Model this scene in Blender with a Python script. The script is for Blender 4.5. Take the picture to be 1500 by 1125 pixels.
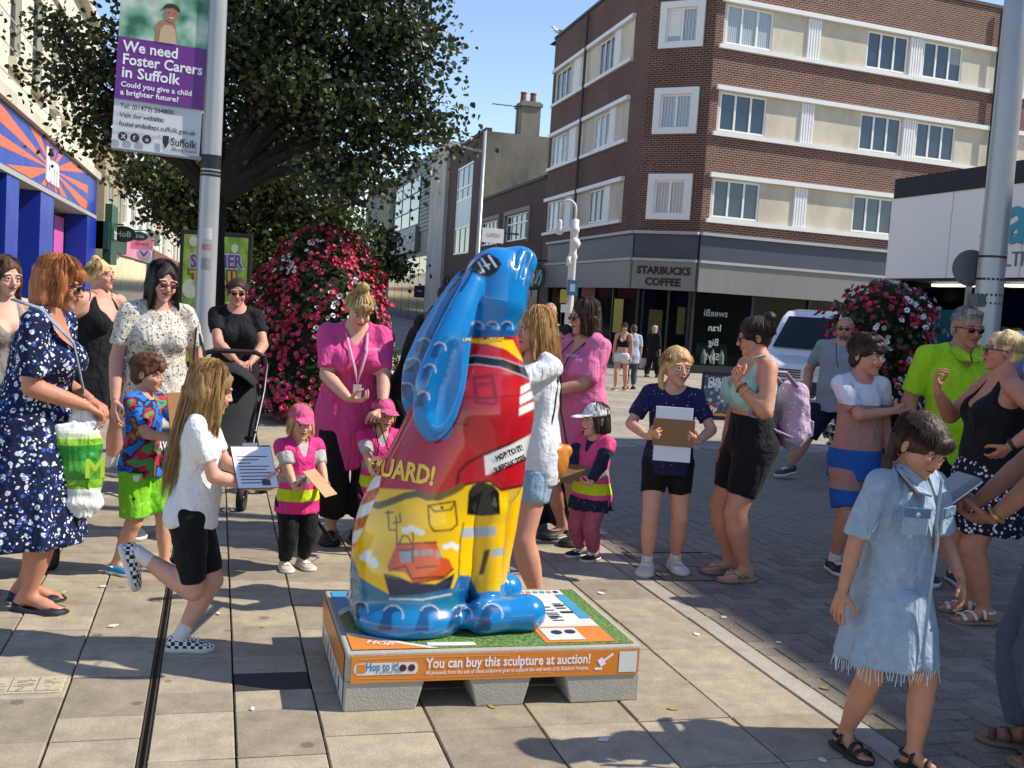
import bpy, bmesh, math, random
import numpy as np
from mathutils import Vector, Matrix, Euler
from mathutils.bvhtree import BVHTree
rnd = random.Random(7)
for o in list(bpy.data.objects): bpy.data.objects.remove(o)
scene = bpy.context.scene
COL = scene.collection
# ---------------------------------------------------------------- camera
F = 1560.0; PITCH = math.radians(4.4); ROLL = math.radians(3.7); YAW = math.radians(-15.7); CH = 1.55
CR = Matrix.Rotation(YAW, 3, 'Z') @ Matrix.Rotation(math.pi/2-PITCH, 3, 'X') @ Matrix.Rotation(ROLL, 3, 'Z')
cam = bpy.data.cameras.new('camera'); camo = bpy.data.objects.new('camera', cam); COL.objects.link(camo)
camo.matrix_world = Matrix.Translation((0, 0, CH)) @ CR.to_4x4()
cam.sensor_fit = 'HORIZONTAL'; cam.sensor_width = 36; cam.lens = F/1500*36; cam.clip_end = 3000; cam.clip_start = .05
scene.camera = camo
# ---------------------------------------------------------------- sky, sun, exposure
SUN = Vector((.975, -.24, .985)).normalized()
w = bpy.data.worlds.new('World'); scene.world = w; w.use_nodes = True
nt = w.node_tree; bg = nt.nodes['Background']
sky = nt.nodes.new('ShaderNodeTexSky'); sky.sky_type = 'NISHITA'; sky.sun_disc = False
sky.sun_elevation = math.asin(SUN.z); sky.sun_rotation = math.atan2(SUN.x, SUN.y)
sky.altitude = 10; sky.air_density = 1.0; sky.dust_density = .0; sky.ozone_density = 1.3
hs_ = nt.nodes.new('ShaderNodeHueSaturation'); hs_.inputs['Saturation'].default_value = 1.05; hs_.inputs['Hue'].default_value = .509; hs_.inputs['Value'].default_value = .8; nt.links.new(sky.outputs[0], hs_.inputs['Color']); nt.links.new(hs_.outputs[0], bg.inputs[0]); bg.inputs[1].default_value = .125
sl = bpy.data.lights.new('sun', 'SUN'); sl.energy = 3.0; sl.angle = math.radians(.53); sl.color = (1, .94, .84)
so = bpy.data.objects.new('sun', sl); COL.objects.link(so); so.rotation_euler = SUN.to_track_quat('Z', 'Y').to_euler()
so.location = (8, -3, 12)
vs = scene.view_settings; vs.view_transform = 'Standard'; vs.look = 'None'; vs.gamma = 1; vs.exposure = 1.05; vs.use_curve_mapping = False
scene.render.resolution_x = 1024; scene.render.resolution_y = 768
# ---------------------------------------------------------------- helpers
def V(*a): return Vector(a)
def ray(px, py): return CR @ V((px-750)/F, -(py-562.5)/F, -1)
def gnd(px, py, z=0):
    d = ray(px, py); t = (z-CH)/d.z; return V(0, 0, CH)+d*t
def atd(px, py, dep): return V(0, 0, CH)+ray(px, py)*dep
def gz(y):  # the street falls gently away beyond the square
    return -.03*min(max(y-11, 0), 16)
def lin(c): return c/12.92 if c <= .04045 else ((c+.055)/1.055)**2.4
def hx(h, k=1.0):
    h = h.lstrip('#'); return tuple(min(1, lin(int(h[i:i+2], 16)/255)*k) for i in (0, 2, 4))+(1,)
def tag(o, label=None, cat=None, group=None, kind=None):
    if label: o['label'] = label
    if cat: o['category'] = cat
    if group: o['group'] = group
    if kind: o['kind'] = kind
    return o
def empty(name, loc=(0, 0, 0), rz=0, label=None, cat=None, group=None):
    o = bpy.data.objects.new(name, None); COL.objects.link(o); o.location = loc; o.rotation_euler = (0, 0, rz)
    o.empty_display_size = .1
    return tag(o, label, cat, group)
MATS = {}
class NT:
    def __init__(s, name):
        s.m = bpy.data.materials.new(name); s.m.use_nodes = True; s.t = s.m.node_tree
        s.b = s.t.nodes['Principled BSDF']; s.out = s.t.nodes['Material Output']; s._tc = None
    def n(s, typ, **kw):
        nd = s.t.nodes.new('ShaderNode'+typ)
        for k, v in kw.items():
            if k.startswith('_'): setattr(nd, k[1:], v)
            else: s.set(nd, k, v)
        return nd
    def set(s, nd, k, v):
        k = k.replace('__', ' ')
        i = nd.inputs[int(k[1:])] if (k[0] == 'i' and k[1:].isdigit()) else nd.inputs[k]
        if isinstance(v, bpy.types.NodeSocket): s.t.links.new(v, i)
        elif isinstance(v, bpy.types.Node): s.t.links.new(v.outputs[0], i)
        else: i.default_value = v
    def tc(s, k='Object'):
        if not s._tc: s._tc = s.t.nodes.new('ShaderNodeTexCoord')
        return s._tc.outputs[k]
    def map(s, vec, scale=(1, 1, 1), loc=(0, 0, 0), rot=(0, 0, 0)):
        return s.n('Mapping', Vector=vec, Scale=scale, Location=loc, Rotation=rot).outputs[0]
    def math(s, op, a, b=0, c=0):
        nd = s.t.nodes.new('ShaderNodeMath'); nd.operation = op
        for i, v in enumerate((a, b, c)): s.set(nd, 'i%d' % i, v)
        return nd.outputs[0]
    def mix(s, f, a, b, mode='MIX'):
        nd = s.t.nodes.new('ShaderNodeMixRGB'); nd.blend_type = mode
        s.set(nd, 'i0', f); s.set(nd, 'i1', a); s.set(nd, 'i2', b); return nd.outputs[0]
    def ramp(s, f, stops, interp='LINEAR'):
        nd = s.t.nodes.new('ShaderNodeValToRGB'); s.set(nd, 'i0', f); r = nd.color_ramp; r.interpolation = interp
        while len(r.elements) < len(stops): r.elements.new(.5)
        for e, (p, c) in zip(r.elements, stops): e.position = p; e.color = c if len(c) == 4 else (*c, 1)
        return nd.outputs[0]
    def noise(s, vec, scale, detail=4, rough=.55, dist=0):
        return s.n('TexNoise', Vector=vec, Scale=scale, Detail=detail, Roughness=rough, Distortion=dist).outputs[0]
    def bump(s, h, strength=.3, dist=.01):
        s.set(s.b, 'Normal', s.n('Bump', Height=h, Strength=strength, Distance=dist).outputs[0])
    def p(s, **kw):
        for k, v in kw.items(): s.set(s.b, k, v)
        return s
def mat(name, col='#808080', rough=.6, var=.18, vs=6, bump=.0, bs=80, metal=0, spec=.5, coat=0, rand=0, stretch=(1, 1, 1), emit=0, alpha=1, k=1):
    if name in MATS: return MATS[name]
    t = NT(name); c = hx(col, k) if isinstance(col, str) else (*col[:3], 1)
    v = t.map(t.tc(), stretch)
    n = t.noise(v, vs, 5)
    f = t.math('MULTIPLY_ADD', n, var*2, 1-var)
    if rand:
        f = t.math('MULTIPLY', f, t.math('MULTIPLY_ADD', t.n('ObjectInfo').outputs['Random'], rand, 1-rand/2))
    base = t.mix(1, c, f, 'MULTIPLY')
    t.p(Base__Color=base, Metallic=metal, Coat__Weight=coat)
    t.set(t.b, 'Roughness', t.math('MULTIPLY_ADD', n, .2, rough-.1)); t.set(t.b, 'Specular IOR Level', spec)
    if coat: t.set(t.b, 'Coat Roughness', .06)
    if bump: t.bump(t.noise(v, bs, 4), bump, .01)
    if emit: t.p(Emission__Color=c, Emission__Strength=emit)
    MATS[name] = t.m; return t.m
def colmat(name, rough=.5, coat=0, bump=0, bs=120, spec=.5, var=.1, vs=30, sss=0):
    """colour read from the mesh's own colour attribute"""
    if name in MATS: return MATS[name]
    t = NT(name); a = t.n('Attribute', _attribute_name='Col').outputs[0]
    n = t.noise(t.tc(), vs, 4)
    t.p(Base__Color=t.mix(1, a, t.math('MULTIPLY_ADD', n, var*2, 1-var), 'MULTIPLY'), Roughness=rough, Coat__Weight=coat)
    t.set(t.b, 'Specular IOR Level', spec)
    if coat: t.set(t.b, 'Coat Roughness', .05)
    if sss:
        t.set(t.b, 'Subsurface Weight', sss); t.set(t.b, 'Subsurface Radius', (.012, .005, .003)); t.set(t.b, 'Subsurface Scale', .5)
    if bump: t.bump(t.noise(t.tc(), bs, 4), bump, .004)
    MATS[name] = t.m; return t.m
class MB:
    def __init__(s): s.v = []; s.f = []; s.mi = []; s.cur = 0
    def add(s, vs, fs):
        b = len(s.v); s.v += [tuple(p) for p in vs]; s.f += [tuple(i+b for i in f) for f in fs]; s.mi += [s.cur]*len(fs); return s
    def box(s, x0, x1, y0, y1, z0, z1, m=None):
        vs = [V(x, y, z) for z in (z0, z1) for y in (y0, y1) for x in (x0, x1)]
        if m is not None: vs = [m @ p for p in vs]
        return s.add(vs, [(0, 2, 3, 1), (4, 5, 7, 6), (0, 1, 5, 4), (2, 6, 7, 3), (0, 4, 6, 2), (1, 3, 7, 5)])
    def quad(s, a, b, c, d): return s.add([a, b, c, d], [(0, 1, 2, 3)])
    def tube(s, pts, rad, n=8, cap=True, flat=1.0, up=None):
        pts = [Vector(p) for p in pts]; rad = rad if hasattr(rad, '__len__') else [rad]*len(pts)
        rings = []; up0 = Vector(up) if up else None; prev = None
        for i, p in enumerate(pts):
            d = (pts[min(i+1, len(pts)-1)]-pts[max(i-1, 0)]).normalized()
            u = up0 if up0 else (prev if prev else (V(0, 0, 1) if abs(d.z) < .9 else V(1, 0, 0)))
            a = d.cross(u); a = a.normalized() if a.length > 1e-6 else d.orthogonal().normalized()
            b = a.cross(d).normalized(); prev = b
            rings.append([p+(a*math.cos(t)+b*math.sin(t)*flat)*rad[i] for t in [2*math.pi*j/n for j in range(n)]])
        vs = [q for r in rings for q in r]; fs = []
        for i in range(len(pts)-1):
            for j in range(n): fs.append((i*n+j, i*n+(j+1) % n, (i+1)*n+(j+1) % n, (i+1)*n+j))
        if cap: fs += [tuple(reversed(range(n))), tuple((len(pts)-1)*n+j for j in range(n))]
        return s.add(vs, fs)
    def lathe(s, prof, n=16, c=(0, 0, 0), cap=True, sx=1, sy=1):
        c = Vector(c); vs = [c+V(r*sx*math.cos(2*math.pi*j/n), r*sy*math.sin(2*math.pi*j/n), z) for r, z in prof for j in range(n)]; fs = []
        for i in range(len(prof)-1):
            for j in range(n): fs.append((i*n+j, i*n+(j+1) % n, (i+1)*n+(j+1) % n, (i+1)*n+j))
        if cap: fs += [tuple(reversed(range(n))), tuple((len(prof)-1)*n+j for j in range(n))]
        return s.add(vs, fs)
    def prism(s, poly, y0, y1, m=None):  # poly in xz, extruded along y
        n = len(poly); vs = [V(x, y, z) for y in (y0, y1) for x, z in poly]
        if m is not None: vs = [m @ p for p in vs]
        return s.add(vs, [tuple(range(n)), tuple(reversed(range(n, 2*n)))]+[(i, n+i, n+(i+1) % n, (i+1) % n) for i in range(n)])
    def mesh(s, name, mats, smooth=False):
        me = bpy.data.meshes.new(name); me.from_pydata(s.v, [], s.f)
        for m in (mats if isinstance(mats, (list, tuple)) else [mats]): me.materials.append(m)
        if any(s.mi): me.polygons.foreach_set('material_index', s.mi)
        if smooth: me.polygons.foreach_set('use_smooth', [True]*len(s.f))
        bm = bmesh.new(); bm.from_mesh(me); bmesh.ops.recalc_face_normals(bm, faces=bm.faces); bm.to_mesh(me); bm.free()
        return me
    def build(s, name, mats, parent=None, smooth=False, bevel=0, auto=None):
        o = bpy.data.objects.new(name, s.mesh(name, mats, smooth)); COL.objects.link(o)
        if parent: o.parent = parent
        if bevel:
            m = o.modifiers.new('bevel', 'BEVEL'); m.width = bevel; m.segments = 2; m.limit_method = 'ANGLE'
        return o
def npmesh(name, v, f, mats, col=None, smooth=True):
    """fast mesh from numpy arrays; f is (n,4) or (n,3)"""
    me = bpy.data.meshes.new(name); n, k = f.shape
    me.vertices.add(len(v)); me.vertices.foreach_set('co', np.asarray(v, np.float32).ravel())
    me.loops.add(n*k); me.loops.foreach_set('vertex_index', np.asarray(f, np.int32).ravel())
    me.polygons.add(n); me.polygons.foreach_set('loop_start', np.arange(0, n*k, k, dtype=np.int32))
    if smooth: me.polygons.foreach_set('use_smooth', np.ones(n, bool))
    me.update(calc_edges=True)
    for m in (mats if isinstance(mats, (list, tuple)) else [mats]): me.materials.append(m)
    if col is not None:
        a = me.color_attributes.new('Col', 'FLOAT_COLOR', 'POINT')
        c = np.ones((len(v), 4), np.float32); c[:, :3] = col; a.data.foreach_set('color', c.ravel())
    return me
def npobj(name, v, f, mats, parent=None, col=None, smooth=True):
    o = bpy.data.objects.new(name, npmesh(name, v, f, mats, col, smooth)); COL.objects.link(o)
    if parent: o.parent = parent
    return o
def dup(o, parent=None, name=None):
    c = o.copy(); COL.objects.link(c); c.parent = parent
    for ch in o.children: dup(ch, c)
    return c
_TXT = {}
FONT = None
def textmesh(txt, size, ext=.0, bold=0, align='CENTER', spacing=1.0, shear=0, line=1.0):
    """text as verts (x right, y up), faces"""
    cu = bpy.data.curves.new('t', 'FONT'); cu.body = txt; cu.size = size; cu.align_x = align; cu.offset = bold*size; cu.space_character = spacing
    cu.resolution_u = 2; cu.shear = shear; cu.space_line = line; cu.extrude = ext
    o = bpy.data.objects.new('t', cu); COL.objects.link(o)
    dg = bpy.context.evaluated_depsgraph_get(); dg.update(); me = o.evaluated_get(dg).to_mesh()
    vs = [v.co.copy() for v in me.vertices]; fs = [tuple(p.vertices) for p in me.polygons]
    o.evaluated_get(dg).to_mesh_clear(); bpy.data.objects.remove(o); bpy.data.curves.remove(cu)
    return vs, fs
def text(name, txt, size, m4, material, parent=None, bold=0, align='CENTER', fit=None, ext=0, spacing=1.0, shear=0, line=1.0, bend=None):
    """flat lettering laid on a plane given by the matrix m4 (x right, y up, z out); fit = wanted width"""
    vs, fs = textmesh(txt, size, ext, bold, align, spacing, shear, line)
    if fit and vs:
        w0 = max(v.x for v in vs)-min(v.x for v in vs); k = fit/w0; vs = [V(v.x*k, v.y, v.z) for v in vs]
    mb = MB(); mb.add([m4 @ v for v in vs], fs); 
    return mb.build(name, material, parent)
def frame_m(p, x, z=None, up=None):
    """matrix with x axis = x (in plane), z axis = out, y = up"""
    x = Vector(x).normalized(); u = Vector(up) if up else V(0, 0, 1)
    zz = x.cross(u).normalized(); y = zz.cross(x).normalized()
    return Matrix(((x.x, y.x, zz.x, p[0]), (x.y, y.y, zz.y, p[1]), (x.z, y.z, zz.z, p[2]), (0, 0, 0, 1)))
def wb(mb, name, m, parent, **kw):
    """build from world coordinates under a placed empty"""
    o = mb.build(name, m, parent, **kw)
    if parent is not None:
        o.matrix_parent_inverse = (Matrix.Translation(parent.location) @ parent.rotation_euler.to_matrix().to_4x4()).inverted()
    return o
def wt(o, parent):
    o.matrix_parent_inverse = (Matrix.Translation(parent.location) @ parent.rotation_euler.to_matrix().to_4x4()).inverted(); return o
# ---------------------------------------------------------------- materials of the setting
def pavemat(name, c1, c2, sc=1.0, rand=.25, stain=.35):
    t = NT(name); g = t.n('NewGeometry').outputs['Position']
    r = t.n('ObjectInfo').outputs['Random']
    fine = t.noise(g, 260*sc, 3, .7); mid = t.noise(g, 9, 5, .6); big = t.noise(g, 1.3, 4)
    sp = t.n('TexVoronoi', Vector=g, Scale=150*sc).outputs[0]
    c = t.mix(t.math('MULTIPLY_ADD', big, 1.2, -.1), hx(c1), hx(c2))
    c = t.mix(1, c, t.math('MULTIPLY_ADD', fine, .9, .55), 'MULTIPLY')
    c = t.mix(t.math('MULTIPLY', t.math('GREATER_THAN', .28, sp), .35), c, hx('#d9cfba'))
    c = t.mix(1, c, t.math('MULTIPLY_ADD', mid, stain*2, 1-stain), 'MULTIPLY')
    c = t.mix(1, c, t.math('MULTIPLY_ADD', r, rand, 1-rand/2), 'MULTIPLY')
    gum = t.n('TexVoronoi', Vector=g, Scale=3.1).outputs[0]
    c = t.mix(t.math('MULTIPLY', t.math('LESS_THAN', gum, .075), .5), c, hx('#3c3936'))
    lm = t.n('TexVoronoi', Vector=t.map(g, loc=(3.3, 1.2, 0)), Scale=1.9).outputs[0]
    c = t.mix(t.math('MULTIPLY', t.math('LESS_THAN', lm, .03), .7), c, hx('#cfcac0'))
    t.p(Base__Color=c, Roughness=.85); t.bump(fine, .35, .004); return t.m
SLAB = pavemat('slab_concrete', '#a89a80', '#877b67', 1, .38, .5); BLOCK = pavemat('block_stone', '#8c8070', '#74695a', .8, .5)
KERB = pavemat('kerb_granite', '#a79f90', '#8f887b', .7); 
t = NT('joint_sand'); t.p(Base__Color=t.mix(t.noise(t.tc(), 40), hx('#2b2722'), hx('#4a443b')), Roughness=.95); JOINT = t.m
t = NT('far_paving'); g = t.n('NewGeometry').outputs['Position']
br = t.n('TexBrick', Vector=g, Scale=1, Color1=hx('#a39a89'), Color2=hx('#938a7a'), Mortar=hx('#6d665a'), **{'Mortar__Size': .012, 'Brick__Width': .8, 'Row__Height': .4}).outputs[0]
t.p(Base__Color=t.mix(1, br, t.math('MULTIPLY_ADD', t.noise(g, .7, 6), 1.0, .5), 'MULTIPLY'), Roughness=.9); t.bump(t.noise(g, 60), .3, .01); FARPAVE = t.m
# ---------------------------------------------------------------- ground
mb = MB(); ys = [-60, 11, 27, 900]
for a, b in zip(ys, ys[1:]): mb.quad((-400, a, gz(a)-.045), (400, a, gz(a)-.045), (400, b, gz(b)-.045), (-400, b, gz(b)-.045))
ground = tag(mb.build('ground', JOINT), kind='structure')
mb = MB(); ys = [11.2, 14, 19, 27, 160]
for a, b in zip(ys, ys[1:]): mb.quad((-30, a, gz(a)-.002), (60, a, gz(a)-.002), (60, b, gz(b)-.002), (-30, b, gz(b)-.002))
mb.quad((-30, -8, -.004), (-2.62, -8, -.004), (-2.62, 11.2, -.004), (-30, 11.2, -.004))
mb.quad((14, -8, -.004), (60, -8, -.004), (60, 11.2, -.004), (14, 11.2, -.004))
mb.quad((-2.62, -8, -.004), (14, -8, -.004), (14, 2.5, -.004), (-2.62, 2.5, -.004))
tag(mb.build('street_paving', FARPAVE), kind='structure')
pav = tag(MB().quad((-2.62, 2.5, -.03), (2.385, 2.5, -.03), (2.385, 11.2, -.03), (-2.62, 11.2, -.03)).build('pavement', JOINT), kind='structure')
sqr = tag(MB().quad((2.5, 2.5, -.03), (14, 2.5, -.03), (14, 11.2, -.03), (2.5, 11.2, -.03)).build('paved_square', JOINT), kind='structure')
def slab_mb(w, l, z0, z1, c, mb=None, cx=0, cy=0, dz=0, rot=0, tl=(0, 0)):
    mb = mb or MB(); a, b = w/2, l/2; co, si = math.cos(rot), math.sin(rot)
    P = []
    for (ax, bx, z) in ((a, b, z0), (a, b, z1-c), (a-c, b-c, z1)):
        for sx, sy in ((-1, -1), (1, -1), (1, 1), (-1, 1)):
            x, y = sx*ax, sy*bx; P.append((cx+x*co-y*si, cy+x*si+y*co, z+dz+x*tl[0]+y*tl[1]))
    return mb.add(P, [(0, 1, 5, 4), (1, 2, 6, 5), (2, 3, 7, 6), (3, 0, 4, 7), (4, 5, 9, 8), (5, 6, 10, 9), (6, 7, 11, 10), (7, 4, 8, 11), (8, 9, 10, 11)])
def visible(x, y, m=60):
    q = CR.transposed() @ (V(x, y, 0)-V(0, 0, CH))
    if q.z > -.5: return None
    px = 750+F*q.x/-q.z; py = 562.5-F*q.y/-q.z
    return -q.z if (-m < px < 1500+m and -m < py < 1125+m) else None
def lay(parent, spots, name, m):
    """spots: (x, y, w, l, rot); the largest 300 in view are pieces, the rest one mesh"""
    vis = sorted([(visible(*s[:2]) or 1e9, i) for i, s in enumerate(spots)]); keep = {i for d, i in vis[:300] if d < 1e8}
    cache = {}; rest = MB()
    for i, (x, y, w_, l_, rot) in enumerate(spots):
        tl = (rnd.uniform(-.006, .006), rnd.uniform(-.006, .006)); dz = rnd.uniform(-.002, .002)
        if i in keep:
            k = (round(w_, 3), round(l_, 3))
            if k not in cache: cache[k] = slab_mb(w_, l_, -.028, 0, .004).mesh(name, m)
            o = bpy.data.objects.new(name, cache[k]); COL.objects.link(o); o.parent = parent
            o.location = (x, y, dz); o.rotation_euler = (tl[1], -tl[0], rot)
        elif -1 < y < 13: slab_mb(w_, l_, -.028, 0, .004, rest, x, y, dz, rot, tl)
    if rest.f: tag(rest.build(name+'_rows', m, parent), kind='stuff')
GAP = .007
spots = []
colsL = [-.172-.307*i for i in range(9)][::-1]+[.123, .42]
rows = [3.69+.1985*k for k in range(-6, 39)]
for a, b in zip(colsL, colsL[1:]):
    if abs(b+.172) < .01: b -= .014
    if abs(a+.172) < .01: a += .014
    j = 0
    while j < len(rows)-1:
        n = 2 if rnd.random() < .22 and j < len(rows)-2 else 1
        y0, y1 = rows[j], rows[min(j+n, len(rows)-1)]
        j += n
        if (abs(a-.123) < .02 and abs(y0-4.08) < .05): 
            continue
        spots.append(((a+b)/2, (y0+y1)/2, b-a-GAP, y1-y0-GAP*.8, 0))
colsR = [.42, .815, 1.21, 1.6, 1.987, 2.38]
for ci, (a, b) in enumerate(zip(colsR, colsR[1:])):
    off = .2 if ci % 2 else 0
    for k in range(-3, 20):
        y0 = 3.63+.4*k+off*.0
        spots.append(((a+b)/2, y0+.2, b-a-GAP, .4-GAP*.8, 0))
lay(pav, spots, 'slab', SLAB)
slab_mb(.288, .19, -.03, -.004, .003, None, .2715, 4.19).build('tarmac_patch', mat('patch_tarmac', '#3a3733', .9, .4, 90, .6, 150), pav)
# drain slot running between two slab rows
mb = MB(); mb.box(-.186, -.180, 2.5, 11.2, -.03, .001); mb.box(-.164, -.158, 2.5, 11.2, -.03, .001); mb.box(-.18, -.164, 2.5, 11.2, -.03, -.022)
mb.build('drain_channel', mat('drain_steel', '#4d453c', .6, .3, 30, metal=.5), pav)
# pale access cover with cast lettering blocks
cv = MB(); cv.box(-.875, -.497, 4.13, 4.295, -.02, .006)
co = cv.build('access_cover', mat('cover_pale', '#b5aa8e', .8, .25, 30, .4, 90), pav, bevel=.003)
mb = MB()
for i in range(4):
    x0 = -.868+i*.093; mb.box(x0, x0+.002, 4.14, 4.285, .006, .0075); mb.box(x0, x0+.085, 4.14, 4.142, .006, .0075)
    for j in range(9): mb.box(x0+.012+rnd.random()*.055, x0+.03+rnd.random()*.055, 4.15+j*.014, 4.153+j*.014, .006, .0073)
mb.build('cast_mark', mat('cover_mark', '#6b604a', .8), co)
# kerb
kb = tag(MB().quad((2.383, 2.5, -.03), (2.502, 2.5, -.03), (2.502, 11.2, -.03), (2.383, 11.2, -.03)).build('kerb', JOINT), kind='structure')
lay(kb, [(2.443, 2.2+.9*k+.45, .112, .894, 0) for k in range(10)], 'kerb_stone', KERB)
# block paving laid in herringbone
spots = []; L_, W_ = .2, .1
for i in range(0, 72):
    for j in range(0, 88):
        tt = (i-j) % 4; x0 = 2.504+i*.1; y0 = 2.4+j*.1
        if tt == 0: x, y, r = x0+.1, y0+.05, 0
        elif tt == 3: x, y, r = x0+.05, y0+.1, 1
        elif i == 0 and tt == 1: x, y, r = x0+.05, y0+.05, 2
        else: continue
        if visible(x, y, 130): spots.append((x, y, (.2 if r < 2 else .1)-.005, .1-.005, math.pi/2*(r % 2)))
lay(sqr, spots, 'paving_block', BLOCK)
tag(MB().quad((9.6, 2.5, -.006), (14, 2.5, -.006), (14, 11.2, -.006), (9.6, 11.2, -.006)).build('block_margin', BLOCK, sqr), kind='stuff')
# sunken inspection cover framed in the blocks
mb = MB()
for (x0, x1, y0, y1) in ((2.56, 3.17, 5.575, 5.585), (2.56, 3.17, 6.245, 6.255), (2.565, 2.575, 5.585, 6.245), (3.16, 3.17, 5.585, 6.245)): mb.box(x0, x1, y0, y1, -.02, .004)
mb.build('cover_frame', mat('drain_steel'), sqr)
# ---------------------------------------------------------------- building helpers
class Fac:
    """a facade plane: p0 at the ground, u along it (rightwards for the viewer), n outwards"""
    def __init__(s, p0, u):
        s.p = Vector(p0); s.u = Vector((u[0], u[1], 0)).normalized(); s.n = s.u.cross(V(0, 0, 1)).normalized()
    def P(s, a, z, o=0): return s.p+s.u*a+s.n*o+V(0, 0, z)
    def sz(s, px, py):
        d = ray(px, py); t = (s.p-V(0, 0, CH)).dot(s.n)/d.dot(s.n); q = V(0, 0, CH)+d*t; return (q-s.p).dot(s.u), q.z
    def s_(s, px, py): return s.sz(px, py)[0]
    def box(s, mb, a0, a1, z0, z1, o0, o1):
        vs = [s.P(a, z, o) for z in (z0, z1) for o in (o0, o1) for a in (a0, a1)]
        return mb.add(vs, [(0, 2, 3, 1), (4, 5, 7, 6), (0, 1, 5, 4), (2, 6, 7, 3), (0, 4, 6, 2), (1, 3, 7, 5)])
    def wall(s, mb, a0, a1, z0, z1, holes, depth=.2, o=0):
        S = sorted({a0, a1, *[h[0] for h in holes], *[h[1] for h in holes]}); Z = sorted({z0, z1, *[h[2] for h in holes], *[h[3] for h in holes]})
        S = [x for x in S if a0 <= x <= a1]; Z = [x for x in Z if z0 <= x <= z1]
        for i in range(len(S)-1):
            for j in range(len(Z)-1):
                ca, cz = (S[i]+S[i+1])/2, (Z[j]+Z[j+1])/2
                if any(h[0] < ca < h[1] and h[2] < cz < h[3] for h in holes): continue
                mb.quad(s.P(S[i], Z[j], o), s.P(S[i+1], Z[j], o), s.P(S[i+1], Z[j+1], o), s.P(S[i], Z[j+1], o))
        for h in holes:
            A = [s.P(h[0], h[2], o), s.P(h[1], h[2], o), s.P(h[1], h[3], o), s.P(h[0], h[3], o)]; B = [p-s.n*depth for p in A]
            for k in range(4): mb.quad(A[k], B[k], B[(k+1) % 4], A[(k+1) % 4])
    def m4(s, a, z, o=0): return frame_m(s.P(a, z, o), s.u)
def brickmat(name, u, c1, c2, mo, sc=1.0, rough=.85):
    t = NT(name); g = t.n('NewGeometry').outputs['Position']
    x = t.n('VectorMath', _operation='DOT_PRODUCT', i0=g, i1=(u[0], u[1], 0)).outputs['Value']
    z = t.n('SeparateXYZ', Vector=g).outputs[2]
    v = t.n('CombineXYZ', X=x, Y=z).outputs[0]
    b = t.n('TexBrick', Vector=v, Scale=sc, Color1=hx(c1), Color2=hx(c2), Mortar=hx(mo), Bias=-.1, **{'Mortar__Size': .011, 'Brick__Width': .225, 'Row__Height': .075, 'Mortar__Smooth': .1})
    n = t.noise(g, .6, 6, .65); n2 = t.noise(t.map(v, (1, 1, 1)), 5, 3)
    c = t.mix(1, b.outputs[0], t.math('MULTIPLY_ADD', n, 1.0, .5), 'MULTIPLY')
    c = t.mix(t.math('MULTIPLY', n2, .25), c, hx('#5a4238'))
    ef = t.ramp(t.noise(t.map(g, (1, 1, .35)), .9, 7, .7), [(.62, (0, 0, 0)), (.78, (1, 1, 1))])
    c = t.mix(t.math('MULTIPLY', ef, .28), c, hx('#b0a294'))
    t.p(Base__Color=c, Roughness=rough); t.bump(b.outputs[1], -.5, .01); return t.m
def stucco(name, c, stain='#6e6757', amt=.4, sc=.8):
    if name in MATS: return MATS[name]
    t = NT(name); g = t.n('NewGeometry').outputs['Position']
    n = t.ramp(t.noise(t.map(g, (1, 1, .5)), sc, 7, .65), [(.42, (0, 0, 0)), (.75, (1, 1, 1))])
    t.p(Base__Color=t.mix(t.math('MULTIPLY', n, amt), hx(c), hx(stain)), Roughness=.85); t.bump(t.noise(g, 25, 5), .15, .02)
    MATS[name] = t.m; return t.m
t = NT('window_glass'); g = t.n('NewGeometry').outputs['Position']
t.p(Base__Color=t.mix(t.noise(g, .8, 2), hx('#141b20'), hx('#39444b')), Roughness=.06); t.set(t.b, 'Specular IOR Level', .9)
t.bump(t.noise(g, 1.5, 2), .02, .05); GLASS = t.m
t = NT('net_curtain'); g = t.n('NewGeometry').outputs['Position']
t.p(Base__Color=t.mix(t.n('TexWave', Vector=g, Scale=4, Distortion=3).outputs[0], hx('#8d9496'), hx('#b9bdbb')), Roughness=.12); t.set(t.b, 'Specular IOR Level', .8); CURT = t.m
t = NT('shop_glass'); tr = t.n('BsdfTransparent'); gl = t.n('BsdfGlossy', Roughness=.03); fr = t.n('LayerWeight', Blend=.25).outputs['Fresnel']
mx = t.n('MixShader', i0=t.math('MULTIPLY_ADD', fr, .2, .004), i1=tr.outputs[0], i2=gl.outputs[0]); tr.inputs[0].default_value = (.5, .54, .55, 1)
t.t.links.new(mx.outputs[0], t.out.inputs[0]); SHOPGLASS = t.m
WHITE = mat('white_paint', '#e4e2dc', .45, .08, 3); PVC = mat('window_white', '#eceae6', .35, .05, 4); BLACK = mat('black_metal', '#17181a', .45, .2, 10)
DARKIN = mat('dark_interior', '#16171a', .9, .3, 2); STONE = stucco('cream_render', '#cfc6b0', '#8d836c', .6)
ROOF = mat('roof_felt', '#3b3a39', .9, .3, 2)
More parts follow.
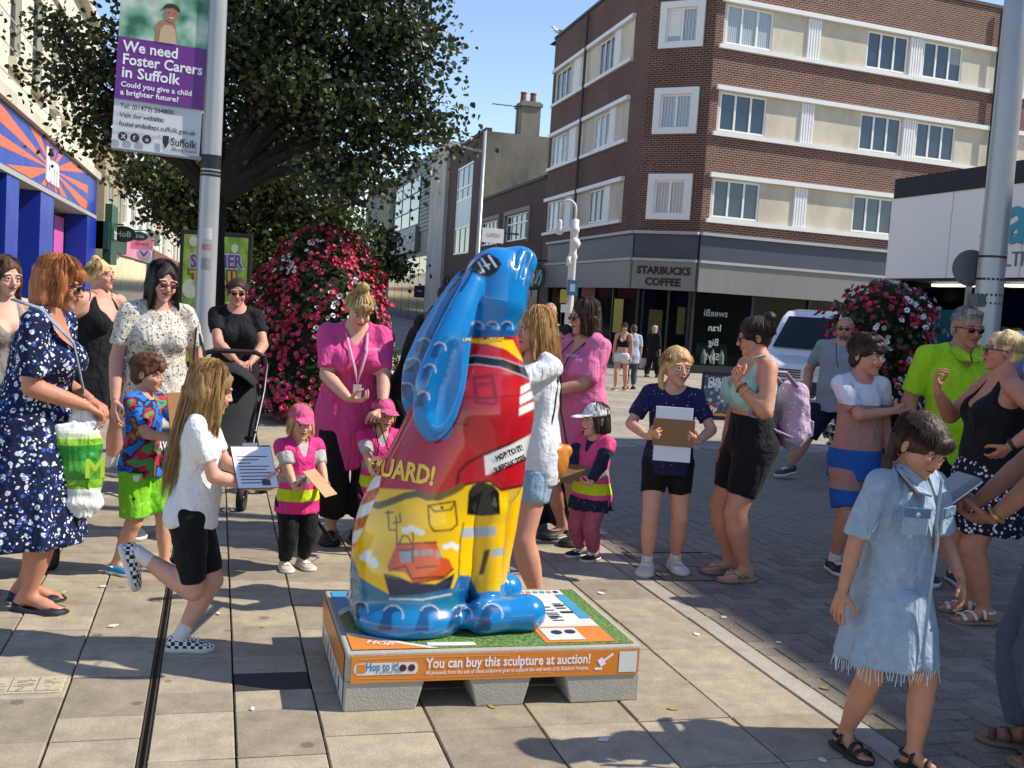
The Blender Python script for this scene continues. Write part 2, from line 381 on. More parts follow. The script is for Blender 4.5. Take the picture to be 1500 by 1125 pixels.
def window(par, f, a0, a1, z0, z1, cols=2, rows=0, rec=.1, fw=.055, frame=PVC, glass=GLASS, ratio=None, name='window'):
    p = MB(); p.quad(f.P(a0, z0, -rec-.015), f.P(a1, z0, -rec-.015), f.P(a1, z1, -rec-.015), f.P(a0, z1, -rec-.015))
    o = wb(p, name, glass, par); m = MB()
    f.box(m, a0, a1, z0, z0+fw, -rec-.03, -rec+.03); f.box(m, a0, a1, z1-fw, z1, -rec-.03, -rec+.03)
    f.box(m, a0, a0+fw, z0+fw, z1-fw, -rec-.03, -rec+.03); f.box(m, a1-fw, a1, z0+fw, z1-fw, -rec-.03, -rec+.03)
    for i in range(1, cols):
        c = a0+(a1-a0)*i/cols; f.box(m, c-fw*.6, c+fw*.6, z0+fw, z1-fw, -rec-.028, -rec+.028)
    for zz in (rows if hasattr(rows, '__len__') else [z0+(z1-z0)*j/(rows+1) for j in range(1, rows+1)]):
        f.box(m, a0+fw, a1-fw, zz-fw*.5, zz+fw*.5, -rec-.026, -rec+.026)
    c = m.build('frame', frame, o)
    if par is cb and rnd.random() < .45:
        k0 = rnd.uniform(.25, .8); m = MB(); i0 = rnd.randrange(cols); f.box(m, a0+(a1-a0)*i0/cols+fw, a0+(a1-a0)*(i0+1)/cols-fw, z1-(z1-z0)*k0, z1-fw, -rec-.012, -rec-.008); m.build('blind', rnd.choice([WHITE, CURT, mat('blind_grey', '#9a9c98', .6)]), o)
    return o
# ---------------------------------------------------------------- corner building
gA = V(13.96, 34.93, -.48); gB = V(15.61, 33.33, -.48)
cb = empty('corner_building', (15.2, 34.5, -.48), 0, 'four storey brown brick corner block with cream panel bands above a coffee shop', 'building')
_g = Fac((gA.x, gA.y, 0), (.031, 1)); LEN = _g.s_(801, 260); WL1 = (_g.s_(835, 110), _g.s_(815, 130)); WL2 = (_g.s_(900, 70), _g.s_(876, 90)); PL1 = (_g.s_(851, 90), _g.s_(842, 92)); PL2 = (_g.s_(909, 60), _g.s_(901, 62)); BL = (1.7, _g.s_(813, 120)); FA = _g.s_(804, 390)
fl = Fac(gA+V(.031, 1, 0).normalized()*LEN, (-.031, -1)); fl.p.z = 0      # left face, s runs towards the corner
fc = Fac((gA.x, gA.y, 0), (gB-gA)[:2]); CL = (gB-gA).xy.length
fr_ = Fac((gB.x, gB.y, 0), (.996, .094)); RL = 26.0
Zr = 13.55; rowsz = [(4.72, 6.2), (7.62, 9.1), (10.5, 11.98)]
# brick walls with openings for the bands
mb = MB(); fl.wall(mb, 0, LEN, 4.25, Zr, [(LEN-BL[1], LEN-BL[0], a, b) for a, b in rowsz], .1)
wb(mb, 'brick_wall', brickmat('brick_left', fl.u, '#582b20', '#371b14', '#7f6c5d'), cb)
mb = MB(); fc.wall(mb, 0, CL, 4.25, Zr, [(CL*.14, CL*.83, a-.02, b+.05) for a, b in rowsz], .1)
wb(mb, 'brick_wall', brickmat('brick_mid', fc.u, '#5c2f23', '#3b1e17', '#8a7766'), cb)
mb = MB(); fr_.wall(mb, 0, RL, 4.25, Zr, [(.3, RL-.5, a, b) for a, b in rowsz], .1)
wb(mb, 'brick_wall', brickmat('brick_right', fr_.u, '#6f3829', '#44221a', '#a08d7c'), cb)
mb = MB(); P3 = [fl.P(0, Zr-.02), fc.P(0, Zr-.02), fc.P(CL, Zr-.02), fr_.P(RL, Zr-.02), fr_.P(RL, Zr-.02)+V(0, 18, 0), fl.P(0, Zr-.02)+V(0, 1, 0)]
mb.add(P3, [tuple(range(6))]); wb(mb, 'roof', ROOF, cb)
mb = MB()
for f, l in ((fl, LEN), (fc, CL), (fr_, RL)): f.box(mb, -.05 if f is fl else 0, l, Zr, Zr+.12, -.3, .06)
wb(mb, 'coping', mat('coping_dark', '#4a4641', .8), cb)
mb = MB(); e = fl.P(0, 0); mb.quad(e+V(0, 0, -1), e+V(20, 0, -1), e+V(20, 0, Zr), e+V(0, 0, Zr)); wb(mb, 'rear_wall', brickmat('brick_rear', (1, 0), '#6b3a2b', '#51291f', '#8a7768'), cb)
CURTW = [rnd.random() for _ in range(60)]
def band(f, a0, a1, z0, z1, wins, pils):
    m = MB(); segs = sorted(wins); x = a0
    f.wall(m, a0, a1, z0, z1, [(w0, w1, z0+.14, z1-.06) for w0, w1 in wins], .12, -.04); wb(m, 'render_panel', STONE, cb)
    m = MB(); f.box(m, a0-.12, a1+.05, z1-.02, z1+.13, -.05, .14); f.box(m, a0-.15, a1+.05, z0-.06, z0+.07, -.05, .12); wb(m, 'string_course', WHITE, cb)
    for p0, p1 in pils:
        m = MB(); f.box(m, p0, p1, z0+.07, z1-.02, -.05, -.015); k = 5
        for i in range(k):
            c = p0+(p1-p0)*(i+.5)/k; f.box(m, c-(p1-p0)*.055, c+(p1-p0)*.055, z0+.1, z1-.03, -.02, .02)
        wb(m, 'fluted_pilaster', PVC, cb)
    for w0, w1 in wins: window(cb, f, w0, w1, z0+.14, z1-.06, 3, 0, .09, .06, glass=rnd.choice([GLASS, CURT, GLASS]))
for a, b in rowsz:
    L0, L1 = LEN-BL[1], LEN-BL[0]
    band(fl, L0, L1, a, b, [(L0+.08, LEN-WL1[0]), (LEN-WL2[1], LEN-WL2[0])], [(LEN-PL1[1], LEN-PL1[0]), (LEN-PL2[1], LEN-PL2[0])])
    w0s = [(.42, 2.25), (6.2, 8.0), (8.7, 10.5), (14.5, 16.3), (17.0, 18.8)]
    band(fr_, .3, RL-.5, a, b, w0s, [(3.65, 4.2), (8.07, 8.63), (12.2, 12.75), (16.37, 16.93)])
    m = MB(); s0, s1 = CL*.14, CL*.83
    fc.box(m, s0, s0+.24, a-.02, b+.05, -.06, .09); fc.box(m, s1-.24, s1, a-.02, b+.05, -.06, .09); fc.box(m, s0+.24, s1-.24, b-.17, b+.05, -.06, .09); fc.box(m, s0+.24, s1-.24, a-.02, a+.16, -.06, .09)
    wb(m, 'window_surround', WHITE, cb); window(cb, fc, s0+.24, s1-.24, a+.16, b-.17, 2, 0, .04, .06, glass=CURT)
for f, a in ((fr_, 12.0), (fl, LEN*.42)):
    m = MB(); m.tube([f.P(a, 4.4, .13), f.P(a, Zr-.1, .13)], .06, 8); wb(m, 'downpipe', mat('pipe_dark', '#3b3431', .6), cb)
# shop front: navy band, grey fascia, glass
SL = mat('slate_band', '#3f4650', .5, .2, 1.5); GF = mat('grey_fascia', '#7d7c77', .5, .2, .9, stretch=(3, 3, .4)); GF2 = mat('light_ledge', '#a9a8a4', .5, .15, 2)
for f, l, a0 in ((fl, LEN, LEN-FA), (fc, CL, 0), (fr_, RL, 0)):
    m = MB(); f.box(m, a0, l, 3.36, 4.2, -.1, .10); wb(m, 'upper_band', SL, cb)
    m = MB(); f.box(m, a0, l, 4.2, 4.3, -.1, .22); f.box(m, a0, l, 3.27, 3.36, -.1, .2); wb(m, 'ledge', GF2, cb)
    m = MB(); f.box(m, a0, l, 2.3, 3.27, -.3, .14); wb(m, 'fascia', GF, cb)
    m = MB(); f.box(m, a0, l, -.48, -.2, -.4, .0); wb(m, 'stall_riser', BLACK, cb)
    n = max(1, round((l-a0)/2.3))
    for i in range(n):
        s0 = a0+(l-a0)*i/n; s1 = a0+(l-a0)*(i+1)/n
        if f is fc: s0, s1 = .2, CL-.2
        m = MB(); m.quad(f.P(s0, -.2, -.14), f.P(s1, -.2, -.14), f.P(s1, 2.3, -.14), f.P(s0, 2.3, -.14)); o = wb(m, 'shop_window', SHOPGLASS, cb)
        m = MB(); f.box(m, s0-.05, s0+.05, -.2, 2.3, -.2, -.06); f.box(m, s1-.05, s1+.05, -.2, 2.3, -.2, -.06) if f is fc else None
        m.build('mullion', BLACK, o)
m = MB(); fl.box(m, 0, LEN-FA, -1, 4.25, -.3, -.01); wb(m, 'brick_wall', brickmat('brick_left2', fl.u, '#6b3a2b', '#51291f', '#8a7768'), cb)
m = MB()   # the shop's room behind the glass
m.add([V(gA.x+1.2, gA.y+9, -.47), V(gB.x+1.2, gB.y+3.2, -.47), V(gB.x+24, gB.y+5, -.47), V(gB.x+24, gB.y+5, 2.6), V(gB.x+1.2, gB.y+3.2, 2.6), V(gA.x+1.2, gA.y+9, 2.6)], [(0, 1, 4, 5), (1, 2, 3, 4)])
m.quad(gA+V(0, 9, .01), gA+V(0.1, 0.1, .01), gB+V(1.2, 3.2, .01), gA+V(1.2, 9, .01)); m.quad(gB+V(0, 0.1, .01), gB+V(24, 2.4, .01), gB+V(24, 5, .01), gB+V(1.2, 3.2, .01))
m.add([p+V(0, 0, 2.6-Zr) for p in P3], [tuple(range(6))]); m.quad(fl.P(1, -1), fl.P(1, -1, -9), fl.P(1, 2.6, -9), fl.P(1, 2.6)); m.quad(fl.P(0, -1, -3), fl.P(LEN-6, -1, -3), fl.P(LEN-6, 2.6, -3), fl.P(0, 2.6, -3))
wb(m, 'shop_interior', mat('shop_interior', '#2a2a26', .8, .4, 1.2), cb)
# yellow notices and a door frame inside the corner entrance, window lettering in mirror writing
YN = mat('notice_yellow', '#a59a4a', .6, .4, 14)
for s0, s1, z0, z1 in ((-.9, -.55, .7, 1.9), (.45, .95, .5, 1.6), (1.5, 1.78, .8, 1.75)):
    m = MB(); fc.box(m, s0, s1, z0, z1, -.62, -.6); wb(m, 'notice', YN, cb)
m = MB()
for s0 in (.25, 1.2, 2.0): fc.box(m, s0-.03, s0+.03, -.45, 2.3, -.5, -.42)
wb(m, 'door_frame', mat('brushed_metal', '#8b8f92', .35, .1, metal=.8), cb)
WTXT = mat('window_letter', '#9aa09d', .6)
for i, s in enumerate(('sweeBi', 'Iran', 'Big', 'Say!')): wt(text('window_lettering', s, .34, fr_.m4(.95, 1.5-.5*i, -.13) @ Matrix.Scale(-1, 4, (1, 0, 0)), WTXT, cb, .01), cb)
LET = mat('sign_letter', '#141414', .5)
wt(text('sign_lettering', 'STARBUCKS', .36, fc.m4(CL*.50, 2.83, .145), LET, cb, .035, fit=1.95, ext=.02), cb)
wt(text('sign_lettering', 'COFFEE', .36, fc.m4(CL*.50, 2.44, .145), LET, cb, .035, fit=1.3, ext=.02), cb)
# machine seen inside the right window with three white bottles
m = MB(); fr_.box(m, .5, 1.75, -.2, .55, -.9, -.5); wb(m, 'counter_case', mat('case_green', '#24332c', .5), cb)
m = MB()
for i in range(3): m.lathe([(.1, 0), (.1, .3), (.04, .45), (.035, .5)], 8, fr_.P(.75+i*.36, -.15, -.4))
wb(m, 'bottle_row', WHITE, cb)
# round hanging sign of the coffee shop
hp = fl.P(fl.s_(800, 408), 2.75, .65)
hs = empty('hanging_sign', (hp.x, hp.y, 0), 0, 'round green and white hanging sign with a crowned figure beside the coffee shop', 'sign')
X_ = V(.96, -.27, 0); fm = frame_m(hp, X_)
def disc(r, z, th, n=32):
    b = MB(); b.add([fm @ V(r*math.cos(2*math.pi*i/n), r*math.sin(2*math.pi*i/n), zz) for zz in (z, z+th) for i in range(n)], [tuple(range(n)), tuple(range(n, 2*n))]+[(i, (i+1) % n, n+(i+1) % n, n+i) for i in range(n)]); return b
wb(disc(.62, -.04, .08), 'rim', BLACK, hs); GR = mat('sign_green', '#1d5a40', .5); wb(disc(.55, .042, .003), 'face', GR, hs)
b = MB()
def star(cx, cy, r, z):
    return b.add([fm @ V(cx+(r if i % 2 == 0 else r*.45)*math.sin(i*math.pi/5), cy+(r if i % 2 == 0 else r*.45)*math.cos(i*math.pi/5), z) for i in range(10)], [tuple(range(10))])
star(0, .36, .09, .05)
for sx in (-1, 1):
    for k in range(5):
        a0 = .5+k*.42; pts = [fm @ V(sx*(.16+.07*k*(1-t)+.05*math.sin(3*t+k)), .3-t*.62+.0*k, .052) for t in [i/6 for i in range(7)]]
        b.tube(pts, .014, 4)
    b.tube([fm @ V(sx*(.3+.1*math.sin(t*2)), -.38+t*.55, .052) for t in [i/6 for i in range(7)]], [.03, .04, .035, .03, .03, .035, .02], 4)
b.add([fm @ V(.12*math.cos(i*.52), .05+.16*math.sin(i*.52), .053) for i in range(12)], [tuple(range(12))])
b.tube([fm @ V(0, -.1, .052), fm @ V(0, -.45, .052)], [.13, .05], 6)
wb(b, 'emblem', WHITE, hs)
m = MB(); m.tube([hp+X_*0+V(0, 0, .6), hp+V(0, 0, .75), fl.P(fl.s_(800, 408), 3.5, .0)], .03, 6); m.tube([hp-V(0, 0, .6), hp-V(0, 0, .95)], .02, 5); wb(m, 'bracket', BLACK, hs)
# seagull on the parapet
gp = fl.P(.25, Zr+.12, -.1)
gu = empty('seagull', gp, 0, 'white seagull perched on the parapet of the brick corner block', 'bird')
b = MB(); b.tube([V(.26, 0, .18), V(.12, 0, .2), V(-.05, 0, .2), V(-.2, 0, .2), V(-.26, 0, .24), V(-.3, 0, .32), V(-.34, 0, .36), V(-.4, 0, .36)], [.02, .06, .1, .09, .07, .055, .06, .03], 8); b.build('body', WHITE, gu, True)
b = MB(); b.tube([V(-.4, 0, .36), V(-.47, 0, .345)], [.02, .006], 5); b.build('beak', mat('beak_yellow', '#c9a02c'), gu)
b = MB(); b.tube([V(.34, .07, .17), V(.05, .1, .22), V(-.1, .09, .23)], [.02, .05, .04], 6); b.tube([V(.34, -.07, .17), V(.05, -.1, .22), V(-.1, -.09, .23)], [.02, .05, .04], 6); b.build('wing', mat('wing_grey', '#8b9196'), gu, True)
b = MB(); b.tube([V(0, .04, .14), V(0, .04, 0)], .012, 5); b.tube([V(0, -.04, .14), V(0, -.04, 0)], .012, 5); b.build('leg', mat('beak_yellow'), gu)
# ---------------------------------------------------------------- the terrace further down the right side of the street
base = fl.P(0, 0); ul = fl.u          # ul points towards the camera
ft = Fac(base, (-ul.x, -ul.y)); ft.n = fl.n.copy(); ft.u = -ul   # s measured away from the camera, same outward normal
S = lambda px, py: ft.s_(px, py)
def shell(name, label, s0, s1, z1, wallm, side, holes=(), z0=-.9, cat='building', dep=12, o=0):
    e = empty(name, ft.P((s0+s1)/2, -.48, 0), 0, label, cat)
    m = MB(); ft.wall(m, s0, s1, z0, z1, list(holes), .15, o); wb(m, 'front_wall', wallm, e)
    m = MB(); A = ft.P(s0, z0, o); B = ft.P(s0, z1, o); q = -ft.n*dep; m.quad(A, A+q, B+q, B); wb(m, 'side_wall', side, e)
    m = MB(); m.quad(ft.P(s0, z1-.03, o), ft.P(s1, z1-.03, o), ft.P(s1, z1-.03, -dep), ft.P(s0, z1-.03, -dep)); wb(m, 'roof', ROOF, e)
    return e
BR2 = brickmat('brick_terrace', ft.u, '#4e2b21', '#3a2019', '#5e4f45')
sA = .02; sB = S(705, 330); zl = ft.sz(797, 262)[1]
w1 = (S(775, 330), S(741, 330)); w2 = (S(731, 330), S(704, 345))
zz = (ft.sz(757, 352)[1], ft.sz(757, 313)[1])
e = shell('low_brick_building', 'low brown brick building with two wide multi-pane windows beside the coffee shop', sA, sB, zl, BR2, BR2, [(w1[0], w1[1], zz[0], zz[1]), (w2[0], w2[1], zz[0], zz[1])])
for a, b_ in (w1, w2):
    window(e, ft, a, b_, zz[0], zz[1], 5, [zz[0]+(zz[1]-zz[0])*.65], .08, .08); m = MB(); ft.box(m, a-.2, b_+.2, zz[1], zz[1]+.22, -.1, .1); ft.box(m, a-.2, a, zz[0]-.15, zz[1], -.1, .1); ft.box(m, b_, b_+.2, zz[0]-.15, zz[1], -.1, .1); wb(m, 'window_surround', mat('surround_stone', '#8d8a7c', .8), e)
m = MB(); ft.box(m, sA, sB, zl, zl+.15, -.3, .08); wb(m, 'coping', mat('coping_dark'), e)
m = MB(); ft.box(m, sA+.1, sB-.1, -.9, 2.2, .0, .06); wb(m, 'shop_front', mat('shop_dark', '#22242a', .3, .3, 2), e)
m = MB(); ft.box(m, sA+.1, sB-.1, 2.2, 2.95, 0, .12); wb(m, 'shop_sign', mat('shop_sign_dark', '#3a3230', .5, .3, 3), e)
# tall brick building with the stained render flank
sC = sB; sD = S(656, 300); zt = ft.sz(707, 196)[1]
wz0, wz1 = ft.sz(675, 372)[1], ft.sz(688, 238)[1]; ws = (S(690, 300), S(668, 300))
FLK = stucco('stained_render', '#8c8471', '#504a3c', .9, .5)
e = shell('tall_brick_building', 'tall narrow brick building with a white full height window and stained render flank', sC, sD, zt, BR2, FLK, [(ws[0], ws[1], wz0, wz1)], dep=9)
window(e, ft, ws[0], ws[1], wz0, wz1, 3, [wz0+(wz1-wz0)*.3, wz0+(wz1-wz0)*.62, wz0+(wz1-wz0)*.75], .05, .12)
m = MB(); k = (wz1-wz0); ft.box(m, ws[0]+.1, ws[1]-.1, wz0+k*.31, wz0+k*.61, -.1, -.03); wb(m, 'white_panel', mat('panel_white', '#b9c0c8', .4), e)
m = MB(); ft.box(m, sC, sD, zt, zt+.2, -.3, .08); wb(m, 'coping', mat('coping_dark'), e)
# chimney stack on the flank
cs = ft.P(sC+.1, 0, -2.9); czb = zt-.5; kx = 1.15
ch = MB(); ch.box(cs.x-.2-kx*.5, cs.x-.2+kx*.5, cs.y+.3, cs.y+1.7, czb, zt+2.05); ch.box(cs.x-.2-kx*.58, cs.x-.2+kx*.58, cs.y+.2, cs.y+1.8, zt+1.75, zt+1.95); c_ = wb(ch, 'chimney', FLK, e)
for dx in (-.35, .25):
    m = MB(); m.lathe([(.2, 0), (.17, .5), (.2, .52), (.2, .6)], 10, (cs.x-.2+dx, cs.y+1, zt+2.05)); m.build('chimney_pot', mat('terracotta', '#8a4a35', .8), c_)
m = MB(); a_ = V(cs.x-.95, cs.y+.6, zt); m.tube([a_, a_+V(0, 0, 1.9)], .03, 5); m.tube([a_+V(-1.6, 0, 1.7), a_+V(.3, 0, 1.7)], .025, 5)
for i in range(6): m.tube([a_+V(-1.5+.25*i, -.3, 1.7), a_+V(-1.5+.25*i, .3, 1.7)], .015, 4)
m.build('aerial', BLACK, c_)
# concrete pilaster and dark clad shop
sE = S(637, 250); zc = ft.sz(652, 214)[1]
e = shell('concrete_pier', 'pale stained concrete pier between brick building and slate clad shop', sD, sE, zc, stucco('pier_concrete', '#bdb8ab', '#77705f', .6), stucco('pier_concrete', ''), o=.25)
sF = S(575, 330); DK = mat('slate_cladding', '#3d4752', .5, .2, 1)
e = shell('clad_shop', 'slate grey clad shop with a tall window grid and raised sign letters', sE, sF, zc+.3, mat('clad_dark', '#232a31', .5), DK)
hz = (ft.sz(600, 345)[1], zc)
n = 18
for i in range(n):
    z0 = hz[0]+(hz[1]-hz[0])*i/n; m = MB(); ft.box(m, sE+.05, S(617, 300), z0, z0+(hz[1]-hz[0])/n*.82, 0, .08); wb(m, 'cladding_board', DK, e)
window(e, ft, S(616, 300), S(578, 330), ft.sz(597, 335)[1], ft.sz(597, 268)[1], 3, 2, -.08, .09, frame=mat('dark_frame', '#3a4048', .5))
za, zb = ft.sz(595, 372)[1], ft.sz(595, 338)[1]; sa, sb = S(614, 350), S(576, 350)
m = MB(); ft.box(m, sa, sb, za, zb, 0, .35); wb(m, 'sign_box', mat('sign_grey', '#6d7072', .5, .2, 2), e)
tf = Fac(ft.P(sb, 0, .36), (-ft.u.x, -ft.u.y)); wt(text('sign_lettering', 'PEACOCKS', (zb-za)*.55, tf.m4((sb-sa)/2, za+(zb-za)*.42, .02), mat('letter_pale', '#b8bab8', .5), e, .01, fit=(sb-sa)*.86, ext=.03), e)
m = MB()
for i in range(5):
    s0 = sE+(sF-sE)*i/5; ft.box(m, s0+.1, s0+(sF-sE)/5-.1, -.9, ft.sz(595, 380)[1], .0, .05)
wb(m, 'shop_window', GLASS, e)
# fin faced concrete block beyond
sG = S(540, 300); e = shell('fin_faced_block', 'cream concrete block with close vertical fins beyond the slate shop', sF, sG, ft.sz(577, 262)[1], stucco('fin_back', '#8f907f', '#5f5d4c', .4), STONE)
for i in range(26):
    s0 = sF+(sG-sF)*i/26; m = MB(); ft.box(m, s0, s0+(sG-sF)/26*.4, ft.sz(560, 400)[1]+.5, ft.sz(577, 262)[1]-.4, 0, .35); wb(m, 'fin', mat('fin_cream', '#a5a48f', .8, .2, 2), e)
e = shell('distant_block', 'pale plain block closing the far end of the street', sG, sG+60, 8.5, STONE, STONE)
# small projecting boards along the terrace
m = MB(); pj = ft.P(S(625, 440), ft.sz(625, 428)[1], .5)
pb = empty('projecting_board', (pj.x, pj.y, 0), 0, 'small navy projecting board outside the slate clad shop', 'sign'); m.box(pj.x-.5, pj.x+.5, pj.y-.05, pj.y+.05, pj.z-.45, pj.z+.45); m.tube([pj+V(0, 0, .46), pj+V(.8, 0, .46)], .04, 5); wb(m, 'board', mat('board_navy', '#161c33', .5), pb)
wt(text('lettering', 'blue', .22, frame_m(pj+V(-.1, -.06, 0), (1, 0, 0)), WHITE, pb), pb)
# ---------------------------------------------------------------- left side: discount store and the shops beyond
XL = -4.6
fw = Fac((XL, 8, 0), (0, 1))           # s = y - 8
e = Fac((XL, 8, 0), (0, 1)); fw.n = V(1, 0, 0)
SW = lambda px, py: fw.s_(px, py)
sEnd = SW(138, 250); Sst = 4.0
zb0, zb1 = 3.75, fw.sz(0, 152)[1]
st = empty('discount_store', (XL-1, 8+sEnd*.6, 0), 0, 'cream rendered store with orange and blue sunburst fascia and blue pillars', 'building')
zroof = fw.sz(130, 30)[1]
wins = []
for px0, px1 in ((14, 30), (48, 62), (76, 84), (94, 100), (109, 113), (122, 125)): wins.append((SW(px0, 60), SW(px1, 90)))
wz = (fw.sz(20, 90)[1], fw.sz(20, 90)[1]+2.2)
m = MB(); fw.wall(m, Sst, sEnd, zb1, zroof, [(a, b, wz[0], wz[1]) for a, b in wins]+[(a, b, wz[1]+1.6, wz[1]+3.2) for a, b in wins if wz[1]+3.4 < zroof], .25); wb(m, 'front_wall', stucco('store_cream', '#d8d0b8', '#a79c7f', .35), st)
for a, b in wins:
    window(st, fw, a, b, wz[0], wz[1], 2, 2, .15, .09, frame=mat('grey_frame', '#7e8076')); m = MB(); fw.box(m, a-.12, b+.12, wz[0]-.22, wz[0], -.1, .18); wb(m, 'window_sill', STONE, st)
    if wz[1]+3.4 < zroof: window(st, fw, a, b, wz[1]+1.6, wz[1]+3.2, 2, 1, .15, .09, frame=mat('grey_frame'))
m = MB(); fw.box(m, Sst, sEnd+.1, zroof, zroof+.25, -.6, .3); fw.box(m, Sst, sEnd+.05, zb1+.03, zb1+.3, -.1, .25); fw.box(m, Sst, sEnd, wz[1]+.55, wz[1]+.7, -.1, .1)
for k in range(3): fw.box(m, Sst, sEnd, zb1+.75+k*.62, zb1+.765+k*.62, -.02, .012)
wb(m, 'cornice', STONE, st)
m = MB(); m.quad(fw.P(sEnd, -.6), fw.P(sEnd, -.6, -10), fw.P(sEnd, zroof, -10), fw.P(sEnd, zroof)); m.quad(fw.P(Sst, zroof, 0), fw.P(sEnd, zroof, 0), fw.P(sEnd, zroof, -10), fw.P(Sst, zroof, -10)); wb(m, 'end_wall', STONE, st)
BLU = mat('store_blue', '#17309a', .35, .12, 2); ORG = mat('store_orange', '#e0662c', .4, .1, 2); PNK = mat('store_pink', '#c0517c', .4, .1, 2); ORD = mat('store_rust', '#b0492b', .4, .1, 2)
m = MB(); fw.box(m, Sst, sEnd, zb0, zb1, -.3, .12); wb(m, 'fascia', BLU, st)
m = MB(); fw.box(m, Sst, sEnd, zb0-.12, zb0, -1.6, .14); wb(m, 'soffit', mat('soffit_pale', '#a8a79c', .6), st)
sc_, zc_ = fw.sz(69, 253); zc_ = (zb0+zb1)/2-.05; sR0, sR1 = Sst, sEnd-(sEnd-SW(122, 300))
mbs = {'o': MB(), 'p': MB(), 'r': MB()}; NR = 36
def clipray(a0, a1):
    out = [(sc_, zc_)]
    for k in range(5):
        a = a0+(a1-a0)*k/4; dx, dz = math.cos(a), math.sin(a); T = 1e9
        for d, lo, hi, c0 in ((dx, sR0, sR1, sc_), (dz, zb0+.04, zb1-.04, zc_)):
            if d > 1e-6: T = min(T, (hi-c0)/d)
            elif d < -1e-6: T = min(T, (lo-c0)/d)
        out.append((sc_+dx*T, zc_+dz*T))
    return out
angs = []; 
for i in range(NR):  # narrow rays where the strip is short, wide along its length
    t_ = i/NR*2*math.pi; angs.append(t_-.55*math.sin(2*t_)*.75)
angs.append(angs[0]+2*math.pi)
for i in range(NR):
    if i % 2: continue
    pts = clipray(angs[i], angs[i+1]); key = 'o' if abs(math.cos((angs[i]+angs[i+1])/2)) > .75 else ('p' if i % 4 else 'r')
    mbs[key].add([fw.P(a, z, .124) for a, z in pts], [tuple(range(len(pts)))])
for k, mm in (('o', ORG), ('p', PNK), ('r', ORD)): wb(mbs[k], 'sunburst_rays', mm, st)
lm = Matrix(((0, 0, 1, XL+.135), (1, 0, 0, 8+sc_), (0, 1, 0, zc_-.35), (0, 0, 0, 1)))
wt(text('sign_lettering', 'bm', 1.15, lm, WHITE, st, .05, fit=2.3, ext=.02), st)
for i, (s0, s9) in enumerate(((SW(-32, 300), SW(-14, 300)), (SW(1, 320), SW(20, 320)), (SW(52, 340), SW(72, 340)), (SW(122, 360), SW(137, 360)))):
    m = MB(); fw.box(m, s0, s9, -.6, zb0-.12, -.6, .1); wb(m, 'pillar', BLU, st)
m = MB(); m.quad(fw.P(Sst, -.6, -1.5), fw.P(sEnd, -.6, -1.5), fw.P(sEnd, zb0, -1.5), fw.P(Sst, zb0, -1.5)); wb(m, 'shop_window', mat('store_glass', '#191c26', .12, .4, 1.2), st)
s0, s1 = SW(92, 350), SW(118, 350)
m = MB(); fw.box(m, s0, (s0+s1)/2, -.5, 3.4, -.62, -.55); wb(m, 'poster', mat('poster_navy', '#141c44'), st); m = MB(); fw.box(m, (s0+s1)/2, s1, -.5, 3.4, -.62, -.55); wb(m, 'poster', mat('poster_pink', '#c258a0'), st)
lm = Matrix(((0, 0, 1, XL-.53), (1, 0, 0, 8+(s0*3+s1)/4), (0, 1, 0, 2.5), (0, 0, 0, 1))); wt(text('poster_lettering', 'big\nbrands', .6, lm, WHITE, st, .02, fit=(s1-s0)*.4), st)
def shop(name, label, px0, px1, zt_, wm, sm, sh, o=0, extra=None):
    a, b = SW(px0, 300), SW(px1, 330); e = empty(name, fw.P((a+b)/2, -.4, 0), 0, label, 'building')
    m = MB(); hs_ = [(a+(b-a)*.15, a+(b-a)*.4, zt_*.55, zt_*.8), (a+(b-a)*.6, a+(b-a)*.85, zt_*.55, zt_*.8)]
    fw.wall(m, a, b, 2.8, zt_, hs_, .15, o); m.quad(fw.P(a, 2, o), fw.P(a, zt_, o), fw.P(a, zt_, -8), fw.P(a, 2, -8)); wb(m, 'wall', wm, e)
    for h in hs_: window(e, fw, h[0], h[1], h[2], h[3], 2, 1, .1-o)
    m = MB(); fw.box(m, a, b, 2.55, 3.6, -.2, o+.2); wb(m, 'shop_sign', sm, e)
    m = MB(); fw.box(m, a+.15, b-.15, -.6, 2.55, -.3, o-.1); wb(m, 'shop_window', sh, e)
    m = MB(); fw.box(m, a, b, zt_, zt_+.2, -1, o+.25); wb(m, 'cornice', STONE, e); return e
DG = mat('shop_deep_green', '#12402f', .4)
STW = mat('store_glass')
e = shop('green_fronted_shop', 'narrow stone shop with a deep green front next to the sunburst store', 138, 168, fw.sz(140, 205)[1], stucco('warm_stone', '#a89c76', '#6c6247', .5, 2), DG, STW, .35)
m = MB(); a = SW(140, 300); fw.box(m, a, a+2.6, 2.0, 4.3, .3, .6); wb(m, 'green_panel', DG, e)
lm = Matrix(((0, 0, 1, XL+.62), (1, 0, 0, 8+a+1.5), (0, 1, 0, 3.0), (0, 0, 0, 1))); wt(text('sign_lettering', 'hob', .7, lm, WHITE, e, .02), e)
e = shop('pink_fronted_shop', 'pale shop with a pink sign band down the street', 168, 200, 7.6, stucco('pale_render', '#d5d1c4', '#a09a86', .3), mat('sign_pink', '#d98aa0', .5), STW, .1)
e = shop('pale_shop', 'white painted shop beyond the pink one', 200, 222, 7.0, stucco('white_render', '#ddd9cf', '#a9a290', .3), mat('sign_grey2', '#777d80'), STW, 0)
e = shop('far_shop', 'cream shop near the far end of the street', 222, 262, 6.6, STONE, mat('sign_red2', '#7d4a3d'), STW, 0)
e = shop('far_terrace', 'long cream terrace receding at the end of the street', 262, 300, 6.6, STONE, mat('sign_red2'), STW, 0)
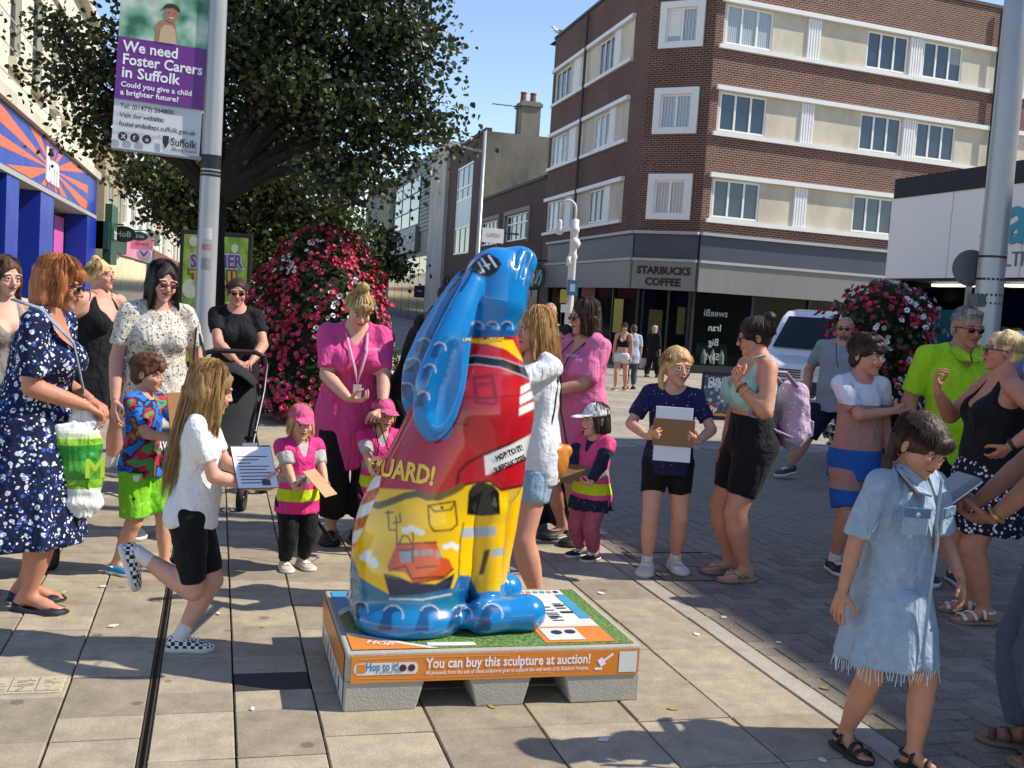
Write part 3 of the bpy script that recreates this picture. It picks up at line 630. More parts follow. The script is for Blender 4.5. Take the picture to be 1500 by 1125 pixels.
def hang(name, label, px, py, wd, ht, col, txt, tcol, o=1.2, round_=False, dep=None):
    d_ = ray(px, py); tt = -3.75/d_.x if d_.x < -.01 else dep; tt = min(tt, 80); q = V(0, 0, CH)+d_*tt; wd *= tt/dep; ht *= tt/dep; e = empty(name, (q.x, q.y, 0), 0, label, 'sign'); m = MB()
    fm_ = frame_m(q, (.98, -.18, 0))
    if round_: n = 28; m.add([fm_ @ V(wd/2*math.cos(6.2832*i/n), ht/2*math.sin(6.2832*i/n), z) for z in (-.05, .05) for i in range(n)], [tuple(range(n)), tuple(range(n, 2*n))]+[(i, (i+1) % n, n+(i+1) % n, n+i) for i in range(n)])
    else: m.box(-wd/2, wd/2, -ht/2, ht/2, -.05, .05, fm_)
    wb(m, 'board', mat('hang_'+col, col, .45), e)
    m = MB(); m.tube([fm_ @ V(0, ht/2+.05, 0), fm_ @ V(-wd*.9, ht/2+.05, 0), V(max(XL, q.x-1.2), q.y, q.z+ht/2+.05)], .03, 5); wb(m, 'bracket', BLACK, e)
    if txt: wt(text('lettering', txt, ht*.5, fm_ @ Matrix.Translation((0, -ht*.16, .052)), mat('hl_'+tcol, tcol, .5), e, .02, fit=wd*.62), e)
hang('hanging_sign', 'dark green oval hanging sign reading HoB', 181, 343, .64, .42, '#12291f', 'HoB', '#9fb0a4', round_=True, dep=28)
hang('hanging_sign', 'small dark green oval hanging sign beyond the larger oval one', 203, 346, .5, .25, '#16362a', 'opticians', '#a9b8ac', round_=True, dep=29)
hang('hanging_sign', 'pink and red rectangular hanging sign reading direct', 208, 357, .66, .36, '#d9a0ac', 'direct', '#c02848', dep=32)
hang('hanging_sign', 'round blue and white hanging sign', 211, 372, .42, .42, '#c8ccdc', 'V', '#2c3f9a', round_=True, dep=31)
hang('hanging_sign', 'grey square hanging sign beside the pink one', 225, 350, .36, .44, '#8b8b85', None, '#222222', dep=34)
# thin sign post
# ---------------------------------------------------------------- right: chemist with white fascia
XS = 15.2; fs = Fac((XS, 22.1, 0), (0, -1)); fs.n = V(-1, 0, 0)
zf0, zf1 = fs.sz(1275, 408)[1], fs.sz(1296, 293)[1]
sv = empty('chemist_shop', (XS+1, 17, -.3), 0, 'single storey shop with plain white fascia, black roof edge and teal letters', 'building')
LS = 12.6
WF = mat('fascia_white', '#ebe8e2', .4, .06, .6)
m = MB(); fs.box(m, 0, LS, zf0, zf1, -.3, 0); wb(m, 'fascia', WF, sv)
m = MB()
for i in range(1, 6): fs.box(m, i*2.2-.006, i*2.2+.006, zf0, zf1, 0, .004)
wb(m, 'panel_joint', mat('joint_grey', '#8f9294'), sv)
m = MB(); fs.box(m, .1, LS, zf1, zf1+.45, -4, .03); wb(m, 'roof_edge', mat('roof_black', '#1c1d1f', .7, .3, 3), sv)
m = MB(); m.quad(fs.P(0, -.6, -.3), fs.P(0, -.6, -12), fs.P(0, zf1, -12), fs.P(0, zf1, -.3)); m.quad(fs.P(0, zf0, 0), fs.P(LS, zf0, 0), fs.P(LS, zf0, -3), fs.P(0, zf0, -3)); wb(m, 'side_wall', mat('panel_grey', '#a9adae', .5, .1, 1), sv)
m = MB(); m.quad(fs.P(0, zf0-.02, -.05), fs.P(LS, zf0-.02, -.05), fs.P(LS, zf0-.02, -6), fs.P(0, zf0-.02, -6)); wb(m, 'ceiling', mat('ceiling_grey', '#6c7072', .7), sv)
m = MB(); m.quad(fs.P(0, -.4, -6), fs.P(LS, -.4, -6), fs.P(LS, zf0, -6), fs.P(0, zf0, -6)); m.quad(fs.P(0, -.4, -.3), fs.P(0, -.4, -6), fs.P(0, zf0, -6), fs.P(0, zf0, -.3)); m.quad(fs.P(LS, -.4, -.3), fs.P(LS, -.4, -6), fs.P(LS, zf0, -6), fs.P(LS, zf0, -.3)); m.quad(fs.P(0, -.29, -.3), fs.P(LS, -.29, -.3), fs.P(LS, -.29, -6), fs.P(0, -.29, -6))
wb(m, 'shop_interior', mat('chemist_interior', '#5d6a66', .8, .5, 1.5), sv)
for i in range(4):
    a = .15+i*2.5; m = MB(); m.quad(fs.P(a, -.3, -.3), fs.P(a+2.4, -.3, -.3), fs.P(a+2.4, zf0, -.3), fs.P(a, zf0, -.3)); o = wb(m, 'shop_window', SHOPGLASS, sv)
    m = MB(); fs.box(m, a-.09, a, -.3, zf0, -.34, -.24); m.build('mullion', mat('brushed_metal'), o)
for i in range(4):
    m = MB(); fs.box(m, .4+i*2.4, 2.3+i*2.4, zf0-.12, zf0-.06, -1.2, -1.0); wb(m, 'strip_light', mat('strip_light', '#fff6e0', emit=2.2), sv)
TEAL = mat('letter_teal', '#1f8fa6', .4)
a_, z_ = fs.sz(1443, 350); wt(text('sign_lettering', 'savers', 1.5, fs.m4(a_, z_-.1, .01), TEAL, sv, .018, align='LEFT', ext=.02), sv)
a_, z_ = fs.sz(1432, 377); wt(text('sign_lettering', 'HEALTH  HOME  BEAUTY', .42, fs.m4(a_, z_-.2, .01), mat('letter_grey', '#6a6d70'), sv, 0, align='LEFT', ext=.01), sv)
m = MB(); fs.box(m, a_, a_+5, z_+.42, z_+.44, 0, .012); wb(m, 'sign_rule', mat('letter_grey'), sv)
m = MB(); fs.box(m, 1.3, 3.2, 1.25, 2.0, -.5, -.42); wb(m, 'window_poster', TEAL, sv)
# shelves of goods behind the window
PROD = [mat('goods_%d' % i, c, .5) for i, c in enumerate(('#b06a7a', '#c9c4bb', '#7f4f6a', '#5a7f8f', '#c0a24a', '#8f8f94'))]
for k in range(4):
    for j in range(16):
        m = MB(); a = 1.7+j*.13; z0 = .1+k*.42; fs.box(m, a, a+.11, z0, z0+rnd.uniform(.22, .34), -.75, -.6); wb(m, 'boxed_goods', rnd.choice(PROD), sv)
# taller block on the same side, beyond the right edge of the view; it shades the square
bb = empty('bank_block', (XS+3, 4, 0), 0, 'tall brick block shading the square opposite the sunburst store', 'building')
fb = Fac((XS, 9.1, 0), (0, -1)); fb.n = V(-1, 0, 0)
m = MB(); fb.wall(m, 0, 26, -.1, 12.75, [(1.5+i*3, 3+i*3, z, z+1.7) for i in range(8) for z in (4.2, 7.2, 10)], .2); m.quad(fb.P(0, -.1), fb.P(0, -.1, -10), fb.P(0, 12.75, -10), fb.P(0, 12.75)); m.quad(fb.P(0, 12.7), fb.P(26, 12.7), fb.P(26, 12.7, -10), fb.P(0, 12.7, -10))
m.quad(fb.P(0, -.1, -10), fb.P(26, -.1, -10), fb.P(26, 12.75, -10), fb.P(0, 12.75, -10))
wb(m, 'wall', brickmat('brick_bank', (0, 1), '#7d5a48', '#6a4a3a', '#8f8172'), bb)
for i in range(8):
    for z in (4.2, 7.2, 10): window(bb, fb, 1.5+i*3, 3+i*3, z, z+1.7, 2, 1, .12)
# ---------------------------------------------------------------- lamp post with the banner
POLE = mat('pole_paint', '#a9aaab', .35, .1, 3, .1, 60, metal=.3)
p1 = V(-.1, 9.8, 0); lp = empty('lamp_post', p1, 0, 'tall silver lamp post carrying the purple foster carers banner', 'lamp post')
b = MB(); b.lathe([(.1, 0), (.1, .9), (.088, .95), (.086, 2.4), (.078, 4.5), (.07, 8)], 20); b.build('pole', POLE, lp, True)
zq = atd(308, 245, 9.6).z; b = MB(); b.lathe([(.0875, zq-.05), (.0875, zq+.07)], 20, cap=False); b.lathe([(.0885, zq-.085), (.0885, zq-.065)], 20, cap=False); b.lathe([(.0885, zq-.115), (.0885, zq-.095)], 20, cap=False); b.build('black_band', BLACK, lp, True)
for z, h, c in ((1.92, .1, '#c9c9c6'), (1.83, .05, '#b07a74'), (1.66, .1, '#8d8d8c')):
    b = MB(); n = 7; b.add([V(.0885*math.sin(a), -.0885*math.cos(a), zz) for zz in (z, z+h) for a in [(-.55+i*.16) for i in range(n)]], [(i, i+1, n+i+1, n+i) for i in range(n-1)]); b.build('sticker', mat('stick'+c, c, .6, .4, 90), lp)
b = MB(); b.tube([V(0, 0, 8), V(0, 0, 8.3), V(1.2, -.2, 8.5)], .05, 8); b.box(1.1, 1.8, -.35, -.05, 8.45, 8.55); b.build('lantern_arm', POLE, lp)
fbn = Fac((p1.x, p1.y-.02, 0), (1, .03))
zb_ = fbn.sz(222, 221)[1]; s1 = -.1; s0 = fbn.s_(163, 213); wbn = s1-s0
bn = empty('banner', (p1.x-.45, p1.y, zb_), 0, 'purple and white foster carers banner hung on the silver lamp post', 'banner')
fx = Fac(fbn.P(s0, 0, 0), (1, .03)); roll = Matrix.Rotation(math.radians(-1.6), 4, 'Z')
B4 = frame_m(fbn.P(s0, zb_, 0), (1, .03, 0)) @ roll
def flat(name, pts, z, m, par):
    q = MB(); q.add([B4 @ V(x, y, z) for x, y in pts], [tuple(range(len(pts)))]); return wb(q, name, m, par)
W = wbn; ytop = 1.72; y1, y2 = W*.57, W*1.29
q = MB(); n = 9
vsb = [B4 @ V(W*i/(n-1), ytop*j/14, .004*math.sin(i*.8)*math.sin(j*.5)) for j in range(15) for i in range(n)]
t = NT('banner_cloth'); t.p(Base__Color=hx('#d3d8dc'), Roughness=.45); 
q.add(vsb, [(j*n+i, j*n+i+1, (j+1)*n+i+1, (j+1)*n+i) for j in range(14) for i in range(n-1)])
wb(q, 'cloth', t.m, bn)
flat('purple_field', [(.0, y1), (W, y1), (W, y2), (0, y2)], .016, mat('banner_purple', '#6b2d84', .45, .06), bn)
t = NT('banner_photo'); nz = t.n('TexNoise', Vector=t.tc(), Scale=5.5, Detail=1).outputs[1]
hsv = t.ramp(t.noise(t.tc(), 4.2, 2), [(.35, hx('#2f6b4f')), (.48, hx('#6fa58c')), (.56, hx('#9fbfa6')), (.68, hx('#cfd9cf'))]); t.p(Base__Color=hsv, Roughness=.45)
flat('photograph', [(0, y2), (W, y2), (W, ytop), (0, ytop)], .016, t.m, bn)
def ellp(cx, cy, rx, ry, n=20, a0=0, a1=6.2832): return [(cx+rx*math.cos(a0+(a1-a0)*i/n), cy+ry*math.sin(a0+(a1-a0)*i/n)) for i in range(n)]
sk = mat('print_skin', '#a9765c', .5); cx = W*.55
_fl = flat
def flat(name, pts, z, m, par): return _fl(name, [(cx+(x-cx)*.62, y2+(y-y2)*.6) for x, y in pts], z, m, par)
flat('printed_child', [(cx-.17*1, y2), (cx-.15, y2+.13), (cx-.19, y2+.2), (cx-.12, y2+.3), (cx, y2+.33), (cx+.09, y2+.29), (cx+.1, y2+.2), (cx+.12, y2)], .0185, sk, bn)
flat('printed_dress', [(cx-.12, y2), (cx-.1, y2+.18), (cx-.05, y2+.25), (cx+.05, y2+.25), (cx+.09, y2+.2), (cx+.12, y2)], .0205, mat('print_dress', '#c9ad8d', .5, .3, 60), bn)
flat('printed_head', ellp(cx+.03, y2+.41, .092, .115), .021, sk, bn)
flat('printed_hair', ellp(cx+.025, y2+.47, .11, .085, 20, -.2, 3.5)+[(cx-.06, y2+.48), (cx+.05, y2+.5), (cx+.11, y2+.46)], .0225, mat('print_hair', '#3a2a22', .5), bn)
flat('printed_smile', ellp(cx+.035, y2+.365, .035, .018, 12, 3.14, 6.28), .023, WHITE, bn)
for dx in (0, .075): flat('printed_eye', ellp(cx+dx-.005, y2+.425, .012, .006, 10), .023, BLACK, bn)
flat = _fl
def bt(s, size, x, y, m, bold=0, fit=None): return wt(text('lettering', s, size, B4 @ Matrix.Translation((x, y, .019)), m, bn, bold, 'LEFT', fit), bn)
lw = mat('print_white', '#f0eef2', .5); lk = mat('print_black', '#2a2830', .5)
H_ = y2-y1
for i, (s, f) in enumerate((('We need', .62), ('Foster Carers', .9), ('in Suffolk', .66))): bt(s, .125, W*.06, y2-.115-i*.108, lw, .022, W*f)
bt('Could you give a child', .062, W*.06, y1+.105, lw, .02, W*.8); bt('a brighter future?', .062, W*.06, y1+.038, lw, .02, W*.66)
bt('Tel: (01473) 264800', .058, W*.07, y1-.075, lk, .012, W*.6); bt('Visit our website:', .058, W*.07, y1-.15, lk, .012, W*.5); bt('fosterandadopt.suffolk.gov.uk', .058, W*.07, y1-.225, lk, .012, W*.87)
for i, ch_ in enumerate('Xfo'):
    cx_ = W*(.12+.135*i); flat('icon', ellp(cx_, y1-.31, .038, .038), .0185, mat('icon_plum', '#3a2340', .5), bn); bt(ch_, .05, cx_-.012, y1-.327, lw, .01)
bt('Suffolk', .095, W*.66, y1-.335, lk, .015, W*.3); bt('County Council', .035, W*.68, y1-.375, lk, .01, W*.28)
flat('crest', [(W*.57, y1-.26), (W*.64, y1-.26), (W*.64, y1-.32), (W*.605, y1-.37), (W*.57, y1-.32)], .0185, lk, bn)
b = MB(); b.tube([B4 @ V(0, -.005, 0), B4 @ V(W+.08, -.005, 0)], .016, 8); wb(b, 'rod', POLE, bn); b = MB(); b.tube([B4 @ V(0, ytop, 0), B4 @ V(W+.1, ytop, 0)], .016, 8); wb(b, 'rod', POLE, bn)
# ---------------------------------------------------------------- post with the sign turned away
p2 = V(5.01, 6.1, 0); l2 = empty('lamp_post', p2, 0, 'plain silver lamp post with a grey round sign seen from behind', 'lamp post')
b = MB(); b.lathe([(.098, 0), (.096, 1.2), (.092, 1.25), (.085, 3), (.075, 7.5)], 20); b.build('pole', POLE, l2, True)
dz = atd(1440, 392, 7.15); R3 = Matrix.Translation((-.075, .03, dz.z)) @ Matrix.Rotation(math.radians(-16), 4, 'Z')
b = MB(); n = 32; b.add([R3 @ V(.125*math.cos(6.2832*i/n)-.01, y, .125*math.sin(6.2832*i/n)) for y in (.11, .115) for i in range(n)], [tuple(range(n)), tuple(range(n, 2*n))]+[(i, (i+1) % n, n+(i+1) % n, n+i) for i in range(n)])
sg = b.build('round_sign', mat('sign_back', '#5c6064', .5, .15), l2)
for z in (.075, -.075, -.18, -.235):
    b = MB(); b.lathe([(.09, dz.z+z-.008), (.09, dz.z+z+.008)], 18, cap=False); b.build('clamp', BLACK, l2)
b = MB(); b.box(-.02, .02, .095, .108, -.1, .1, R3); b.build('channel', mat('sign_back'), sg)
b = MB(); b.box(-.13, -.05, -.06, .02, dz.z-.26, dz.z-.18); b.build('junction_box', mat('sign_back'), l2)
# ---------------------------------------------------------------- white swan neck lamp
q = gnd(826, 566, -.27); sn = empty('swan_neck_lamp', (q.x, q.y, -.27), 0, 'ornate white swan neck street lamp near the coffee shop', 'street lamp')
k = q.y/math.cos(math.radians(20))/1560; hh = 4.05
WL = mat('lamp_white', '#d8d8d4', .4, .08); cr = V(.96, -.27, 0)
b = MB(); b.lathe([(.16, 0), (.16, .5), (.12, .6), (.1, 1.2), (.09, 1.25), (.085, hh-1.2), (.11, hh-1.15), (.08, hh-1.05), (.09, hh-.6), (.11, hh-.58), (.11, hh-.5), (.09, hh-.48), (.09, hh-.32), (.03, hh-.3)], 14); b.build('column', WL, sn, True)
b = MB(); b.tube([V(0, 0, hh-.4)]+[cr*(-.17+.17*math.cos(a))+V(0, 0, hh-.1+.2*math.sin(a)) for a in [i*.35 for i in range(10)]]+[cr*-.34+V(0, 0, hh-.35)], .03, 8); b.build('swan_neck', WL, sn, True)
b = MB(); b.lathe([(.04, 0), (.07, -.05), (.06, -.12), (.09, -.22), (.1, -.3), (.05, -.34)], 12, cr*-.34+V(0, 0, hh-.33)); b.build('lantern', WL, sn, True)
b = MB(); b.lathe([(.02, -.13), (.09, -.09), (.13, 0), (.09, .09), (.02, .13)], 12, V(0, -.1, hh-.85)); b.build('globe', WL, sn, True); b = MB(); b.lathe([(.05, 0), (.05, .2)], 8, V(-.12, -.08, hh-1.35)); b.build('fuse_box', WL, sn, True)
def plate(par, x, z, w_, h_, m, name): 
    b = MB(); b.box(x-w_/2, x+w_/2, -.14, -.12, z-h_/2, z+h_/2, Matrix.Rotation(math.radians(-14), 4, 'Z')); return b.build(name, m, par)
plate(sn, .03, 2.22, .24, .34, mat('plate_blue', '#2a7fa8', .4), 'blue_plate'); plate(sn, .03, 2.22, .11, .17, WHITE, 'plate_symbol').location.y = -.004; plate(sn, -.15, 2.02, .16, .3, mat('plate_yellow', '#b6a23a', .5), 'yellow_plate'); plate(sn, -.12, 1.75, .16, .18, WHITE, 'white_plate')
# ---------------------------------------------------------------- two slim columns down the street
def column(px, pytop, pybase, dep, armpx, label):
    bt_ = atd(px, pytop, dep); e = empty('street_light', (bt_.x, bt_.y, gz(bt_.y)), 0, label, 'street light'); h = bt_.z-gz(bt_.y)
    b = MB(); b.lathe([(.09, 0), (.085, 1), (.065, 1.1), (.045, h)], 10); b.build('column', POLE, e, True)
    L = (px-armpx)*dep/1560; b = MB(); b.tube([V(0, 0, h-.55), V(-L*.5, .1, h-.48), V(-L, .2, h-.35)], .035, 6); b.box(-L-.5, -L+.05, .1, .3, h-.4, h-.28); b.build('lantern_arm', POLE, e); return e, h
e, h = column(711, 190, 420, 27, 655, 'slim street light column beside the stained render flank')
b = MB(); zz = atd(720, 335, 27).z-gz(24); b.tube([V(0, 0, zz), V(1.0, -.2, zz)], .025, 5); b.build('bracket', BLACK, e)
sbp = atd(722, 345, 27.0); sb_ = empty('projecting_board', (sbp.x, sbp.y, 0), 0, 'small white projecting board hung on a slim column', 'sign'); b = MB(); b.box(sbp.x-.28, sbp.x+.28, sbp.y-.02, sbp.y+.02, sbp.z-.18, sbp.z+.18); wb(b, 'board', WHITE, sb_); wt(text('lettering', 'OPEN', .14, frame_m(sbp+V(0, -.03, -.04), (1, -.0, 0)), mat('hl_#777777', '#777777'), sb_), sb_)
e, h = column(551, 285, 420, 46, 500, 'slim distant street light column in front of the fin faced block')
q = atd(555, 390, 44); pb2 = empty('street_banner', (q.x, q.y, 0), 0, 'small white yellow and blue banner on a distant column above the red flowers', 'banner')
for z0, z1, m_ in ((.35, 1.1, WHITE), (-.55, .35, mat('ban_yellow', '#d29a3a')), (-1.1, -.55, mat('ban_pale', '#bcc6d2'))):
    b = MB(); b.box(q.x-.5, q.x+.45, q.y-.02, q.y+.02, q.z+z0, q.z+z1); wb(b, 'panel', m_, pb2)
# ---------------------------------------------------------------- poster stand
q = atd(316, 400, 17.5); ps = empty('poster_stand', (q.x, q.y, gz(q.y)), math.radians(-8), 'black framed freestanding poster stand with a green summer trail poster', 'poster stand')
zt_ = atd(316, 340, 17.5).z-gz(q.y); wd = 1.14
b = MB(); b.box(-wd/2, wd/2, -.09, .09, .35, zt_); b.box(-.35, .35, -.07, .07, 0, .35); b.build('casing', BLACK, ps, bevel=.015)
t = NT('poster_green'); t.p(Base__Color=t.ramp(t.noise(t.map(t.tc(), (3, 1, 1.6)), 3, 3), [(.3, hx('#3f6d16')), (.55, hx('#79a82a')), (.75, hx('#a9c64a'))]), Roughness=.2)
b = MB(); b.box(-wd/2+.06, wd/2-.06, -.094, -.089, .45, zt_-.07); b.build('poster', t.m, ps)
for s, z, sz_, c, c2 in (('SUMMER', zt_-.58, .3, '#5a4a8c', '#d5d0e4'), ('TRAIL', zt_-.86, .32, '#c9982c', '#3c2f5a')):
    for k, (bo, cc, yy) in enumerate(((.08, c2, -.096), (.03, c, -.099))): text('poster_lettering', s, sz_, frame_m(V(.02, yy, z), (1, 0, 0), None) @ Matrix.Rotation(.05, 4, 'Z'), mat('pl'+cc, cc), ps, bo, fit=.84 if k else .88)
text('poster_lettering', 'TAKE PART', .1, frame_m(V(.2, -.098, zt_-1.2), (1, 0, 0)), WHITE, ps, .03)
for (x, z, r) in ((-.38, zt_-.95, .13), (.3, zt_-.25, .06), (-.36, zt_-.18, .07)): b = MB(); b.add([V(x+r*math.cos(i*.4), -.0965, z+r*1.2*math.sin(i*.4)) for i in range(15)], [tuple(range(15))]); b.build('poster_shape', mat('poster_pale', '#c5d3c2'), ps)
# ---------------------------------------------------------------- trees
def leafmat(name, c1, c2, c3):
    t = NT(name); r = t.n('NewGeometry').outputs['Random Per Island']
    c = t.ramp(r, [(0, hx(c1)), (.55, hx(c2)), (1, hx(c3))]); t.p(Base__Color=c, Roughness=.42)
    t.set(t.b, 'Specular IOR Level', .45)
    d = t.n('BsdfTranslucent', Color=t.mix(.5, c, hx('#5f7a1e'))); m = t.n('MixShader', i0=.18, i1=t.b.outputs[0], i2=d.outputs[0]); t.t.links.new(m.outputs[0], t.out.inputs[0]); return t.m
def leaves(cent, size, rs, droop=.5, fold=.35):
    """cent (n,3) -> verts, faces for heart shaped folded leaves"""
    n = len(cent); d = rs.normal(size=(n, 3)); d[:, 2] -= droop; d /= np.linalg.norm(d, axis=1)[:, None]
    u = rs.normal(size=(n, 3)); u[:, 2] += .8; nx = np.cross(d, u); nx /= np.linalg.norm(nx, axis=1)[:, None]+1e-9; nn = np.cross(nx, d)
    s = (size*rs.uniform(.65, 1.25, n))[:, None]
    t0 = cent; tip = cent+d*s; m1 = cent+d*s*.35+nx*s*.42+nn*s*fold*.4; m2 = cent+d*s*.35-nx*s*.42+nn*s*fold*.4; k1 = cent+d*s*.75+nx*s*.24+nn*s*.1; k2 = cent+d*s*.75-nx*s*.24+nn*s*.1
    v = np.stack([t0, m1, k1, tip, k2, m2], 1).reshape(-1, 3); b = np.arange(n)[:, None]*6
    f = np.concatenate([b+np.array([[0, 1, 2, 3]]), b+np.array([[0, 3, 4, 5]])], 0)
    return v, f
def tree(name, label, base, limbs, lobes, per, size, lm, rs, bark='#1f1a15', tr=.16, crownname='crown'):
    e = empty(name, base, 0, label, 'tree'); bs = Vector(base); C_ = []
    tb = MB(); fork = V(0, 0, limbs['fork'])
    tb.tube([V(0, 0, -.1), V(.02, 0, fork.z*.4), V(-.02, .02, fork.z*.8), fork], [tr*1.25, tr, tr*.9, tr*.85], 10)
    for (c, r3, ncl) in lobes:
        c = Vector(c)-bs; mid = fork.lerp(c, .5)+V(rs.normal()*.15, rs.normal()*.15, .15)
        tb.tube([fork-V(0, 0, .1), fork.lerp(mid, .5)+V(0, 0, .05), mid, c], [tr*.55, tr*.42, tr*.3, tr*.12], 7)
        for i in range(ncl):
            w = rs.normal(size=3); w /= np.linalg.norm(w); w *= rs.uniform(.35, 1.0)**.6
            p = c+V(w[0]*r3[0], w[1]*r3[1], w[2]*r3[2]); C_.append(p)
            m2 = c.lerp(p, .5)+V(0, 0, .08); tb.tube([c, m2, p], [tr*.1, tr*.06, .005], 4 if i % 3 == 0 else 3)
    tb.build('trunk', mat('bark'+bark, bark, .9, .35, 12, .6, 30), e, True)
    pts = []
    for p in C_:
        q = rs.normal(size=(per, 3))*np.array([.24, .24, .14])*limbs.get('cs', 1.0); q[:, 2] -= .25*np.hypot(q[:, 0], q[:, 1]); pts.append(np.array(p)+q)
    v, f = leaves(np.concatenate(pts), size, rs); npobj(crownname, v, f, lm, e, smooth=False); return e
rs = np.random.RandomState(3)
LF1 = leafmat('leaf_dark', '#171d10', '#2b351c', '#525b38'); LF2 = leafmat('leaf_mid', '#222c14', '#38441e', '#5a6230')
def lob(px, py, dep, rx, ry, rz, n): return (atd(px, py, dep), (rx, ry, rz), n)
tb_ = atd(305, 560, 13); 
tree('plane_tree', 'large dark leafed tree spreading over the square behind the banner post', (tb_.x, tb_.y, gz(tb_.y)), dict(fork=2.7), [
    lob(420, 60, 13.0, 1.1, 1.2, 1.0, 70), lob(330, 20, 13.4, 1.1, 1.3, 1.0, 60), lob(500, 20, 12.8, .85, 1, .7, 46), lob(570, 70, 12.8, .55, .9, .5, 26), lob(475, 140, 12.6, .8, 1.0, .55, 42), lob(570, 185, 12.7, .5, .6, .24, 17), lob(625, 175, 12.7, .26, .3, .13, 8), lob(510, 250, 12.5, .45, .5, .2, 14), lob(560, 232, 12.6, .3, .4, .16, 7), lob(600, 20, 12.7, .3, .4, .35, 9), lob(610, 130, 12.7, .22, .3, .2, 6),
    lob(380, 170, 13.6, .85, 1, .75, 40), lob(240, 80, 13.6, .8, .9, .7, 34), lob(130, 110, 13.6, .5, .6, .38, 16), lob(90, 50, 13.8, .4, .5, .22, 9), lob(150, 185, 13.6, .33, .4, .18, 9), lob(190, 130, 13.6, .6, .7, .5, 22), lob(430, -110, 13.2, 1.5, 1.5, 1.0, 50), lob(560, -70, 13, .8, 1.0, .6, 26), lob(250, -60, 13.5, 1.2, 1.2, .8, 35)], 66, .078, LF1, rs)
tb_ = atd(330, 520, 21)
tree('plane_tree', 'lighter green tree standing behind the poster stand', (tb_.x, tb_.y, gz(tb_.y)), dict(fork=2.4), [
    lob(290, 300, 21, .9, 1, .7, 42), lob(340, 290, 21, 1.1, 1.2, .9, 50), lob(440, 300, 21, 1.1, 1.2, .8, 48), lob(390, 370, 20.5, 1.0, 1, .5, 34), lob(480, 340, 21, .7, .8, .6, 26), lob(225, 245, 21.5, .6, .7, .4, 18), lob(300, 230, 22, 1.0, 1, .6, 28), lob(430, 240, 22, 1.2, 1, .6, 30), lob(430, 420, 20.5, .8, .8, .5, 22)], 80, .115, LF2, rs)
tb_ = atd(560, 430, 42)
tree('plane_tree', 'small dark tree far down the street above the red flowers', (tb_.x, tb_.y, gz(tb_.y)), dict(fork=2.2, cs=1.2), [lob(545, 360, 42, 1.0, 1.2, .9, 26), lob(580, 385, 42, .6, .8, .4, 10), lob(510, 375, 43, 1.2, 1.2, .9, 26)], 50, .2, LF1, rs)
# ---------------------------------------------------------------- flower towers
def blossoms(p, nrm, size, rs):
    n = len(p); a = rs.normal(size=(n, 3)); t1 = np.cross(nrm, a); t1 /= np.linalg.norm(t1, axis=1)[:, None]; t2 = np.cross(nrm, t1); s = (size*rs.uniform(.7, 1.2, n))[:, None]
    V_ = [p-nrm*s*.25]
    for k in range(10):
        r = 1.0 if k % 2 == 0 else .82; an = k*math.pi/5; V_.append(p+(t1*math.cos(an)+t2*math.sin(an))*s*r*.5+nrm*s*.12*(k % 2))
    v = np.stack(V_, 1).reshape(-1, 3); b = np.arange(n)[:, None]*11
    f = np.concatenate([b+np.array([[0, 1+2*k, 2+2*k, 1+(2*k+2) % 10]]) for k in range(5)], 0); return v, f
def blmat(name, c1, c2, thr):
    t = NT(name); r = t.n('NewGeometry').outputs['Random Per Island']; t.p(Base__Color=t.ramp(r, [(0, hx(c1)), (1, hx(c2))]), Roughness=.55); return t.m
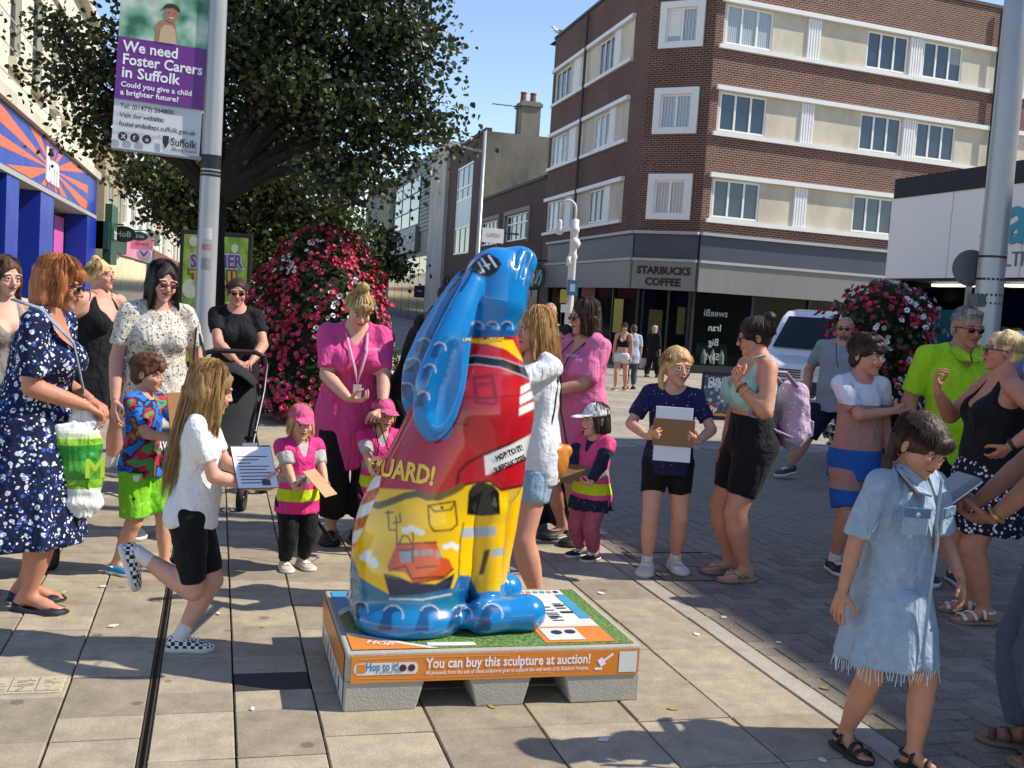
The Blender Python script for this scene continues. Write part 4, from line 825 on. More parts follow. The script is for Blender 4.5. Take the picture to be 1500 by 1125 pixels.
def tower(label, base, h, prof, nf, nl, whites, rs, fs_=.07, white_bias=None):
    e = empty('flower_tower', base, 0, label, 'flower planter')
    b = MB(); b.lathe([(.3, 0), (.34, .1), (.34, .35), (.1, .4), (.08, h*.9)], 16); b.build('pot', mat('pot_dark', '#2a2b2a', .7), e, True)
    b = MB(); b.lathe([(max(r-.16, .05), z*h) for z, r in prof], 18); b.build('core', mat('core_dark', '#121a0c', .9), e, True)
    zz, rr = np.array([a for a, _ in prof]), np.array([r for _, r in prof])
    def pts(n, o0, o1):
        z = rs.choice(np.linspace(zz[0], zz[-1], 400), n, p=(lambda q: q/q.sum())(np.interp(np.linspace(zz[0], zz[-1], 400), zz, rr)+.05)); th = rs.uniform(0, 2*math.pi, n)
        lump = 1+.12*np.sin(th*3+z*9)+.1*np.sin(th*5-z*14+1)+.05*np.sin(th*11+z*31); r = np.interp(z, zz, rr)*lump+rs.uniform(o0, o1, n)+.05*np.abs(rs.normal(size=n))*(rs.rand(n) < .12)
        nr = np.stack([np.cos(th), np.sin(th), .35+.9*(z-.4)], 1); nr += rs.normal(size=nr.shape)*.35; nr /= np.linalg.norm(nr, axis=1)[:, None]
        return np.stack([r*np.cos(th), r*np.sin(th), z*h], 1), nr, z, th
    p, _, _, _ = pts(nl, -.2, .02); v, f = leaves(p, .075, rs, .2); tag(npobj('foliage', v, f, leafmat('petunia_leaf', '#1c2a12', '#2f421c', '#4b5c2c'), e, smooth=False), kind='stuff')
    p, nr, z, th = pts(nf, -.02, .07)
    wv = np.sin(th*2.1+z*6+whites[1])+np.sin(th*3.7-z*11+whites[2])+rs.normal(size=nf)*.6+(white_bias(p) if white_bias else 0); isw = wv > whites[0]
    kp = np.sin(th*3+z*13+1)+np.sin(th*5-z*17)+.8*np.sin(th*9+z*5)+rs.normal(size=nf)*.7 > -1.15; p, nr, z, th, isw = p[kp], nr[kp], z[kp], th[kp], isw[kp]; nf = len(p)
    mg = np.sin(th*1.7+z*4)+rs.normal(size=nf)*.5 > 1.1
    for sel, nm, m_ in ((~isw & ~mg, 'red_blossom', blmat('bl_red', '#93102f', '#c9264f', 0)), (~isw & mg, 'pink_blossom', blmat('bl_pink', '#b02a5e', '#d8608c', 0)), (isw, 'white_blossom', blmat('bl_white', '#d9d0d6', '#f1ecee', 0))):
        if sel.sum() == 0: continue
        v, f = blossoms(p[sel], nr[sel], fs_, rs); tag(npobj(nm, v, f, m_, e, smooth=False), kind='stuff')
    if isw.any(): v, f = blossoms(p[isw]+nr[isw]*.006, nr[isw], fs_*.34, rs); tag(npobj('blossom_eye', v, f, blmat('bl_eye', '#3a2030', '#7a2a4c', 0), e, smooth=False), kind='stuff')
    return e
q = atd(462, 600, 13.2); tower('tall tower of crimson petunias behind the woman in the pink tunic', (q.x, q.y, -.06), 2.42, [(.03, .62), (.1, .8), (.25, .84), (.42, .86), (.58, .82), (.75, .68), (.88, .46), (.97, .22), (1.0, .05)], 3300, 4800, (1.45, .3, 2.0), rs)
q = atd(1278, 640, 11.6); tower('tower of dark red and white petunias between the bald man and lime shirted man', (q.x, q.y, 0), 2.02, [(.05, .38), (.2, .47), (.4, .46), (.55, .4), (.62, .4), (.74, .54), (.86, .52), (.95, .36), (1.0, .1)], 1500, 2200, (.45, 1.2, .2), rs, .062, lambda p: 1.0*(p[:, 2] > 1.45)*np.sign(p[:, 0]*.9))
for px, py, dp, r in ((380, 468, 14, .3),):
    q = atd(px, py, dp); tower('small clump of white petunias beside the crimson flower tower', (q.x, q.y, gz(q.y)), q.z+.25, [(.55, .12), (.7, .3), (.85, .33), (.95, .2), (1.0, .05)], 260, 400, (-.5, 0, 0), rs, .07)
# ---------------------------------------------------------------- parked van
vb = atd(1136, 520, 21.0); vdir = math.atan2(-.62, -.78)
vn = empty('parked_van', (vb.x+.2, vb.y, gz(vb.y)), vdir, 'white panel van parked between the coffee shop and chemist', 'van')
VW = mat('van_white', '#dfe1e2', .25, .04, 2, coat=.5); vn.scale = (.84, .84, .84); prof = [(0, .45), (0, .95), (.12, 1.08), (1.0, 1.28), (1.15, 1.35), (2.0, 2.2), (2.3, 2.35), (3.0, 2.42), (5.6, 2.42), (5.7, 2.3), (5.7, .45)]
b = MB(); pr = [(-x, z) for x, z in prof]; b.prism(pr, -.95, .95); b.build('body', VW, vn, bevel=.06)
gl = mat('van_glass', '#12161a', .08, .1)
b = MB(); b.add([V(-1.2, y, 1.42) for y in (-.8, .8)]+[V(-1.98, y, 2.2) for y in (.74, -.74)], [(0, 1, 2, 3)]); o = b.build('windscreen', gl, vn); o.location = (.022, 0, .022)
for sy in (-1, 1):
    b = MB(); b.add([V(-1.5, sy*.953, 1.42), V(-2.5, sy*.953, 1.42), V(-2.5, sy*.953, 2.1), V(-2.1, sy*.953, 2.1)], [(0, 1, 2, 3)]); b.build('side_window', gl, vn)
    b = MB(); b.box(-.14, .02, sy*.9-.16, sy*.9+.08 if sy < 0 else sy*.9+.05, .86, 1.05); b.box(-.14, .02, sy*.62-.1, sy*.62+.1, .88, 1.05); b.build('headlight', mat('headlight', '#c9ced2', .1, .3, 20), vn, bevel=.03)
    b = MB(); b.box(-1.5, -1.35, sy*1.05-.1, sy*1.05+.1, 1.4, 1.7); b.build('wing_mirror', BLACK, vn, bevel=.03)
    for x in (-.95, -4.5):
        b = MB(); b.add([V(x+.35*math.cos(i*.314), sy*.75+yy, .35+.35*math.sin(i*.314)) for yy in (-.12, .22*sy if sy > 0 else -.22) for i in range(20)], [tuple(range(20)), tuple(range(20, 40))]+[(i, (i+1) % 20, 20+(i+1) % 20, 20+i) for i in range(20)]); b.build('wheel', BLACK, vn)
b = MB(); b.box(-.1, .03, -.85, .85, .42, .72); b.build('bumper', mat('bumper_grey', '#2f3236', .6), vn, bevel=.03)
b = MB(); 
for i in range(4): b.box(-.04, .015, -.42, .42, .78+i*.055, .81+i*.055)
b.build('grille', BLACK, vn)
# ---------------------------------------------------------------- pavement board
q = gnd(1052, 612, -.08); ab = empty('pavement_board', (q.x, q.y, gz(q.y)), math.radians(-22), 'black pavement board advertising chilled drinks for 29p', 'sign board')
b = MB(); A = Matrix.Translation((0, 0, .02)) @ Matrix.Rotation(math.radians(-12), 4, 'X'); b.box(-.29, .29, -.015, .015, 0, .78, A); b.build('frame', BLACK, ab, bevel=.012)
b = MB(); b.box(-.29, .29, -.015, .015, 0, .78, Matrix.Translation((0, .34, .02)) @ Matrix.Rotation(math.radians(12), 4, 'X')); b.build('rear_panel', BLACK, ab, bevel=.012)
t = NT('drinks_photo'); t.p(Base__Color=t.ramp(t.n('TexVoronoi', Vector=t.tc(), Scale=11).outputs[0], [(.1, hx('#c9d0d2')), (.35, hx('#5f7f93')), (.6, hx('#23364a')), (.8, hx('#7a5a4a'))]), Roughness=.25)
b = MB(); b.box(-.25, .25, -.02, -.0155, .06, .7, A); b.build('poster', t.m, ab)
for s, z, sz_ in (('CHILLED', .6, .105), ('DRINKS', .51, .12)): text('lettering', s, sz_, A @ frame_m(V(0, -.0215, z), (1, 0, 0)), WHITE, ab, .03, fit=.38)
b = MB(); b.add([A @ V(-.12+.095*math.cos(i*.3), -.022, .17+.095*math.sin(i*.3)) for i in range(21)], [tuple(range(21))]); b.build('price_disc', mat('price_red', '#a03038'), ab); text('lettering', '29p', .12, A @ frame_m(V(-.12, -.024, .13), (1, 0, 0)), WHITE, ab, .03)
b = MB(); b.box(-.25, .25, -.021, -.0165, .06, .1, A); b.build('poster_strip', mat('strip_yellow', '#b9902c'), ab)
# low white bollard block by the swan neck lamp
q = gnd(880, 606, -.2)
# ---------------------------------------------------------------- pushchair
pc = empty('pushchair', (.06, 7.85, 0), math.radians(-12), 'black pushchair with curved handle pushed by the woman in the black tee', 'pushchair')
FB = mat('pram_fabric', '#15161a', .85, .3, 12, .3, 90); FT = mat('pram_frame', '#1b1b1d', .35, .1); RB = mat('rubber', '#202022', .8)
b = MB()
for s in (-1, 1):
    b.tube([V(s*.24, -.34, .14), V(s*.25, -.1, .42), V(s*.26, .22, .78), V(s*.25, .36, .96), V(s*.22, .41, 1.02)], .014, 8); b.tube([V(s*.26, .34, .16), V(s*.25, .1, .4), V(s*.25, -.06, .52)], .014, 8)
b.build('frame', FT, pc, True)
b = MB(); b.tube([V(-.22, .41, 1.02), V(-.15, .44, 1.045), V(.15, .44, 1.045), V(.22, .41, 1.02)], .019, 8); b.build('handle', mat('pram_grip', '#33241e', .6), pc, True)
b = MB(); b.tube([V(0, -.28, .36), V(0, -.05, .4), V(0, .1, .55), V(0, .24, .86)], [.2, .23, .23, .2], 10, flat=.4); b.build('seat', FB, pc, True)
b = MB(); n = 9
hv = []
for i in range(n):
    a = -.25+i*(1.75/(n-1)); c = V(0, .17, .66); d = V(0, math.sin(-a+.9)*.9, math.cos(-a+.9)).normalized()
    for j in range(11):
        w_ = -1+j*.2; r = .36*(1-.12*abs(w_)**3); hv.append(c+d*r*.88*(1-.35*abs(w_)**2.5)+V(w_*.22, 0, 0))
b.add(hv, [(i*11+j, i*11+j+1, (i+1)*11+j+1, (i+1)*11+j) for i in range(n-1) for j in range(10)]); o = b.build('hood', FB, pc, True); o.modifiers.new('s', 'SOLIDIFY').thickness = .012
b = MB(); b.box(-.2, .2, -.2, .26, .2, .3); b.build('basket', FB, pc, bevel=.04)
for (x, y, r) in ((-.24, -.36, .085), (.24, -.36, .085), (-.27, .36, .13), (.27, .36, .13)):
    b = MB(); n = 20; b.add([V(x+dx, y+rr*math.cos(6.2832*i/n), r+rr*math.sin(6.2832*i/n)) for dx, rr in ((-.02, r*.7), (-.025, r), (.025, r), (.02, r*.7)) for i in range(n)], [(k*n+i, k*n+(i+1) % n, ((k+1) % 4)*n+(i+1) % n, ((k+1) % 4)*n+i) for k in range(4) for i in range(n)]); w_ = b.build('wheel', RB, pc, True)
    b = MB()
    for k in range(5): b.tube([V(x, y, r), V(x, y+r*.72*math.cos(k*1.2566), r+r*.72*math.sin(k*1.2566))], r*.09, 5)
    b.build('spokes', mat('spoke_grey', '#8a8c8f', .4), w_)
# shopping trolley half hidden by the floral dress
tr_ = empty('shopping_trolley', (-.93, 5.75, 0), .4, 'dark wheeled shopping trolley half hidden behind the navy floral dress', 'shopping trolley')
b = MB(); b.box(-.15, .15, -.12, .12, .14, .62); b.build('bag', FB, tr_, bevel=.05)
b = MB(); b.tube([V(-.12, .13, .1), V(-.12, .15, .85), V(.12, .15, .85), V(.12, .13, .1)], .01, 6); b.build('frame', FT, tr_)
for x in (-.2, .2):
    b = MB(); n = 20; r = .1; b.add([V(x+dx, .1+rr*math.cos(6.2832*i/n), r+rr*math.sin(6.2832*i/n)) for dx, rr in ((-.015, r*.72), (-.02, r), (.02, r), (.015, r*.72)) for i in range(n)], [(k*n+i, k*n+(i+1) % n, ((k+1) % 4)*n+(i+1) % n, ((k+1) % 4)*n+i) for k in range(4) for i in range(n)]); w_ = b.build('wheel', RB, tr_, True)
    b = MB()
    for k in range(6): b.tube([V(x, .1, r), V(x, .1+r*.73*math.cos(k*1.047), r+r*.73*math.sin(k*1.047))], .007, 5)
    b.build('spokes', mat('spoke_grey'), w_)
# ---------------------------------------------------------------- shaping by distance fields
A3 = lambda p: np.array([p[0], p[1], p[2]], np.float32)
class Sdf:
    def __init__(s, lo, hi, h):
        s.lo = A3(lo); s.h = h; n = np.ceil((A3(hi)-s.lo)/h).astype(int)+1
        s.ax = [s.lo[i]+h*np.arange(n[i], dtype=np.float32) for i in range(3)]; s.D = np.full(n, .5, np.float32)
    def reg(s, lo, hi):
        sl = []
        for i in range(3):
            a = int(max(0, math.floor((lo[i]-s.lo[i])/s.h))); b = int(min(len(s.ax[i]), math.ceil((hi[i]-s.lo[i])/s.h)+1)); 
            if b <= a: return None, None
            sl.append(slice(a, b))
        return tuple(sl), (s.ax[0][sl[0]][:, None, None], s.ax[1][sl[1]][None, :, None], s.ax[2][sl[2]][None, None, :])
    def op(s, fn, lo, hi, k=0, mode='u'):
        sl, P = s.reg(lo, hi)
        if sl is None: return s
        d = fn(*P).astype(np.float32); D = s.D[sl]
        if mode == 'u':
            if k > 0: h = np.clip(.5+.5*(D-d)/k, 0, 1); D[...] = D*(1-h)+d*h-k*h*(1-h)
            else: np.minimum(D, d, out=D)
        else:
            d = -d
            if k > 0: h = np.clip(.5-.5*(D-d)/k, 0, 1); D[...] = D*(1-h)+d*h+k*h*(1-h)
            else: np.maximum(D, d, out=D)
        return s
    def limb(s, a, b, r, k=.02, ts=None, mode='u', clip=None, flat=None):
        """capsule whose radius follows r (list) along the bone; clip=(t0,t1) gives flat ends; flat=(axis, factor) squashes"""
        a, b = A3(a), A3(b); ab = b-a; L2 = float(ab@ab)+1e-12; r = list(r) if hasattr(r, '__len__') else [r, r]; ts = ts or list(np.linspace(0, 1, len(r))); R = max(r)
        if flat: ax = A3(flat[0]); ax /= np.linalg.norm(ax); fac = 1/flat[1]-1
        L = math.sqrt(L2)
        def fn(x, y, z):
            px, py, pz = x-a[0], y-a[1], z-a[2]; t = (px*ab[0]+py*ab[1]+pz*ab[2])/L2; tc = np.clip(t, 0, 1)
            qx, qy, qz = px-tc*ab[0], py-tc*ab[1], pz-tc*ab[2]; q2 = qx*qx+qy*qy+qz*qz
            if flat:
                dd = qx*ax[0]+qy*ax[1]+qz*ax[2]; q2 = q2+dd*dd*((fac+1)**2-1)
            d = np.sqrt(q2)-(np.interp(tc, ts, r) if len(r) > 2 else r[0]+(r[1]-r[0])*tc)
            if clip: d = np.maximum(d, np.maximum((clip[0]-t)*L, (t-clip[1])*L))
            return d
        m = R+.08; return s.op(fn, np.minimum(a, b)-m, np.maximum(a, b)+m, k, mode)
    def ell(s, c, r, k=.02, R=None, mode='u'):
        c = A3(c); r = A3(r); M = None if R is None else np.array(R, np.float32)
        def fn(x, y, z):
            x, y, z = x-c[0], y-c[1], z-c[2]
            if M is not None: x, y, z = (M[0, 0]*x+M[1, 0]*y+M[2, 0]*z, M[0, 1]*x+M[1, 1]*y+M[2, 1]*z, M[0, 2]*x+M[1, 2]*y+M[2, 2]*z)
            k0 = np.sqrt((x/r[0])**2+(y/r[1])**2+(z/r[2])**2)+1e-6; k1 = np.sqrt((x/r[0]**2)**2+(y/r[1]**2)**2+(z/r[2]**2)**2)+1e-6
            return k0*(k0-1)/k1
        m = max(r)+.06; return s.op(fn, c-m, c+m, k, mode)
    def stack(s, M, prof, k=.02, z0=None, z1=None, mode='u', wave=None):
        """elliptic sections (z, rx, ry, cx, cy) along z of the frame M (4x4)"""
        Mi = np.array(M.inverted(), np.float32); zz = [p[0] for p in prof]; rx, ry, cx, cy = ([p[i] for p in prof] for i in (1, 2, 3, 4))
        lo, hi = (zz[0] if z0 is None else z0), (zz[-1] if z1 is None else z1); mr = max(max(rx), max(ry))+.1
        def fn(x, y, z):
            X = Mi[0, 0]*x+Mi[0, 1]*y+Mi[0, 2]*z+Mi[0, 3]; Y = Mi[1, 0]*x+Mi[1, 1]*y+Mi[1, 2]*z+Mi[1, 3]; Z = Mi[2, 0]*x+Mi[2, 1]*y+Mi[2, 2]*z+Mi[2, 3]
            X, Y, Z = np.broadcast_arrays(X, Y, Z); Zc = np.clip(Z, zz[0], zz[-1]); a = np.interp(Zc, zz, rx); b = np.interp(Zc, zz, ry); X = X-np.interp(Zc, zz, cx); Y = Y-np.interp(Zc, zz, cy)
            if wave is not None: w_ = wave(np.arctan2(Y, X), Zc); a = a+w_; b = b+w_
            q = np.sqrt((X/a)**2+(Y/b)**2)+1e-6; q1 = np.sqrt((X/a**2)**2+(Y/b**2)**2)+1e-6
            d = q*(q-1)/q1; return np.maximum(d, np.maximum(lo-Z, Z-hi))
        cs = [M @ V(sx*mr, sy*mr, zc) for sx in (-1, 1) for sy in (-1, 1) for zc in (lo-.05, hi+.05)]
        lo3 = np.min([A3(c) for c in cs], 0); hi3 = np.max([A3(c) for c in cs], 0); return s.op(fn, lo3, hi3, k, mode)
    def half(s, p, n):
        """keep the side the normal points away from"""
        p, n = A3(p), A3(n); n /= np.linalg.norm(n); x, y, z = s.ax[0][:, None, None], s.ax[1][None, :, None], s.ax[2][None, None, :]
        np.maximum(s.D, ((x-p[0])*n[0]+(y-p[1])*n[1]+(z-p[2])*n[2]).astype(np.float32), out=s.D); return s
    def rough(s, amp, freq, seed=0, aniso=(1, 1, 1)):
        rs_ = np.random.RandomState(seed); x, y, z = s.ax[0][:, None, None]*aniso[0], s.ax[1][None, :, None]*aniso[1], s.ax[2][None, None, :]*aniso[2]; n = 0
        for i in range(4):
            d = rs_.normal(size=3); d /= np.linalg.norm(d); d *= freq*(1.0+.55*i); ph = rs_.uniform(0, 6.28); e = rs_.normal(size=3)*freq*.5
            n = n+np.sin(x*d[0]+y*d[1]+z*d[2]+ph+1.3*np.sin(x*e[0]+y*e[1]+z*e[2]))/(1+.5*i)
        s.D += (n*amp*.5).astype(np.float32); return s
    def mesh(s, relax=1):
        D = np.pad(s.D, 1, constant_values=.5); lo = s.lo-s.h; neg = D < 0; n = D.shape
        c = sum(neg[i:n[0]-1+i, j:n[1]-1+j, k:n[2]-1+k].astype(np.int8) for i in (0, 1) for j in (0, 1) for k in (0, 1)); act = (c > 0) & (c < 8)
        idx = np.full(act.shape, -1, np.int64); I = np.argwhere(act); idx[act] = np.arange(len(I))
        acc = np.zeros((len(I), 3)); cnt = np.zeros(len(I))
        cor = {(i, j, k): D[I[:, 0]+i, I[:, 1]+j, I[:, 2]+k] for i in (0, 1) for j in (0, 1) for k in (0, 1)}
        for ax in range(3):
            for u in (0, 1):
                for v in (0, 1):
                    a = [0, 0, 0]; a[(ax+1) % 3] = u; a[(ax+2) % 3] = v; b = list(a); b[ax] = 1
                    d0, d1 = cor[tuple(a)], cor[tuple(b)]; m = (d0 < 0) != (d1 < 0); t = np.where(m, d0/np.where(m, d0-d1, 1), 0)
                    p = np.array(a, float)[None, :].repeat(len(I), 0); p[:, ax] = t; acc[m] += p[m]; cnt[m] += 1
        v = lo+(I+acc/cnt[:, None])*s.h; F_ = []
        for ax in range(3):
            b1, b2 = (ax+1) % 3, (ax+2) % 3; sl0 = [slice(None)]*3; sl1 = [slice(None)]*3; sl0[ax] = slice(0, -1); sl1[ax] = slice(1, None)
            A, B = neg[tuple(sl0)], neg[tuple(sl1)]; E_ = np.argwhere(A != B); E_ = E_[(E_[:, b1] > 0) & (E_[:, b2] > 0) & (E_[:, b1] < n[b1]-1) & (E_[:, b2] < n[b2]-1)]
            fl_ = A[tuple(E_.T)]
            def cell(d1, d2):
                q = E_.copy(); q[:, b1] -= d1; q[:, b2] -= d2; return idx[tuple(q.T)]
            f = np.stack([cell(1, 1), cell(0, 1), cell(0, 0), cell(1, 0)], 1); f[~fl_] = f[~fl_][:, ::-1]; F_.append(f)
        f = np.concatenate(F_)
        for _ in range(relax):
            a = np.zeros_like(v); w_ = np.zeros(len(v))
            for k in range(4):
                for d in (1, 3): np.add.at(a, f[:, k], v[f[:, (k+d) % 4]]); np.add.at(w_, f[:, k], 1)
            v = v*.5+.5*a/np.maximum(w_, 1)[:, None]
        return v.astype(np.float32), f
def inpoly(u, v, poly):
    r = np.zeros(u.shape, bool); n = len(poly)
    for i in range(n):
        (x0, y0), (x1, y1) = poly[i], poly[(i+1) % n]
        if y0 == y1: continue
        c = ((y0 > v) != (y1 > v)) & (u < (x1-x0)*(v-y0)/(y1-y0)+x0); r ^= c
    return r
def dline(u, v, pts):
    d = np.full(u.shape, 1e9)
    for (x0, y0), (x1, y1) in zip(pts, pts[1:]):
        L = (x1-x0)**2+(y1-y0)**2+1e-9; t = np.clip(((u-x0)*(x1-x0)+(v-y0)*(y1-y0))/L, 0, 1); d = np.minimum(d, np.hypot(u-x0-t*(x1-x0), v-y0-t*(y1-y0)))
    return d
def camproj(P):
    q = (P-np.array([0, 0, CH])) @ np.array(CR); return 750+F*q[:, 0]/-q[:, 2], 562.5-F*q[:, 1]/-q[:, 2]
# ---------------------------------------------------------------- concrete plinth
X0, X1, Y0_, Y1_, PZ = .512, 1.682, 3.83, 4.66, .225
pl = empty('sculpture_plinth', ((X0+X1)/2, (Y0_+Y1_)/2, 0), 0, 'low pale concrete plinth with an orange auction banner under the painted hare', 'plinth')
CON = mat('plinth_concrete', '#a9a294', .85, .2, 9, .3, 120)
m = MB(); LZ = .115; m.box(X0, X1, Y0_, Y1_, LZ, PZ); wb(m, 'slab', CON, pl, bevel=.008)
for a, b in ((0, .30), (.475, .72), (.855, 1.17)):
    for ya, yb in ((Y0_, Y0_+.2), ((Y0_+Y1_)/2-.1, (Y0_+Y1_)/2+.1), (Y1_-.2, Y1_)):
        m = MB(); fl0 = .03 if a > 0 else 0; fl1 = .03 if b < 1.1 else 0
        m.prism([(X0+a+fl0, 0), (X0+b-fl1, 0), (X0+b, LZ), (X0+a, LZ)], ya+.001, yb-.001); wb(m, 'foot', CON, pl, bevel=.006)
def gk(name, pts, z, mm): 
    m = MB(); m.add([V(X0+x*(X1-X0), Y0_+y*(Y1_-Y0_), PZ+z) for x, y in pts], [tuple(range(len(pts)))]); return wb(m, name, mm, pl)
t = NT('printed_grass'); g_ = t.tc(); vr = t.n('TexVoronoi', Vector=t.map(g_, (1, 1, 1)), Scale=90).outputs[0]
t.p(Base__Color=t.ramp(t.math('ADD', t.math('MULTIPLY', vr, .8), t.math('MULTIPLY', t.noise(g_, 40), .5)), [(.2, hx('#1f3a16')), (.5, hx('#456b2c')), (.85, hx('#7d9a52'))]), Roughness=.35)
gk('grass_print', [(.02, .03), (.98, .03), (.98, .97), (.02, .97)], .002, t.m)
OR_ = mat('print_orange', '#d9822f', .35, .1, 20); WP = mat('print_panel', '#dcdad4', .35, .05); BP = mat('print_blue', '#3f9cc4', .35); NV = mat('print_navy', '#20304f', .4)
gk('corner_print', [(.02, .03), (.27, .03), (.02, .24)], .004, OR_); gk('corner_edge', [(.27, .03), (.30, .03), (.02, .28), (.02, .24)], .0042, WP)
gk('corner_print', [(.02, .97), (.2, .97), (.02, .62)], .004, BP); gk('corner_edge', [(.02, .62), (.2, .97), (.24, .97), (.02, .54)], .0042, WP)
gk('map_panel', [(.68, .3), (.92, .3), (.92, .95), (.68, .95)], .004, WP); gk('map_panel_orange', [(.67, .06), (.92, .06), (.92, .3), (.67, .3)], .004, OR_); gk('map_bar', [(.88, .42), (.92, .42), (.92, .85), (.88, .85)], .006, BP)
gk('map_inset', [(.69, .09), (.82, .09), (.82, .27), (.69, .27)], .006, WP); gk('map_badge', [(.69, .72), (.76, .72), (.76, .85), (.69, .85)], .006, OR_); gk('strip_print', [(.27, .06), (.43, .05), (.43, .1), (.27, .11)], .004, WP)
rp = random.Random(2)
for i in range(26):
    x = rp.choice((.7, .77, .83)); y = .33+rp.random()*.36; w_ = rp.uniform(.02, .05); gk('map_text', [(x, y), (x+w_, y), (x+w_, y+.012), (x, y+.012)], .006, NV)
for i in range(8):
    x = .69+i*.028; gk('map_icon', [(x, .885), (x+.018, .885), (x+.018, .92), (x, .92)], .006, rp.choice((NV, BP, OR_)))
for cx_, cy_ in ((.74, .20), (.79, .205)): gk('map_badge', [(cx_+.02*math.cos(i*.52), cy_+.03*math.sin(i*.52)) for i in range(12)], .008, NV)
wt(text('map_lettering', 'HOP', .05, Matrix.Translation((X0+.13, Y0_+.075, PZ+.0062)) @ Matrix.Rotation(-.45, 4, 'Z'), WP, pl, .03), pl)
# front and side banners
bx = frame_m(V(X0, Y0_-.004, LZ), (1, 0, 0)); WD = X1-X0
def fp(name, pts, z, mm, M4=None):
    m = MB(); m.add([(M4 or bx) @ V(x, y, z) for x, y in pts], [tuple(range(len(pts)))]); return wb(m, name, mm, pl)
def rr(x0, x1, y0, y1, r, n=5):
    o = []
    for cx_, cy_, a0 in ((x1-r, y1-r, 0), (x0+r, y1-r, 1.57), (x0+r, y0+r, 3.14), (x1-r, y0+r, 4.71)): o += [(cx_+r*math.cos(a0+1.57*i/n), cy_+r*math.sin(a0+1.57*i/n)) for i in range(n+1)]
    return o
yb0, yb1 = -.004, .098
m = MB(); m.box(.02, WD-.012, yb0, yb1, -.003, 0, bx); wb(m, 'auction_banner', OR_, pl)
fp('banner_pattern', [(.05, .084), (.3, .088), (.62, .085), (.62, .09), (.3, .093), (.05, .09)], .001, mat('orange_pale', '#e09a55', .4))
fp('banner_pattern', [(.05, .012), (.3, .007), (.8, .011), (.8, .015), (.3, .011), (.05, .016)], .001, mat('orange_pale'))
fp('logo_panel', rr(.03, .27, .026, .072, .018), .001, WP)
wt(text('banner_lettering', 'Hop to it!', .046, bx @ Matrix.Translation((.135, .042, .002)), mat('logo_blue', '#2f7fae'), pl, .02, fit=.12), pl); wt(text('banner_lettering', 'SUFFOLK 2025', .013, bx @ Matrix.Translation((.165, .031, .002)), mat('logo_blue'), pl, .01), pl)
for cx_ in (.212, .245): fp('logo_badge', [(cx_+.014*math.cos(i*.524), .05+.014*math.sin(i*.524)) for i in range(12)], .002, mat('plum', '#4a1f3c'))
fp('logo_square', [(.04, .034), (.072, .034), (.072, .068), (.04, .068)], .002, OR_)
wt(text('banner_lettering', 'You can buy this sculpture at auction!', .055, bx @ Matrix.Translation((.30, .047, .002)), lw, pl, .018, 'LEFT', fit=.655), pl)
wt(text('banner_lettering', 'All proceeds from the sale of these sculptures goes to support the vital work of St Elizabeth Hospice.', .022, bx @ Matrix.Translation((.30, .022, .002)), lw, pl, .008, 'LEFT', fit=.65), pl)
R_ = Matrix.Translation((1.01, .055, .0015)) @ Matrix.Rotation(.6, 4, 'Z')
fp('gavel', [R_ @ V(x, y, 0) for x, y in ((-.022, -.016), (.006, -.016), (.006, -.004), (.05, -.005), (.05, .005), (.006, .004), (.006, .016), (-.022, .016))] and [tuple((R_ @ V(x, y, 0))[:2]) for x, y in ((-.022, -.016), (.002, -.016), (.002, -.004), (.046, -.005), (.046, .005), (.002, .004), (.002, .016), (-.022, .016))], .0015, lw)
fp('gavel_block', [(.975, .018), (1.005, .018), (1.005, .028), (.975, .028)], .0015, lw)
fp('white_square', [(1.075, .006), (1.15, .006), (1.15, .09), (1.075, .09)], .0015, WP)
sx_ = Matrix(((0, 0, -1, X0-.004), (-1, 0, 0, Y1_), (0, 1, 0, .0), (0, 0, 0, 1)))
fp('side_banner', [(.01, .11), (Y1_-Y0_-.03, .11), (Y1_-Y0_-.03, .21), (.01, .21)], 0, OR_, sx_); fp('side_panel', [(.01, .02), (Y1_-Y0_-.03, .02), (Y1_-Y0_-.03, .105), (.01, .105)], 0, WP, sx_)
for i in range(7): fp('side_figure', [(.06+i*.1, .03), (.1+i*.1, .03), (.09+i*.1, .09), (.07+i*.1, .085)], .001, rp.choice((BP, NV, OR_)), sx_)
# ---------------------------------------------------------------- the hare
HY = 4.235; ha = empty('hare_sculpture', (1.0, HY, PZ), 0, 'glossy painted hare sculpture with blue head, red top and yellow lifeboat scene', 'sculpture')
def aty(px, py, Y): d = ray(px, py); return V(0, 0, CH)+d*(Y/d.y)
def Q(px, py, dy=0): p = aty(px, py, HY); return V(p.x, p.y+dy, p.z)
k = (Q(660, 700)-Q(659, 700)).length       # metres per pixel on the hare's middle plane
S = Sdf((.45, HY-.36, PZ-.02), (1.62, HY+.36, 2.0), .0048)
S.ell(Q(612, 792), (.268, .235, .285), .03); S.ell(Q(592, 846), (.22, .25, .2), .05); S.ell(Q(603, 835, -.12), (.215, .13, .215), .04); S.ell(Q(603, 835, .12), (.215, .13, .215), .04)
S.limb(Q(622, 745), Q(688, 610), [.245, .232], .05, flat=((0, 1, 0), .9)); S.ell(Q(703, 598), (.222, .2, .24), .05); S.limb(Q(703, 600), Q(705, 690), [.2, .182], .05)
S.limb(Q(710, 545), Q(715, 475), [.165, .118], .05)
S.limb(Q(722, 437), Q(728, 410), [.143, .132], .03); S.limb(Q(728, 418), Q(759, 385.5), [.13, .07], .03, flat=((0, 1, 0), .92)); S.ell(Q(768, 384), (.05, .06, .055), .02)
EARS = []
